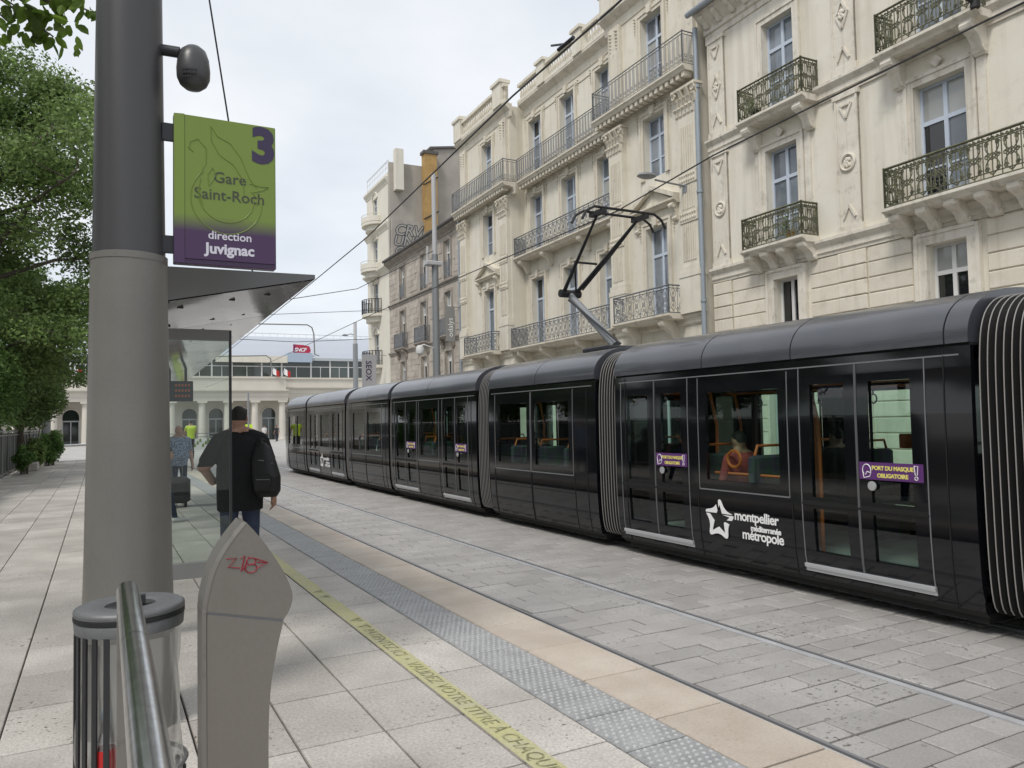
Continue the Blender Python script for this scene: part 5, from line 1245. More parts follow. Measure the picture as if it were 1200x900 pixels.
# --- shelter: wedge canopy, glass end panel, posts
sh = empty('tram_shelter', (0.4, 5.5, 0), 0, 'grey tram shelter with a wedge-shaped canopy and clear glass end panel behind the mast', 'shelter')
sho = (0.4, 5.5, 0)
def canopy_x(y): return 1.36+0.40*(y-5.5)/13.4
b = MB(off=sho); n = 1
y0, y1 = 5.5, 18.9
for (ya, yb) in ((y0, y1),):
    P = lambda y: [(0.03, y, 2.40), (0.03, y, 2.70), (canopy_x(y), y, 2.715), (canopy_x(y), y, 2.685), (0.40, y, 2.48)]
    A_, B_ = P(ya), P(yb)
    b.poly(A_[::-1]); b.poly(B_); b.quad(A_[1], A_[2], B_[2], B_[1]); b.quad(A_[2], A_[3], B_[3], B_[2]); b.quad(A_[0], A_[1], B_[1], B_[0])
b.build('canopy', M['canopy'], sh)
b = MB(off=sho)
for (ya, yb) in zip(np.linspace(y0, y1, 8), np.linspace(y0, y1, 8)[1:]):
    for xa, za, xb, zb_ in ((-0.75, 2.28, 0.40, 2.48), (0.40, 2.48, None, 2.685)):
        pass
cuts = np.linspace(y0+0.02, y1-0.02, 8)
for k in range(7):
    ya, yb = cuts[k]+0.006, cuts[k+1]-0.006
    b = MB(off=sho); b.quad((0.05, ya, 2.398), (0.40, ya, 2.474), (0.40, yb, 2.474), (0.05, yb, 2.398)); b.quad((0.406, ya, 2.476), (canopy_x(ya)-0.01, ya, 2.678), (canopy_x(yb)-0.01, yb, 2.678), (0.406, yb, 2.476)); b.build('soffit_panel', M['canopy_under'], sh)
b = MB(off=sho)
for k in range(7):
    for f in (0.2, 0.8):
        for x in (0.5, 0.85, 1.1): yy = cuts[k]+f*(cuts[k+1]-cuts[k]); z = 2.476+(x-0.4)*0.214; b.box(x-0.02, x+0.02, yy-0.012, yy+0.012, z-0.012, z+0.0)
b.build('soffit_clip', M['black'], sh)
# glass end panel
for za_, zb_ in ((2.335, 2.42), (0.45, 0.57)): b = MB(off=sho); b.box(0.10, 0.924, 6.58, 6.64, za_, zb_); b.build('panel_rail', M['midmetal'], sh)
b = MB(off=sho); b.box(0.926, 0.944, 6.59, 6.625, 0.0, 2.42); b.build('panel_post', M['darkmetal'], sh)
b = MB(off=sho); b.box(0.05, 0.13, 6.57, 6.65, 0.0, 2.40); b.build('panel_post', M['midmetal'], sh)
b = MB(off=sho); b.box(0.131, 0.924, 6.603, 6.611, 0.571, 2.334); b.build('glass_panel', M['shelterglass'], sh)
for y in (9.0, 12.6, 16.2): b = MB(off=sho); b.box(0.06, 0.16, y, y+0.1, 0.0, 2.40); b.build('post', M['midmetal'], sh)
for y in (9.1, 12.7): b = MB(off=sho); b.box(0.106, 0.114, y+0.02, y+3.48, 0.4, 2.2); b.build('back_glass', M['shelterglass'], sh)
# hanging departure display
dsp = empty('departure_display', (1.2, 14.0, 2.06), 0, 'small dark departure display with orange text under the shelter canopy', 'display')
b = MB(); b.cbox(-0.55, 0.18, -0.06, 0.06, 0.0, 0.34, 0.01); b.build('case', M['darkmetal'], dsp)
b = MB(); b.box(-0.2, -0.16, -0.02, 0.02, 0.34, 0.55); b.box(0.05, 0.09, -0.02, 0.02, 0.34, 0.56); b.build('hanger', M['darkmetal'], dsp)
b = MB()
for k in range(3):
    for j in range(5): b.box(-0.1+j*0.05, -0.07+j*0.05, -0.064, -0.0601, 0.07+k*0.09, 0.11+k*0.09)
b.build('led_text', M['led'], dsp)

# --- litter bin with clear bag
bn = empty('litter_bin', (0.10, 3.2, 0), 0, 'round grey wire litter bin with a clear bag in front of the mast', 'bin')
b = MB(); b.lathe([(0.085, 0.998), (0.095, 1.004), (0.17, 1.004), (0.184, 0.996), (0.186, 0.985), (0.184, 0.978)], n=40, cap=False); b.lathe([(0.085, 0.998), (0.09, 0.97), (0.18, 0.965)], n=40, cap=False); ld = b.build('lid', M['binlid'], bn, smooth=50)
b = MB(); b.lathe([(0.180, 0.978), (0.186, 0.975), (0.186, 0.962), (0.180, 0.96)], n=40, cap=False); b.build('rubber_band', M['black'], ld)
b = MB(); b.lathe([(0.180, 0.960), (0.184, 0.955), (0.181, 0.918), (0.176, 0.916)], n=40, cap=False); b.build('hoop', M['binlid'], bn, smooth=50)
b = MB(); b.box(0.02, 0.05, -0.03, 0.0, 1.0, 1.03); b.tube([(-0.1, 0, 0.99), (0.1, 0, 0.99)], 0.006, 5); b.build('lid_latch', M['darkmetal'], ld)
q = MB(); q.box(-0.009, 0.009, -0.004, 0.004, 0.03, 0.92); barm = q.mesh('bar', M['darkmetal'])
for k in range(5):
    a = R(188+14*k); link('bar', barm, bn, (0.178*math.cos(a), 0.178*math.sin(a), 0), (0, 0, a+math.pi/2))
for k in range(3):
    a = R(-8+17*k); q2 = link('bar', barm, bn, (0.185*math.cos(a), 0.185*math.sin(a), 0), (0, 0, a+math.pi/2), (1, 1, 0.42))
b = MB(); b.tube([(0.19*math.cos(a), 0.19*math.sin(a), 0.42) for a in [R(-40+10*k) for k in range(12)]], 0.008, 6); b.build('lower_ring', M['midmetal'], bn)
b = MB(); b.lathe([(0.15, 0.02), (0.195, 0.02), (0.195, 0.045), (0.15, 0.045)], n=30); b.build('base_ring', M['darkmetal'], bn)
b = MB(); n = 30
for k in range(9):
    z = 0.12+k*0.097; base = len(b.v)
    for i in range(n):
        a = 2*math.pi*i/n; r = (0.165+0.012*math.sin(5*a+k*0.8)+0.008*math.sin(11*a-k))*(0.80+0.2*min(1, k/3)); b.v.append((r*math.cos(a), r*math.sin(a), z))
    if k: b.join(base-n, base, n)
b._f(tuple(range(n-1, -1, -1)), 0); b.build('bag', M['bag'], bn, smooth=80)
bt = empty('plastic_bottle', (0.02, 3.09, 0.33), 0, 'crushed red-labelled plastic bottle inside the litter bin bag', 'bottle')
b = MB(); b.lathe([(0.03, 0), (0.034, 0.01), (0.034, 0.05)], n=14); b.build('base', M['bag'], bt, smooth=40)
b = MB(); b.lathe([(0.035, 0.05), (0.0355, 0.20), (0.034, 0.205)], n=14); b.build('label', M['bottle_red'], bt, smooth=40)
b = MB(); b.lathe([(0.034, 0.205), (0.033, 0.24), (0.015, 0.29), (0.013, 0.31)], n=14); b.build('neck', M['bag'], bt, smooth=40)
b = MB(); b.lathe([(0.016, 0.31), (0.016, 0.335)], n=10); b.build('cap', M['bottle_blue'], bt)
# --- stainless guard rail running towards the camera
gr = empty('guard_rail', (0.07, 2.35, 0), 0, 'polished stainless steel tube guard rail in front of the litter bin', 'railing')
go = (0.07, 2.35, 0)
b = MB(off=go); zt = 1.195; b.tube([(0.072, 2.50, zt-0.075), (0.071, 2.485, zt-0.035), (0.070, 2.455, zt-0.01), (0.069, 2.41, zt), (0.066, 1.83, zt-0.004)], 0.0285, 20); b.build('top_tube', M['steel'], gr, smooth=60)
b = MB(off=go); b.tube([(0.066, 1.826, zt-0.004), (0.058, 0.4, zt-0.008)], 0.0285, 20); b.build('top_tube', M['steel'], gr, smooth=60)
b = MB(off=go); b.tube([(0.066, 1.836, zt-0.004), (0.066, 1.82, zt-0.004)], 0.0272, 20); b.build('joint', M['darkmetal'], gr, smooth=60)
b = MB(off=go); b.tube([(0.072, 2.50, zt-0.075), (0.072, 2.505, 0)], 0.0285, 16); b.build('post', M['bollard_edge'], gr, smooth=60)
b = MB(off=go); b.tube([(0.058, 0.4, zt-0.008), (0.058, 0.36, zt-0.05), (0.058, 0.35, 0)], 0.0285, 16); b.build('post', M['steel'], gr, smooth=60)
# --- ticket validator with pointed head
VY = 3.02
va = empty('ticket_validator', (0.45, VY, 0), 0, 'waist-high grey steel ticket validator with a pointed head and red scrawl', 'validator')
vo = (0.45, VY, 0)
def crv(pts, n=6):
    out = []
    for i in range(len(pts)-1):
        p0 = Vector(pts[max(i-1, 0)]); p1 = Vector(pts[i]); p2 = Vector(pts[i+1]); p3 = Vector(pts[min(i+2, len(pts)-1)])
        for k in range(n):
            t = k/n; out.append(tuple(0.5*((2*p1)+(-p0+p2)*t+(2*p0-5*p1+4*p2-p3)*t*t+(-p0+3*p1-3*p2+p3)*t**3)))
    out.append(tuple(pts[-1])); return out
right_head = crv([(0.475, 1.290), (0.535, 1.215), (0.60, 1.11), (0.637, 1.02), (0.632, 0.965), (0.607, 0.922)])
left_head = crv([(0.338, 0.985), (0.342, 1.03), (0.368, 1.13), (0.415, 1.215), (0.475, 1.290)])
right_body = crv([(0.604, 0.912), (0.578, 0.80), (0.556, 0.66), (0.548, 0.45), (0.552, 0.0)])
head = left_head[:-1]+right_head
b = MB(off=vo); b.prism(head, 'y', VY-0.05, VY+0.11); b.build('head', M['bollard'], va, smooth=30)
body = [(0.336, 0.0), (0.338, 0.975)]+right_body
b = MB(off=vo); b.prism(body, 'y', VY-0.05, VY+0.11); b.build('body', M['bollard'], va, smooth=30)
# side plate on the left, proud of the face, follows the outline
b = MB(off=vo); pl = [(0.336, 0.0), (0.336, 0.984)]+left_head[1:]
for p, q in zip(pl, pl[1:]):
    dx = -0.014
    b.quad((p[0], VY-0.052, p[1]), (q[0], VY-0.052, q[1]), (q[0]+dx, VY-0.046, q[1]+0.004), (p[0]+dx, VY-0.046, p[1]+0.004)); b.quad((p[0]+dx, VY-0.046, p[1]+0.004), (q[0]+dx, VY-0.046, q[1]+0.004), (q[0]+dx, VY+0.106, q[1]+0.004), (p[0]+dx, VY+0.106, p[1]+0.004))
    b.quad((p[0], VY+0.112, p[1]), (p[0]+dx, VY+0.106, p[1]+0.004), (q[0]+dx, VY+0.106, q[1]+0.004), (q[0], VY+0.112, q[1]))
b.build('edge_plate', M['bollard_edge'], va, smooth=30)
b = MB(off=vo); b.prism([(0.338, 0.9745), (0.605, 0.9115), (0.607, 0.9215), (0.338, 0.9845)], 'y', VY-0.045, VY+0.10); b.build('gap_strip', M['tramgrey'], va)
b = MB(off=vo); yg = VY-0.0545
for pts in ([(0.405, 1.165), (0.44, 1.165), (0.41, 1.135), (0.45, 1.128)], [(0.452, 1.162), (0.468, 1.17), (0.455, 1.115)], [(0.462, 1.118), (0.482, 1.165)],
            [(0.49+0.017*math.cos(a), 1.148+0.013*math.sin(a)) for a in [k*0.7 for k in range(10)]], [(0.49+0.021*math.cos(a), 1.122+0.016*math.sin(a)) for a in [k*0.7 for k in range(10)]],
            [(0.50, 1.158), (0.55, 1.138), (0.505, 1.118)], [(0.512, 1.142), (0.545, 1.138)]):
    b.tube([(p[0], yg+0.0035, p[1]) for p in pts], 0.0026, 4)
b.build('red_scrawl', M['red'], va)

# --- catenary and lamp masts
def mast(name, x, y, h, r0, r1, label, top=None):
    t = empty(name, (x, y, STREET), 0, label, 'mast')
    b = MB(); b.tube([(0, 0, 0), (0, 0, h)], [r0, r1], 14); b.tube([(0, 0, 0), (0, 0, 0.3)], r0*1.5, 14); b.build('shaft', M['mast'], t, smooth=40)
    if top: b = MB(); b.tube([(0, 0, h), (0, 0, h+top)], r1*0.72, 12); b.build('top_tube', M['masttop'], t, smooth=40)
    return t
cm = mast('catenary_mast', 11.5, 27.6, 8.4, 0.16, 0.13, 'grey catenary mast with a pale top tube and security camera before the stone house', top=3.2)
b = MB(); b.tube([(0, 0, 4.7), (-0.55, -0.1, 4.85), (-0.7, -0.1, 4.8)], 0.03, 6); b.lathe([(0, 4.45), (0.14, 4.5), (0.17, 4.65), (0.12, 4.8), (0, 4.83)], -0.72, -0.1, 12); b.build('camera_dome', M['winwhite'], cm, smooth=50)
b = MB(); b.tube([(-0.35, 0, 7.2), (-0.3, 0, 8.7)], 0.05, 8); b.cbox(-0.4, 0.25, -0.2, 0.2, 7.95, 8.12, 0.03); b.build('fitting', M['masttop'], cm)
sm = mast('lamp_mast', 24.0, 80.0, 10.3, 0.28, 0.26, 'tall grey mast with a small lamp arm before the railway station', top=2.3)
b = MB(); b.tube([(0, 0, 11.2), (-0.5, 0, 11.35), (-0.9, 0, 11.2)], 0.05, 6); b.lathe([(0, 11.05), (0.3, 11.12), (0.32, 11.2), (0.15, 11.3), (0, 11.32)], -1.1, 0, 10); b.build('lamp_head', M['mast'], sm, smooth=50)
# far masts left of and behind the big mast
lm = mast('lamp_mast', -2.35, 44.3, 7.0, 0.22, 0.17, 'slim grey mast between the shrubs and the big platform mast')
fm_ = mast('lamp_mast', 12.2, 75, 4.9, 0.10, 0.08, 'thin grey post with yellow and purple signs before the station columns')
b = MB(); b.box(-0.5, 0.35, -0.06, -0.02, 1.55, 1.95); b.build('sign_plate', M['hivis'], fm_); b = MB(); b.box(-0.5, 0.35, -0.06, -0.02, 1.05, 1.53); b.build('sign_plate', M['sticker'], fm_)
# street lamp on the limestone house
sl = empty('street_lamp', fpt(-7.55, -0.38, 8.75), FA, 'flat grey street lamp on a long wall arm on the limestone house', 'lamp')
b = MB(); b.tube([(0.1, 0.1, 0), (0.05, -0.5, 0.05), (0.0, -1.0, 0.1)], 0.03, 8); b.box(0.0, 0.2, 0.0, 0.22, -0.2, 0.2); b.build('arm', M['mast'], sl, smooth=40)
b = MB(); b.lathe([(0.0, 0.13), (0.20, 0.14), (0.28, 0.18), (0.24, 0.24), (0.1, 0.28), (0.0, 0.285)], -0.03, -1.28, 18, sx=0.8, sy=1.1); b.build('lamp_head', M['mast'], sl, smooth=50)
# amber signal hung on span wires before the corner house
am = empty('amber_signal', (22.6, 58.0, 11.0), 0, 'glowing amber warning signal hanging from wires beside the corner house', 'signal')
b = MB(); b.cbox(-0.35, 0.35, -0.15, 0.5, -0.42, 0.42, 0.05); b.box(-0.06, 0.06, 0.1, 0.2, -1.7, 1.5); b.build('case', M['midmetal'], am)
b = MB(); b.tube([(0, -0.15, 0), (0, -0.35, 0)], [0.30, 0.34], 16); b.build('visor', M['amber'], am, smooth=30)

# --- overhead wires
def wire(name, pts, r, label, cat='wire', m='wire', sag=0.0, fit=()):
    t = empty(name, pts[0], 0, label, cat)
    o = Vector(pts[0]); P = []
    for p, q in zip(pts, pts[1:]):
        p, q = Vector(p), Vector(q)
        for k in range(8): u = k/8; v = p.lerp(q, u); v.z -= sag*4*u*(1-u); P.append(v-o)
    P.append(Vector(pts[-1])-o)
    b = MB(); b.tube(P, r, 5); b.build('cable', M[m], t)
    for f in fit:
        b = MB(); f = Vector(f)-o; b.tube([f+Vector((0, -0.14, 0)), f+Vector((0, 0.14, 0))], 0.02, 6); b.tube([f, f+Vector((0.02, 0.3, 0.12))], 0.012, 5); b.build('clamp', M['darkmetal'], t)
    return t
wire('contact_wire', [(3.4, -2, 5.25), (3.97, 5.35, 5.25), (4.05, 7.4, 5.25), (4.58, 14.4, 5.25), (4.9, 22.7, 5.25), (5.6, 42, 5.25), (6.5, 80, 5.4)], 0.011, 'thick contact wire sloping across the sky over the near track', fit=((4.0, 6.2, 5.3),))
wire('contact_wire', [(7.45, -4, 5.55), (7.5, 4.23, 5.38), (7.5, 7.93, 5.25), (7.78, 10.55, 5.165), (7.9, 24, 5.2), (8.6, 45, 5.2), (9.2, 82, 5.4)], 0.011, 'contact wire touching the pantograph above the black tram')
wire('span_wire', [(0.2, 4.95, 6.9), (0.95, 5.62, 2.71)], 0.006, 'thin steep stay wire from the mast down behind the green stop sign')
wire('span_wire', [(2.2, 52, 7.3), (11.5, 52, 7.1), (23, 52, 7.9)], 0.02, 'span wire strung across the street before the station, holding a bent arm')
wire('span_wire', [(-2.35, 44.3, 6.9), (6, 46, 7.8), (17, 48, 9.0)], 0.016, 'thin span wire from the slim mast to the stone house')
wire('span_wire', [(11.5, 27.6, 8.3), (7.9, 26, 6.3), (4.95, 24.5, 5.5), (-3.5, 22, 7.0)], 0.012, 'span wire tied to the catenary mast over both tracks')
b = MB(); b.tube([(0, 0, 0), (5.2, 0, 0.1), (5.55, 0, -0.1), (5.7, 0, -0.6), (5.75, 0, -2.2)], 0.05, 6); b.tube([(5.75, 0, -2.2), (6.1, 0, -2.3)], 0.04, 6)
tag(b.build('bracket_arm', M['midmetal'], None, smooth=40, loc=(9.0, 60, 9.2)), 'bent grey overhead bracket arm against the sky right of the canopy', 'bracket')
b = MB(); b.tube([(0, 0, 0), (4.2, 0, 0.15), (4.55, 0, -0.1), (4.6, 0, -0.9)], 0.05, 6)
tag(b.build('bracket_arm', M['midmetal'], None, smooth=40, loc=(8.0, 66, 7.2)), 'bent dark overhead bracket arm before the station windows', 'bracket')
# black bracket pole on the cream house, upper right
b = MB(); b.tube([(0, 0.0, 0), (-1.5, 0.35, 0.55)], 0.045, 8); b.tube([(0, 0, -0.1), (0, 0, 0.15)], 0.09, 8)
tag(b.build('wire_anchor', M['black'], None, smooth=40, loc=fpt(1.55, -0.62, 9.75)), 'black wire anchor rod sticking out of the cream house top balcony', 'anchor')

# --- fence on the left
FX = -2.95
fe = empty('park_fence', (FX, 27, 0), 0, 'grey-green metal fence with thin bars along the shrubs on the left', 'fence')
fo = (FX, 27, 0)
pnm = {}
q = MB(); q.box(-0.012, 0.012, 0, 1.98, 0.15, 1.52); fpan = q.mesh('panel', M['fence'])
q = MB(); q.tube([(0.04, 0, 0), (0.04, 0, 1.66)], 0.032, 6); fpost = q.mesh('post', M['fencebar'])
frails = []
for z in (1.56, 1.42, 0.10): q = MB(); q.box(0.02, 0.055, 0, 2.0, z, z+0.04); frails.append(q.mesh('rail', M['fencebar']))
q = MB(); q.box(0.018, 0.032, -0.007, 0.007, 0.1, 1.6); fbar = q.mesh('bar', M['fencebar'])
for k in range(-8, 12):
    y = k*2.0+0.0
    link('panel', fpan, fe, (0, y, 0)); link('post', fpost, fe, (0, y, 0)); [link('rail', m_, fe, (0, y, 0)) for m_ in frails]
    for j in range(1, 3): link('bar', fbar, fe, (0, y+j*0.667, 0))
# metal hoop rail and stone kerb by the shrubs
hr = empty('hoop_rail', (-2.1, 40.5, 0), 0, 'pale metal hoop rail standing on the slabs by the shrubs', 'railing')
b = MB(); b.tube([(0, 0, 0), (0, 0, 0.75), (0.1, 0.1, 0.85), (2.2, 2.0, 0.85)], 0.055, 8); b.tube([(0, 0, 0.4), (0, 0.0, 0.5)], 0.056, 8); b.build('tube', M['steel'], hr, smooth=50)
b = MB(); b.tube([(2.2, 2.0, 0), (2.2, 2.0, 0.85)], 0.055, 8); b.build('post', M['steel'], hr, smooth=50)
b = MB()
for k in range(6): b.cbox(-0.18, 0.18, k*1.05, k*1.05+1.0, 0, 0.32+0.03*(k % 2), 0.04)
tag(b.build('stone_kerb', M['slab'], None, loc=(-2.35, 35.5, 0.0)), 'low pale stone kerb edging the shrub bed on the left', 'kerb')
# green hoarding and guard rail on the plaza
hd = empty('hoarding', (9.8, 62, STREET), 0, 'low green and white patterned hoarding across the plaza behind the cyclist', 'hoarding')
b = MB(); b.box(-6, 0.6, -0.03, 0.03, 0.1, 0.95); b.build('panel', M['cloth_white'], hd)
b = MB()
for k in range(34): xx = -5.9+k*0.19; z = 0.3+0.3*(k % 3)*0.6; b.prism([(xx, z), (xx+0.16, z+0.05), (xx+0.1, z+0.33), (xx-0.02, z+0.2)], 'y', -0.036, -0.031)
b.build('green_print', M['leaf1'], hd)
for z in (1.05, 1.3): b = MB(); b.box(-6, 0.6, -0.02, 0.02, z, z+0.06); b.build('rail', M['mast'], hd)
b = MB()
for k in range(7): b.box(-6+k*1.1, -5.95+k*1.1, -0.03, 0.03, 0, 1.36)
b.build('rail_posts', M['mast'], hd)

# ================================================================== VEGETATION
def leaves_mesh(name, centers, size, material, droop=0.2, aspect=0.55, jitter=0.45, clus=None):
    """one small folded leaf face per centre"""
    c = np.asarray(centers, float); n = len(c)
    u = rng.normal(size=(n, 3)); u[:, 2] *= 0.7; u[:, 2] -= droop; u /= np.linalg.norm(u, axis=1)[:, None]
    t = rng.normal(size=(n, 3)); w = np.cross(u, t); w /= np.linalg.norm(w, axis=1)[:, None]
    s = size*(1+jitter*rng.uniform(-1, 1, n))[:, None]
    v = np.stack([c-u*s*0.5, c+w*s*aspect*0.5-u*s*0.05, c+u*s*0.5, c-w*s*aspect*0.5-u*s*0.05], 1).reshape(-1, 3)
    me = bpy.data.meshes.new(name); me.vertices.add(4*n); me.loops.add(4*n); me.polygons.add(n)
    me.vertices.foreach_set('co', v.ravel()); me.loops.foreach_set('vertex_index', np.arange(4*n)); me.polygons.foreach_set('loop_start', np.arange(0, 4*n, 4)); me.polygons.foreach_set('loop_total', np.full(n, 4))
    at = me.attributes.new('rnd', 'FLOAT', 'FACE'); at.data.foreach_set('value', rng.random(n) if clus is None else np.clip(0.6*np.asarray(clus)+0.4*rng.random(n), 0, 0.999)); me.materials.append(material); me.update(); me.validate()
    return me
def tree_meshes(h, rad, zb, n_leaf, size, lm, seed, nlimb=13, sub=7, spread=0.55, squash=1.0):
    """tapered trunk with limbs and twigs; leaf clumps hang round the twig ends"""
    r_ = np.random.default_rng(seed); b = MB(); ends = []
    b.tube([(0, 0, 0), (0.05, 0.03, h*0.25), (-0.06, 0.08, h*0.55), (0.0, 0.0, h*0.92)], [0.2*h/10, 0.155*h/10, 0.09*h/10, 0.02], 9)
    for k in range(nlimb):
        f = 0.25+0.68*k/nlimb; z0 = h*f*0.9; a = k*2.4+r_.uniform(-0.4, 0.4)
        env = math.sin(math.pi*min(1, max(0.08, (f-0.1)/0.98)))**0.6
        L_ = rad*env*r_.uniform(0.8, 1.12); rise = r_.uniform(0.15, 0.55)*L_
        p0 = Vector((0, 0, max(z0, zb*0.8))); p1 = p0+Vector((math.cos(a)*L_*0.5, math.sin(a)*L_*0.5, rise*0.7)); p2 = p0+Vector((math.cos(a)*L_, math.sin(a)*L_, rise))
        b.tube([p0, p1, p2], [0.07*h/10, 0.045*h/10, 0.015], 6)
        for j in range(sub):
            t = 0.3+0.75*j/sub; q = p0.lerp(p2, min(t, 1)); q.z += rise*0.2*math.sin(t*3)
            e_ = q+Vector(r_.normal(size=3)*np.array((0.26, 0.26, 0.22))*rad*spread); ends.append(e_)
            if t < 1: b.tube([q, q.lerp(e_, 0.6)+Vector((0, 0, 0.08)), e_], [0.025, 0.015, 0.006], 4)
    for k in range(int(nlimb*1.5)):
        ends.append(Vector((r_.normal()*rad*0.25, r_.normal()*rad*0.25, h*r_.uniform(0.85, 1.02))))
    ends = np.array([tuple(e_) for e_ in ends]); per = n_leaf//len(ends)
    cs = []; cl = np.repeat(r_.random(len(ends)), per)
    for e_ in ends:
        s_ = rad*r_.uniform(0.11, 0.20); d = r_.normal(size=(per, 3))
        d = d/np.linalg.norm(d, axis=1)[:, None]*(r_.random(per)**0.45)[:, None]
        cs.append(e_+d*np.array((s_*1.35, s_*1.35, s_*0.75*squash)))
    cs = np.concatenate(cs)
    return b.mesh('trunk', M['bark'], smooth=60), leaves_mesh('crown', cs, size, lm, clus=cl)
def plant_tree(name, loc, rz, meshes, label, group, sc=1.0, cat='tree'):
    t = empty(name, loc, rz, label, cat, group); t.scale = (sc, sc, sc)
    link('trunk', meshes[0], t); link('crown', meshes[1], t); return t
TA = tree_meshes(14.4, 4.5, 4.2, 100000, 0.14, M['leaf1'], 11, nlimb=20, sub=10, squash=1.25)
TB = tree_meshes(10.0, 4.0, 3.2, 60000, 0.16, M['leaf2'], 12, nlimb=15, sub=8, squash=1.2)
gt = 'trees of the garden on the left'
plant_tree('broadleaf_tree', (-3.35, 31.5, 0), 0.4, TA, 'tall mid-green broadleaf tree rising left of the big mast', gt)
plant_tree('broadleaf_tree', (-4.6, 47.0, 0), 2.1, TB, 'darker green tree behind the tall tree near the slim mast', gt, 1.0)
plant_tree('broadleaf_tree', (-8.5, 42.0, 0), 3.0, TA, 'mid-green broadleaf tree standing farther back behind the tall tree', gt, 0.95)
plant_tree('broadleaf_tree', (-10.0, 24.0, 0), 1.0, TB, 'dark green garden tree just outside the left edge behind the fence', gt, 1.1)
for k, (x, y) in enumerate(((-14.0, 15.5), (-13.5, 7.5), (-14.2, -1.0), (-13.6, -9.0))):
    plant_tree('broadleaf_tree', (x, y, 0), k*1.3, (TA, TB)[k % 2], ['garden tree beside the near end of the fence, left of the picture', 'garden tree left of the ticket validator, outside the picture', 'garden tree level with the camera on the left', 'garden tree behind the camera on the left'][k], gt, 0.95)
# near overhanging branch with large leaves: tree stands left of the picture
nt_ = empty('overhanging_tree', (-3.4, 6.4, 0), 0, 'near tree whose large-leaved branch hangs into the top left corner', 'tree')
b = MB(); b.tube([(0, 0, 0), (0.1, 0, 2.0), (0.0, 0.1, 4.2), (0.2, 0, 6.4)], [0.17, 0.14, 0.11, 0.05], 10)
br = [((0, 0.1, 4.2), (1.2, -0.1, 4.85), (2.35, -0.2, 4.85), (3.2, -0.25, 4.62)), ((0, 0.1, 4.4), (-1.2, 0.6, 5.4), (-2.2, 0.8, 5.8)), ((0.1, 0, 5.2), (0.6, 1.2, 6.2), (1.0, 2.0, 6.6)), ((0.1, 0, 5.4), (0.3, -1.3, 6.3), (0.4, -2.2, 6.6)), ((0.2, 0, 6.2), (0.9, 0.2, 7.0), (1.7, 0.1, 7.3))]
for p in br: b.tube(p, [0.06, 0.04, 0.02, 0.008][:len(p)], 6)
b.build('trunk', M['bark'], nt_, smooth=60)
cs = []
tw = MB()
def twig_leaves(p, n, s):
    for k in range(n): cs.append((p[0]+rng.normal()*s, p[1]+rng.normal()*s, p[2]+rng.normal()*s*0.7))
for p in br[1:]:
    for q in p[1:]: twig_leaves(q, 260, 0.5)
for t in np.linspace(0.12, 0.66, 14):
    P = [Vector(v) for v in br[0]]; q = P[0].lerp(P[1], t*2) if t < 0.5 else P[1].lerp(P[2], t*2-1); twig_leaves(q, 60, 0.28)
tips = [(2.62, -0.2, 4.62), (2.75, -0.22, 4.52), (2.85, -0.2, 4.45), (2.95, -0.22, 4.50), (3.05, -0.2, 4.48), (3.15, -0.22, 4.62), (2.8, -0.25, 4.66), (2.95, -0.2, 4.68), (3.1, -0.2, 4.42), (3.25, -0.25, 4.74), (3.05, -0.2, 4.76), (2.72, -0.2, 4.74), (3.32, -0.2, 4.66)]
for q in tips: twig_leaves(q, 15, 0.075); tw.tube([(2.3, -0.2, 4.85), Vector((2.3, -0.2, 4.85)).lerp(Vector(q), 0.6)+Vector((0, 0, 0.03)), q], 0.006, 4)
tw.build('twigs', M['bark'], nt_)
lf = MB()
for q in cs:
    q = Vector(q); u = Vector((rng.normal()*0.6, rng.normal()*0.6, -1.0+rng.normal()*0.5)).normalized(); w_ = u.cross(Vector(rng.normal(size=3))).normalized(); nn = u.cross(w_)
    s_ = 0.11*rng.uniform(0.7, 1.25); lf.rv = rng.random()
    mid = [q+u*s_*t for t in (-0.5, -0.2, 0.15, 0.5)]
    for sg in (-1, 1):
        e1, e2 = mid[1]+w_*sg*s_*0.27+nn*s_*0.07, mid[2]+w_*sg*s_*0.25+nn*s_*0.07
        e0, e3 = q-u*s_*0.38+w_*sg*s_*0.17+nn*s_*0.05, q+u*s_*0.34+w_*sg*s_*0.13+nn*s_*0.04
        lf.poly([mid[0], e0, e1, e2, e3, mid[3]])
lf.build('crown', M['leaf3'], nt_)
# climber over the fence, shrubs, dry fronds
def shrub(name, loc, rx, ry, rz_, n, size, lm, label, group, stems=5, cat='shrub', base=0.0):
    t = empty(name, loc, 0, label, cat, group)
    b = MB()
    for k in range(stems):
        a = k*2.4; b.tube([(0.1*math.cos(a), 0.1*math.sin(a), 0), (rx*0.3*math.cos(a), ry*0.3*math.sin(a), rz_*0.8), (rx*0.5*math.cos(a), ry*0.5*math.sin(a), rz_*1.5)], [0.03, 0.02, 0.008], 5)
    b.build('stem', M['bark'], t)
    k = max(6, n//160); cc = rng.normal(size=(k, 3)); cc = cc/np.linalg.norm(cc, axis=1)[:, None]*(rng.random(k)**0.5)[:, None]
    pts = []
    for q in cc:
        d = rng.normal(size=(n//k, 3)); d = d/np.linalg.norm(d, axis=1)[:, None]*(rng.random(n//k)**0.4)[:, None]
        pts.append((q*0.78+d*0.30)*np.array((rx, ry, rz_))+np.array((0, 0, rz_*0.95+base)))
    link('foliage', leaves_mesh('foliage', np.concatenate(pts), size, lm), t); return t
gs = 'shrubs along the fence'
shrub('climber', (-3.5, 30.0, 0.03), 1.5, 3.2, 1.75, 26000, 0.13, M['leaf4'], 'broad pale green climber spilling over the fence on the far left', gs, base=1.5)
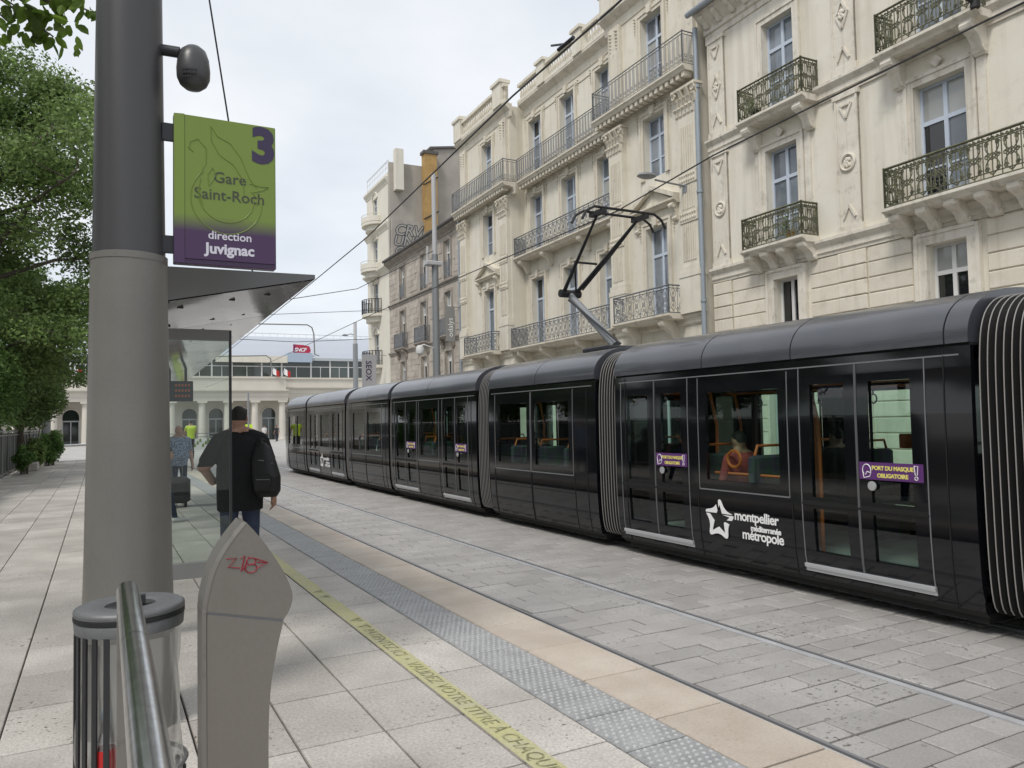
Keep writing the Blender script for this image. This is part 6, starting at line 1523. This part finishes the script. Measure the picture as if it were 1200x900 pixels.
shrub('climber', (-2.55, 37.5, 0.03), 1.4, 3.6, 1.8, 30000, 0.13, M['leaf2'], 'dark climber with reddish sprays above the far end of the fence', gs, base=1.45)
shrub('climber', (-3.9, 25.0, 0.03), 1.4, 2.6, 1.7, 12000, 0.13, M['leaf1'], 'leafy climber at the very left edge of the fence', gs, base=1.5)
shrub('shrub', (-2.45, 33.4, 0.0), 0.42, 0.7, 0.55, 3800, 0.09, M['leaf4'], 'small bright green shrub at the foot of the fence', gs)
shrub('shrub', (-2.35, 37.0, 0.0), 0.5, 0.9, 0.72, 5200, 0.09, M['leaf1'], 'larger green shrub behind the small shrub at the fence', gs)
shrub('shrub', (-1.95, 40.5, 0.0), 0.6, 0.9, 1.0, 5600, 0.10, M['leaf4'], 'feathery olive shrub beside the slim mast and hoop rail', gs)
dr = empty('dry_palm', (-2.9, 37.0, 3.6), 0, 'bunch of dry brown palm fronds above the climber', 'plant'); b = MB()
for k in range(60):
    a = random.uniform(0, 6.28); r_ = random.uniform(0.1, 0.55); b.tube([(0.1*math.cos(a), 0.1*math.sin(a), 0.6), (r_*math.cos(a), r_*math.sin(a), 1.1), (r_*1.3*math.cos(a), r_*1.3*math.sin(a), random.uniform(-0.2, 0.6))], [0.02, 0.018, 0.006], 3)
b.build('fronds', M['dry'], dr); b = MB(); b.tube([(0, 0, -3.6), (0, 0, 0.7)], [0.16, 0.12], 8); b.build('trunk', M['bark'], dr, smooth=50)

# ================================================================== PEOPLE
class Body(MB):
    def limb(s, pts, rs, n=12):
        s.tube(pts, rs, n)
        for p, r in zip(pts, rs): s.ball(p, (r, r, r))
    def ball(s, c, r, n=12):
        prof = [(math.sin(math.pi*k/8)*1.0, -math.cos(math.pi*k/8)) for k in range(9)]
        st = len(s.v); s.lathe([(max(a, 0.001), z) for a, z in prof], 0, 0, n)
        s.v[st:] = [(c[0]+v[0]*r[0], c[1]+v[1]*r[1], c[2]+v[2]*r[2]) for v in s.v[st:]]
    def loft(s, secs, n=18):
        rings = []
        for (cx, cy, z, rx, ry) in secs:
            bb = len(s.v)
            for i in range(n):
                a = 2*math.pi*i/n; ca, sa = math.cos(a), math.sin(a)
                s.v.append((cx+rx*math.copysign(abs(ca)**0.85, ca), cy+ry*math.copysign(abs(sa)**0.85, sa), z))
            rings.append(bb)
        for a, c in zip(rings, rings[1:]): s.join(a, c, n)
        s._f(tuple(rings[0]+i for i in reversed(range(n))), 0); s._f(tuple(rings[-1]+i for i in range(n)), 0)
def remesh(b, voxel, smooth_it=4):
    me = b.mesh('body', [M['skin']]); ob = bpy.data.objects.new('tmp', me); COL.objects.link(ob)
    m = ob.modifiers.new('r', 'REMESH'); m.mode = 'VOXEL'; m.voxel_size = voxel; m.use_smooth_shade = True
    if smooth_it: q = ob.modifiers.new('s', 'SMOOTH'); q.factor = 0.5; q.iterations = smooth_it
    dg = bpy.context.evaluated_depsgraph_get(); dg.update()
    out = bpy.data.meshes.new_from_object(ob.evaluated_get(dg)); bpy.data.objects.remove(ob); bpy.data.meshes.remove(me)
    return out
def hand(b, wrist, d, side, palmn=(0, 1, 0), s=1.0, curl=0.5):
    """palm plus five bent fingers leaving the wrist along d; thumb on the side 'side'"""
    d = Vector(d).normalized(); pn = Vector(palmn).normalized(); sd_ = d.cross(pn).normalized()*side; w = Vector(wrist)
    b.limb([w, w+d*0.05*s, w+d*0.09*s], [0.026*s, 0.032*s, 0.03*s], 8)
    b.limb([w+d*0.05*s+sd_*0.018*s, w+d*0.085*s+sd_*0.022*s], [0.022*s, 0.018*s], 8); b.limb([w+d*0.05*s-sd_*0.018*s, w+d*0.085*s-sd_*0.022*s], [0.022*s, 0.018*s], 8)
    for k, (o, L_) in enumerate(((0.030, 0.070), (0.010, 0.080), (-0.011, 0.075), (-0.031, 0.058))):
        p0 = w+d*0.085*s+sd_*o*s; p1 = p0+(d*math.cos(curl*0.5)+pn*math.sin(curl*0.5))*L_*0.5*s; p2 = p1+(d*math.cos(curl*1.6)+pn*math.sin(curl*1.6))*L_*0.5*s
        b.limb([p0, p1, p2], [0.0105*s, 0.0095*s, 0.008*s], 8)
    p0 = w+d*0.025*s+sd_*0.026*s; p1 = p0+(d*0.6+sd_*0.7+pn*0.3).normalized()*0.04*s; b.limb([p0, p1, p1+(d*0.9+sd_*0.25+pn*0.3).normalized()*0.035*s], [0.015*s, 0.012*s, 0.009*s], 8)
def head(b, c, neck, s=1.0, face=(0, 1, 0)):
    f = Vector(face).normalized(); c = Vector(c); rtv = f.cross(Vector((0, 0, 1))).normalized()
    b.limb([neck, c-Vector((0, 0, 0.07))-f*0.01], [0.056*s, 0.054*s], 12)
    st = len(b.v); b.ball((0, 0, 0), (0.078*s, 0.098*s, 0.118*s), 16); b.ball((0, 0.035*s, -0.06*s), (0.058*s, 0.06*s, 0.065*s), 12); b.ball((0, 0.098*s, -0.015*s), (0.014*s, 0.02*s, 0.025*s), 8)
    for e_ in (-1, 1): b.ball((e_*0.08*s, -0.005*s, -0.01*s), (0.012*s, 0.024*s, 0.034*s), 8)
    b.ball((0, 0.085*s, -0.062*s), (0.024*s, 0.013*s, 0.009*s), 8)
    for e_ in (-1, 1): b.ball((e_*0.03*s, 0.083*s, 0.02*s), (0.016*s, 0.012*s, 0.009*s), 8)
    b.v[st:] = [tuple(c+rtv*v[0]+f*v[1]+Vector((0, 0, v[2]))) for v in b.v[st:]]
def hair_mesh(c, s=1.0, face=(0, 1, 0), grow=1.05, low=-0.03, m='hair'):
    f = Vector(face).normalized(); rtv = f.cross(Vector((0, 0, 1))).normalized(); c = Vector(c); b = MB(); n = 20; rings = []
    for k in range(8):
        th = math.pi*0.5*k/7*1.12
        base = len(b.v)
        for i in range(n):
            a = 2*math.pi*i/n; x = math.sin(th)*math.cos(a); y = math.sin(th)*math.sin(a); z = math.cos(th)
            if y > 0.2: z = max(z, 0.30+0.3*y)
            jit = (1+0.014*math.sin(i*7+k*3))*(1.0 if k < 5 else 0.985 if k == 5 else 0.955 if k == 6 else 0.925)
            b.v.append(tuple(c+rtv*x*0.080*s*grow*jit+f*(y*0.100*s*grow*jit-0.004)+Vector((0, 0, max(z*0.118*s*grow, (0.006-0.072*max(0.0, -y)-0.012*math.sin(i*5)+0.012*(7-k))*s)))))
        rings.append(base)
    for p, q in zip(rings, rings[1:]): b.join(p, q, n)
    return b.mesh('hair', M[m], smooth=60)
def dress(me, mats, fn):
    me.materials.clear()
    for m in mats: me.materials.append(M[m])
    idx = [fn(p.center) for p in me.polygons]; me.polygons.foreach_set('material_index', idx); me.polygons.foreach_set('use_smooth', [True]*len(idx)); me.update()
def torso(b, hipz=0.93, shz=1.46, w=0.19, d=0.125, belly=0.0, cy=0.0):
    b.loft([(0, cy, hipz-0.10, w*0.88, d*1.02), (0, cy, hipz, w*0.95, d*1.1), (0, cy, hipz+0.14, w*0.92+belly*0.5, d*1.02+belly), (0, cy+0.0, hipz+0.30, w*0.98+belly*0.3, d*1.05+belly*0.5), (0, cy-0.005, shz-0.10, w*1.08, d*1.05), (0, cy-0.01, shz-0.01, w*0.98, d*0.85), (0, cy-0.01, shz+0.045, w*0.45, d*0.6)])
def legs(b, hipz=0.93, stance=0.10, step=0.0, r=(0.092, 0.062, 0.045), feet=True):
    for e_ in (-1, 1):
        y = e_*step; b.limb([(e_*0.095, 0, hipz-0.05), (e_*(stance+0.01), y*0.5+0.015, 0.50), (e_*stance, y-0.02, 0.10)], r, 12)
        if feet: b.limb([(e_*stance, y-0.045, 0.05), (e_*(stance+0.008), y+0.08, 0.045), (e_*(stance+0.015), y+0.17, 0.035)], [0.045, 0.042, 0.032], 10)

# --- man in black T-shirt walking away with a backpack (faces away from the camera)
man = empty('person', (1.235, 8.1, 0), R(-6), 'man in black T-shirt and dark jeans seen from behind, walking along the platform', 'person')
b = Body(); torso(b, 0.95, 1.50, 0.205, 0.135, belly=0.03); legs(b, 0.95, 0.11, 0.14, (0.10, 0.068, 0.05))
b.limb([(-0.20, 0, 1.47), (-0.345, -0.03, 1.24), (-0.25, 0.20, 1.08), (-0.2, 0.25, 1.10)], [0.078, 0.056, 0.042, 0.032], 12); hand(b, (-0.2, 0.25, 1.10), (0.5, 0.8, 0.2), 1)
b.limb([(0.20, 0, 1.47), (0.30, -0.02, 1.18), (0.325, 0.03, 0.93)], [0.078, 0.055, 0.036], 12); hand(b, (0.325, 0.03, 0.93), (0.0, 0.12, -1), -1, (-1, 0.2, 0))
for e_ in (-1, 1): b.limb([(e_*0.06, 0, 1.555), (e_*0.19, -0.005, 1.49)], [0.075, 0.085], 10); b.limb([(e_*0.2, 0, 1.47), (e_*(0.305 if e_ < 0 else 0.262), -0.02, 1.30)], [0.088, 0.08], 10)
# loose shirt hem
b.loft([(0, 0, 0.80, 0.218, 0.165), (0, 0, 0.95, 0.222, 0.17), (0, 0, 1.15, 0.225, 0.17), (0, 0, 1.33, 0.215, 0.15)])
head(b, (-0.01, 0.02, 1.715), (0, 0, 1.53))
me = remesh(b, 0.0105, 3)
def man_reg(c):
    if c.z < 0.09: return 3
    if c.z < 0.80: return 2 if abs(c.x) < 0.27 else 1
    if abs(c.x) > 0.235 and c.z < 1.245 and not (abs(c.x) < 0.24): return 1
    if c.y > 0.17 and c.z < 1.2: return 1
    if c.z > 1.60 or (c.z > 1.575 and abs(c.x) < 0.075): return 1
    return 0
dress(me, ['tee', 'skin', 'jeans', 'shoe'], man_reg); link('body', me, man); link('hair', hair_mesh((-0.01, 0.02, 1.715)), man)
# backpack slung on the right shoulder
bp = empty('backpack', (1.235+0.20, 8.1-0.17, 0.87), R(-28), 'black backpack slung over the right shoulder of the man', 'bag')
b = Body(); b.loft([(0.03, 0, 0.06, 0.10, 0.06), (0.035, -0.01, 0.12, 0.13, 0.10), (0.03, -0.02, 0.26, 0.138, 0.115), (0.0, -0.01, 0.42, 0.12, 0.095), (-0.02, 0.01, 0.54, 0.085, 0.06), (-0.03, 0.02, 0.60, 0.045, 0.03)], 22); me = remesh(b, 0.012, 3); me.materials.clear(); me.materials.append(M['pack']); me.polygons.foreach_set('use_smooth', [True]*len(me.polygons)); link('pack_body', me, bp)
b = MB(); b.loft = None
b.cbox(-0.045, 0.115, -0.145, -0.10, 0.11, 0.29, 0.03); b.build('front_pocket', M['pack'], bp, smooth=50)
b = MB(); b.tube([(-0.02, 0.02, 0.57), (-0.05, 0.08, 0.65), (-0.09, 0.16, 0.67), (-0.11, 0.26, 0.58), (-0.10, 0.30, 0.4)], 0.018, 6); b.tube([(-0.03, -0.03, 0.60), (-0.02, -0.05, 0.64), (0.02, -0.04, 0.63), (0.03, -0.02, 0.6)], 0.01, 5); b.build('strap', M['pack'], bp, smooth=50)
b = MB(); b.tube([(-0.10, -0.07, 0.40), (0.0, -0.11, 0.43), (0.11, -0.075, 0.39)], 0.003, 4); b.tube([(-0.03, -0.147, 0.24), (0.10, -0.147, 0.24)], 0.003, 4); b.build('zip', M['midmetal'], bp)

# --- generic walking / standing figure
def figure(loc, rz, label, mats, group=None, step=0.12, arms='down', belly=0.0, sc=1.0, voxel=0.016, face=(0, 1, 0), hairm='hair', shirt_z=0.88, sleeves=1.22, extra=None):
    t = empty('person', loc, rz, label, 'person', group); t.scale = (sc, sc, sc)
    b = Body(); torso(b, 0.93, 1.46, 0.19, 0.125, belly); legs(b, 0.93, 0.10, step)
    for e_ in (-1, 1):
        if arms == 'bike' : P = [(e_*0.2, 0, 1.43), (e_*0.27, 0.16, 1.2), (e_*0.24, 0.42, 1.05)]; hd_ = (0, 1, -0.3)
        elif arms == 'fold': P = [(e_*0.2, 0, 1.43), (e_*0.27, 0.02, 1.15), (e_*0.12, 0.22, 1.12)]; hd_ = (-e_, 0.5, 0.1)
        else: P = [(e_*0.2, 0, 1.43), (e_*0.26, -0.02+e_*step*0.4, 1.15), (e_*0.27, 0.04-e_*step*0.6, 0.90)]; hd_ = (0, 0.1, -1)
        b.limb(P, [0.07, 0.05, 0.034], 10); hand(b, P[-1], hd_, -e_, (-e_, 0.2, 0), 1.0)
        b.limb([(e_*0.06, 0, 1.51), (e_*0.18, 0, 1.45)], [0.07, 0.078], 8)
    head(b, (0, 0.015, 1.665), (0, 0, 1.48), face=face)
    me = remesh(b, voxel, 2)
    def reg(c):
        if c.z < 0.085: return 3
        if c.z < shirt_z and abs(c.x) < 0.225: return 2
        if c.z > 1.525: return 1
        if (abs(c.x) > 0.225 or c.y > 0.19+belly) and c.z < sleeves: return 1
        return 0
    dress(me, mats, reg); link('body', me, t); link('hair', hair_mesh((0, 0.015, 1.665), face=face, m=hairm), t)
    return t
figure((1.46, 17.6, 0), R(186), 'older man in blue plaid shirt and jeans walking towards the camera with luggage', ['plaid', 'skin2', 'jeans', 'shoe'], belly=0.05, sc=0.93, step=0.1, hairm='skin2')
su = empty('suitcase', (1.40, 17.0, 0), R(8), 'rounded dark grey wheeled suitcase in front of the man in plaid', 'suitcase')
b = MB(); b.cbox(-0.20, 0.2, -0.14, 0.14, 0.09, 0.62, 0.06); b.build('shell', M['luggage'], su, smooth=60)
b = MB(); b.tube([(-0.1, 0.1, 0.6), (-0.1, 0.12, 0.98), (0.1, 0.12, 0.98), (0.1, 0.1, 0.6)], 0.011, 6); b.build('handle', M['mast'], su)
for xx in (-0.14, 0.14): b = MB(); b.cyl((xx-0.02, 0, 0.045), (xx+0.02, 0, 0.045), 0.045, n=12); b.build('wheel', M['black'], su)
b = MB(); b.box(-0.15, 0.15, -0.145, -0.14, 0.25, 0.5); b.build('pocket', M['black'], su)
figure((0.84, 14.35, 0), R(-60), 'person behind the big mast, only a white shoe showing beside it', ['cloth_dark', 'skin2', 'jeans', 'shoe'], step=0.30)
# cyclist in hi-vis vest
cy = figure((3.95, 41.0, 0.12), R(4), 'cyclist in yellow hi-vis vest riding away across the plaza', ['hivis', 'skin2', 'cloth_dark', 'black'], step=0.22, arms='bike', sleeves=1.3)
bk = empty('bicycle', (3.95, 41.1, 0), R(4), 'dark bicycle under the cyclist in the hi-vis vest', 'bicycle')
for k, yy in enumerate((-0.52, 0.52)):
    b = MB(); b.tube([(0, yy+0.33*math.cos(2*math.pi*i/24), 0.35+0.33*math.sin(2*math.pi*i/24)) for i in range(24)], 0.02, 6, closed=True); wh = b.build('wheel', M['black'], bk, smooth=60)
    b = MB()
    for i in range(10): b.tube([(0, yy, 0.35), (0, yy+0.32*math.cos(i*0.628), 0.35+0.32*math.sin(i*0.628))], 0.004, 3)
    b.build('spokes', M['mast'], wh)
b = MB()
for p, q in (((0, -0.52, 0.35), (0, -0.15, 0.9)), ((0, -0.52, 0.35), (0, -0.05, 0.32)), ((0, -0.05, 0.32), (0, -0.18, 0.95)), ((0, -0.05, 0.32), (0, 0.42, 0.85)), ((0, -0.15, 0.88), (0, 0.42, 0.9)), ((0, 0.38, 1.05), (0, 0.52, 0.35))): b.tube([p, q], 0.017, 6)
b.build('frame', M['darkmetal'], bk)
b = MB(); b.tube([(-0.27, 0.36, 1.02), (-0.1, 0.4, 1.06), (0.1, 0.4, 1.06), (0.27, 0.36, 1.02)], 0.014, 6); b.build('handlebar', M['darkmetal'], bk)
b = MB(); b.cbox(-0.08, 0.08, -0.3, -0.06, 0.95, 1.0, 0.02); b.build('saddle', M['black'], bk)
gp = 'people in front of the station'
figure((16.0, 88, STREET), R(170), 'distant pedestrian in white top near the station door', ['cloth_white', 'skin', 'cloth_dark', 'black'], gp, voxel=0.03)
figure((16.9, 86, STREET), R(30), 'distant pedestrian in dark clothes near the station door', ['cloth_dark', 'skin', 'cloth_dark', 'black'], gp, voxel=0.03)
figure((17.6, 89, STREET), R(200), 'distant pedestrian in grey beside the tram end', ['mast', 'skin2', 'jeans', 'black'], gp, voxel=0.03)
figure((8.3, 84, STREET), R(90), 'distant pedestrian in red before the station arches', ['cloth_red', 'skin2', 'jeans', 'black'], gp, voxel=0.03)
# --- passengers seated in the tram
def passenger(x, y, rz, label, mats, stand=False, hairm='hair', cap=None, extra_z=0.0):
    t = empty('person', (TX+x, y, STREET+0.36+extra_z), rz, label, 'person', 'tram passengers')
    b = Body()
    if stand:
        torso(b, 0.93, 1.46, 0.19, 0.125); legs(b, 0.93, 0.1, 0.05); dz = 0
        for e_ in (-1, 1): b.limb([(e_*0.2, 0, 1.43), (e_*0.26, 0.05, 1.15), (e_*0.2, 0.25, 1.05)], [0.07, 0.05, 0.034]); hand(b, (e_*0.2, 0.25, 1.05), (0, 1, 0.1), -e_)
    else:
        dz = -0.42; torso(b, 0.53, 1.04, 0.19, 0.13)
        for e_ in (-1, 1):
            b.limb([(e_*0.09, 0, 0.52), (e_*0.11, 0.42, 0.50), (e_*0.11, 0.44, 0.08)], [0.085, 0.06, 0.045]); b.limb([(e_*0.11, 0.42, 0.045), (e_*0.12, 0.6, 0.035)], [0.04, 0.03])
            b.limb([(e_*0.2, 0, 1.01), (e_*0.25, 0.06, 0.75), (e_*0.12, 0.30, 0.66)], [0.07, 0.05, 0.034]); hand(b, (e_*0.12, 0.30, 0.66), (-e_*0.4, 1, 0), -e_)
            b.limb([(e_*0.06, 0, 1.09), (e_*0.18, 0, 1.03)], [0.07, 0.078])
    hc = (0, 0.02, 1.665+dz); head(b, hc, (0, 0, 1.48+dz))
    me = remesh(b, 0.02, 2); hz = 0.93+dz
    def reg(c):
        if c.z > 1.525+dz: return 1
        if c.y > 0.24 and c.z > hz+0.06: return 1
        if c.z < hz+0.03: return 2
        return 0
    dress(me, mats, reg); link('body', me, t); link('hair', hair_mesh(hc, m=cap or hairm), t); return t
passenger(0.82, 6.98, 0, 'seated tram passenger with dark hair by the far window behind the emblem', ['cloth_dark', 'skin', 'jeans'])
passenger(-0.9, 7.0, 0, 'seated tram passenger in dark red by the near window above the star emblem', ['cloth_red', 'skin', 'cloth_dark'])
passenger(0.55, 5.0, R(-90), 'standing tram passenger in light blue with a cap behind the mask sticker', ['cloth_blue', 'skin2', 'jeans'], True, cap='cloth_blue', extra_z=-0.25)
passenger(0.75, 4.55, R(160), 'dark-haired tram passenger low behind the last door leaf', ['cloth_dark', 'skin', 'cloth_dark'], True, extra_z=-0.4)
passenger(0.82, 11.08, 0, 'seated tram passenger in white behind the double window', ['cloth_white', 'skin2', 'jeans'])
passenger(-0.85, 11.98, 0, 'seated tram passenger in dark clothes behind the double window, far pane', ['cloth_dark', 'skin', 'jeans'])
passenger(0.82, 12.68, 0, 'seated tram passenger in red behind the left pane of the double window', ['cloth_red', 'skin2', 'jeans'])
passenger(-0.3, 16.2, R(100), 'standing tram passenger silhouetted in the middle window of the fourth car', ['cloth_dark', 'skin', 'cloth_dark'], True)
passenger(-0.8, 20.48, 0, 'seated tram passenger in white in the far short car', ['cloth_white', 'skin', 'jeans'])
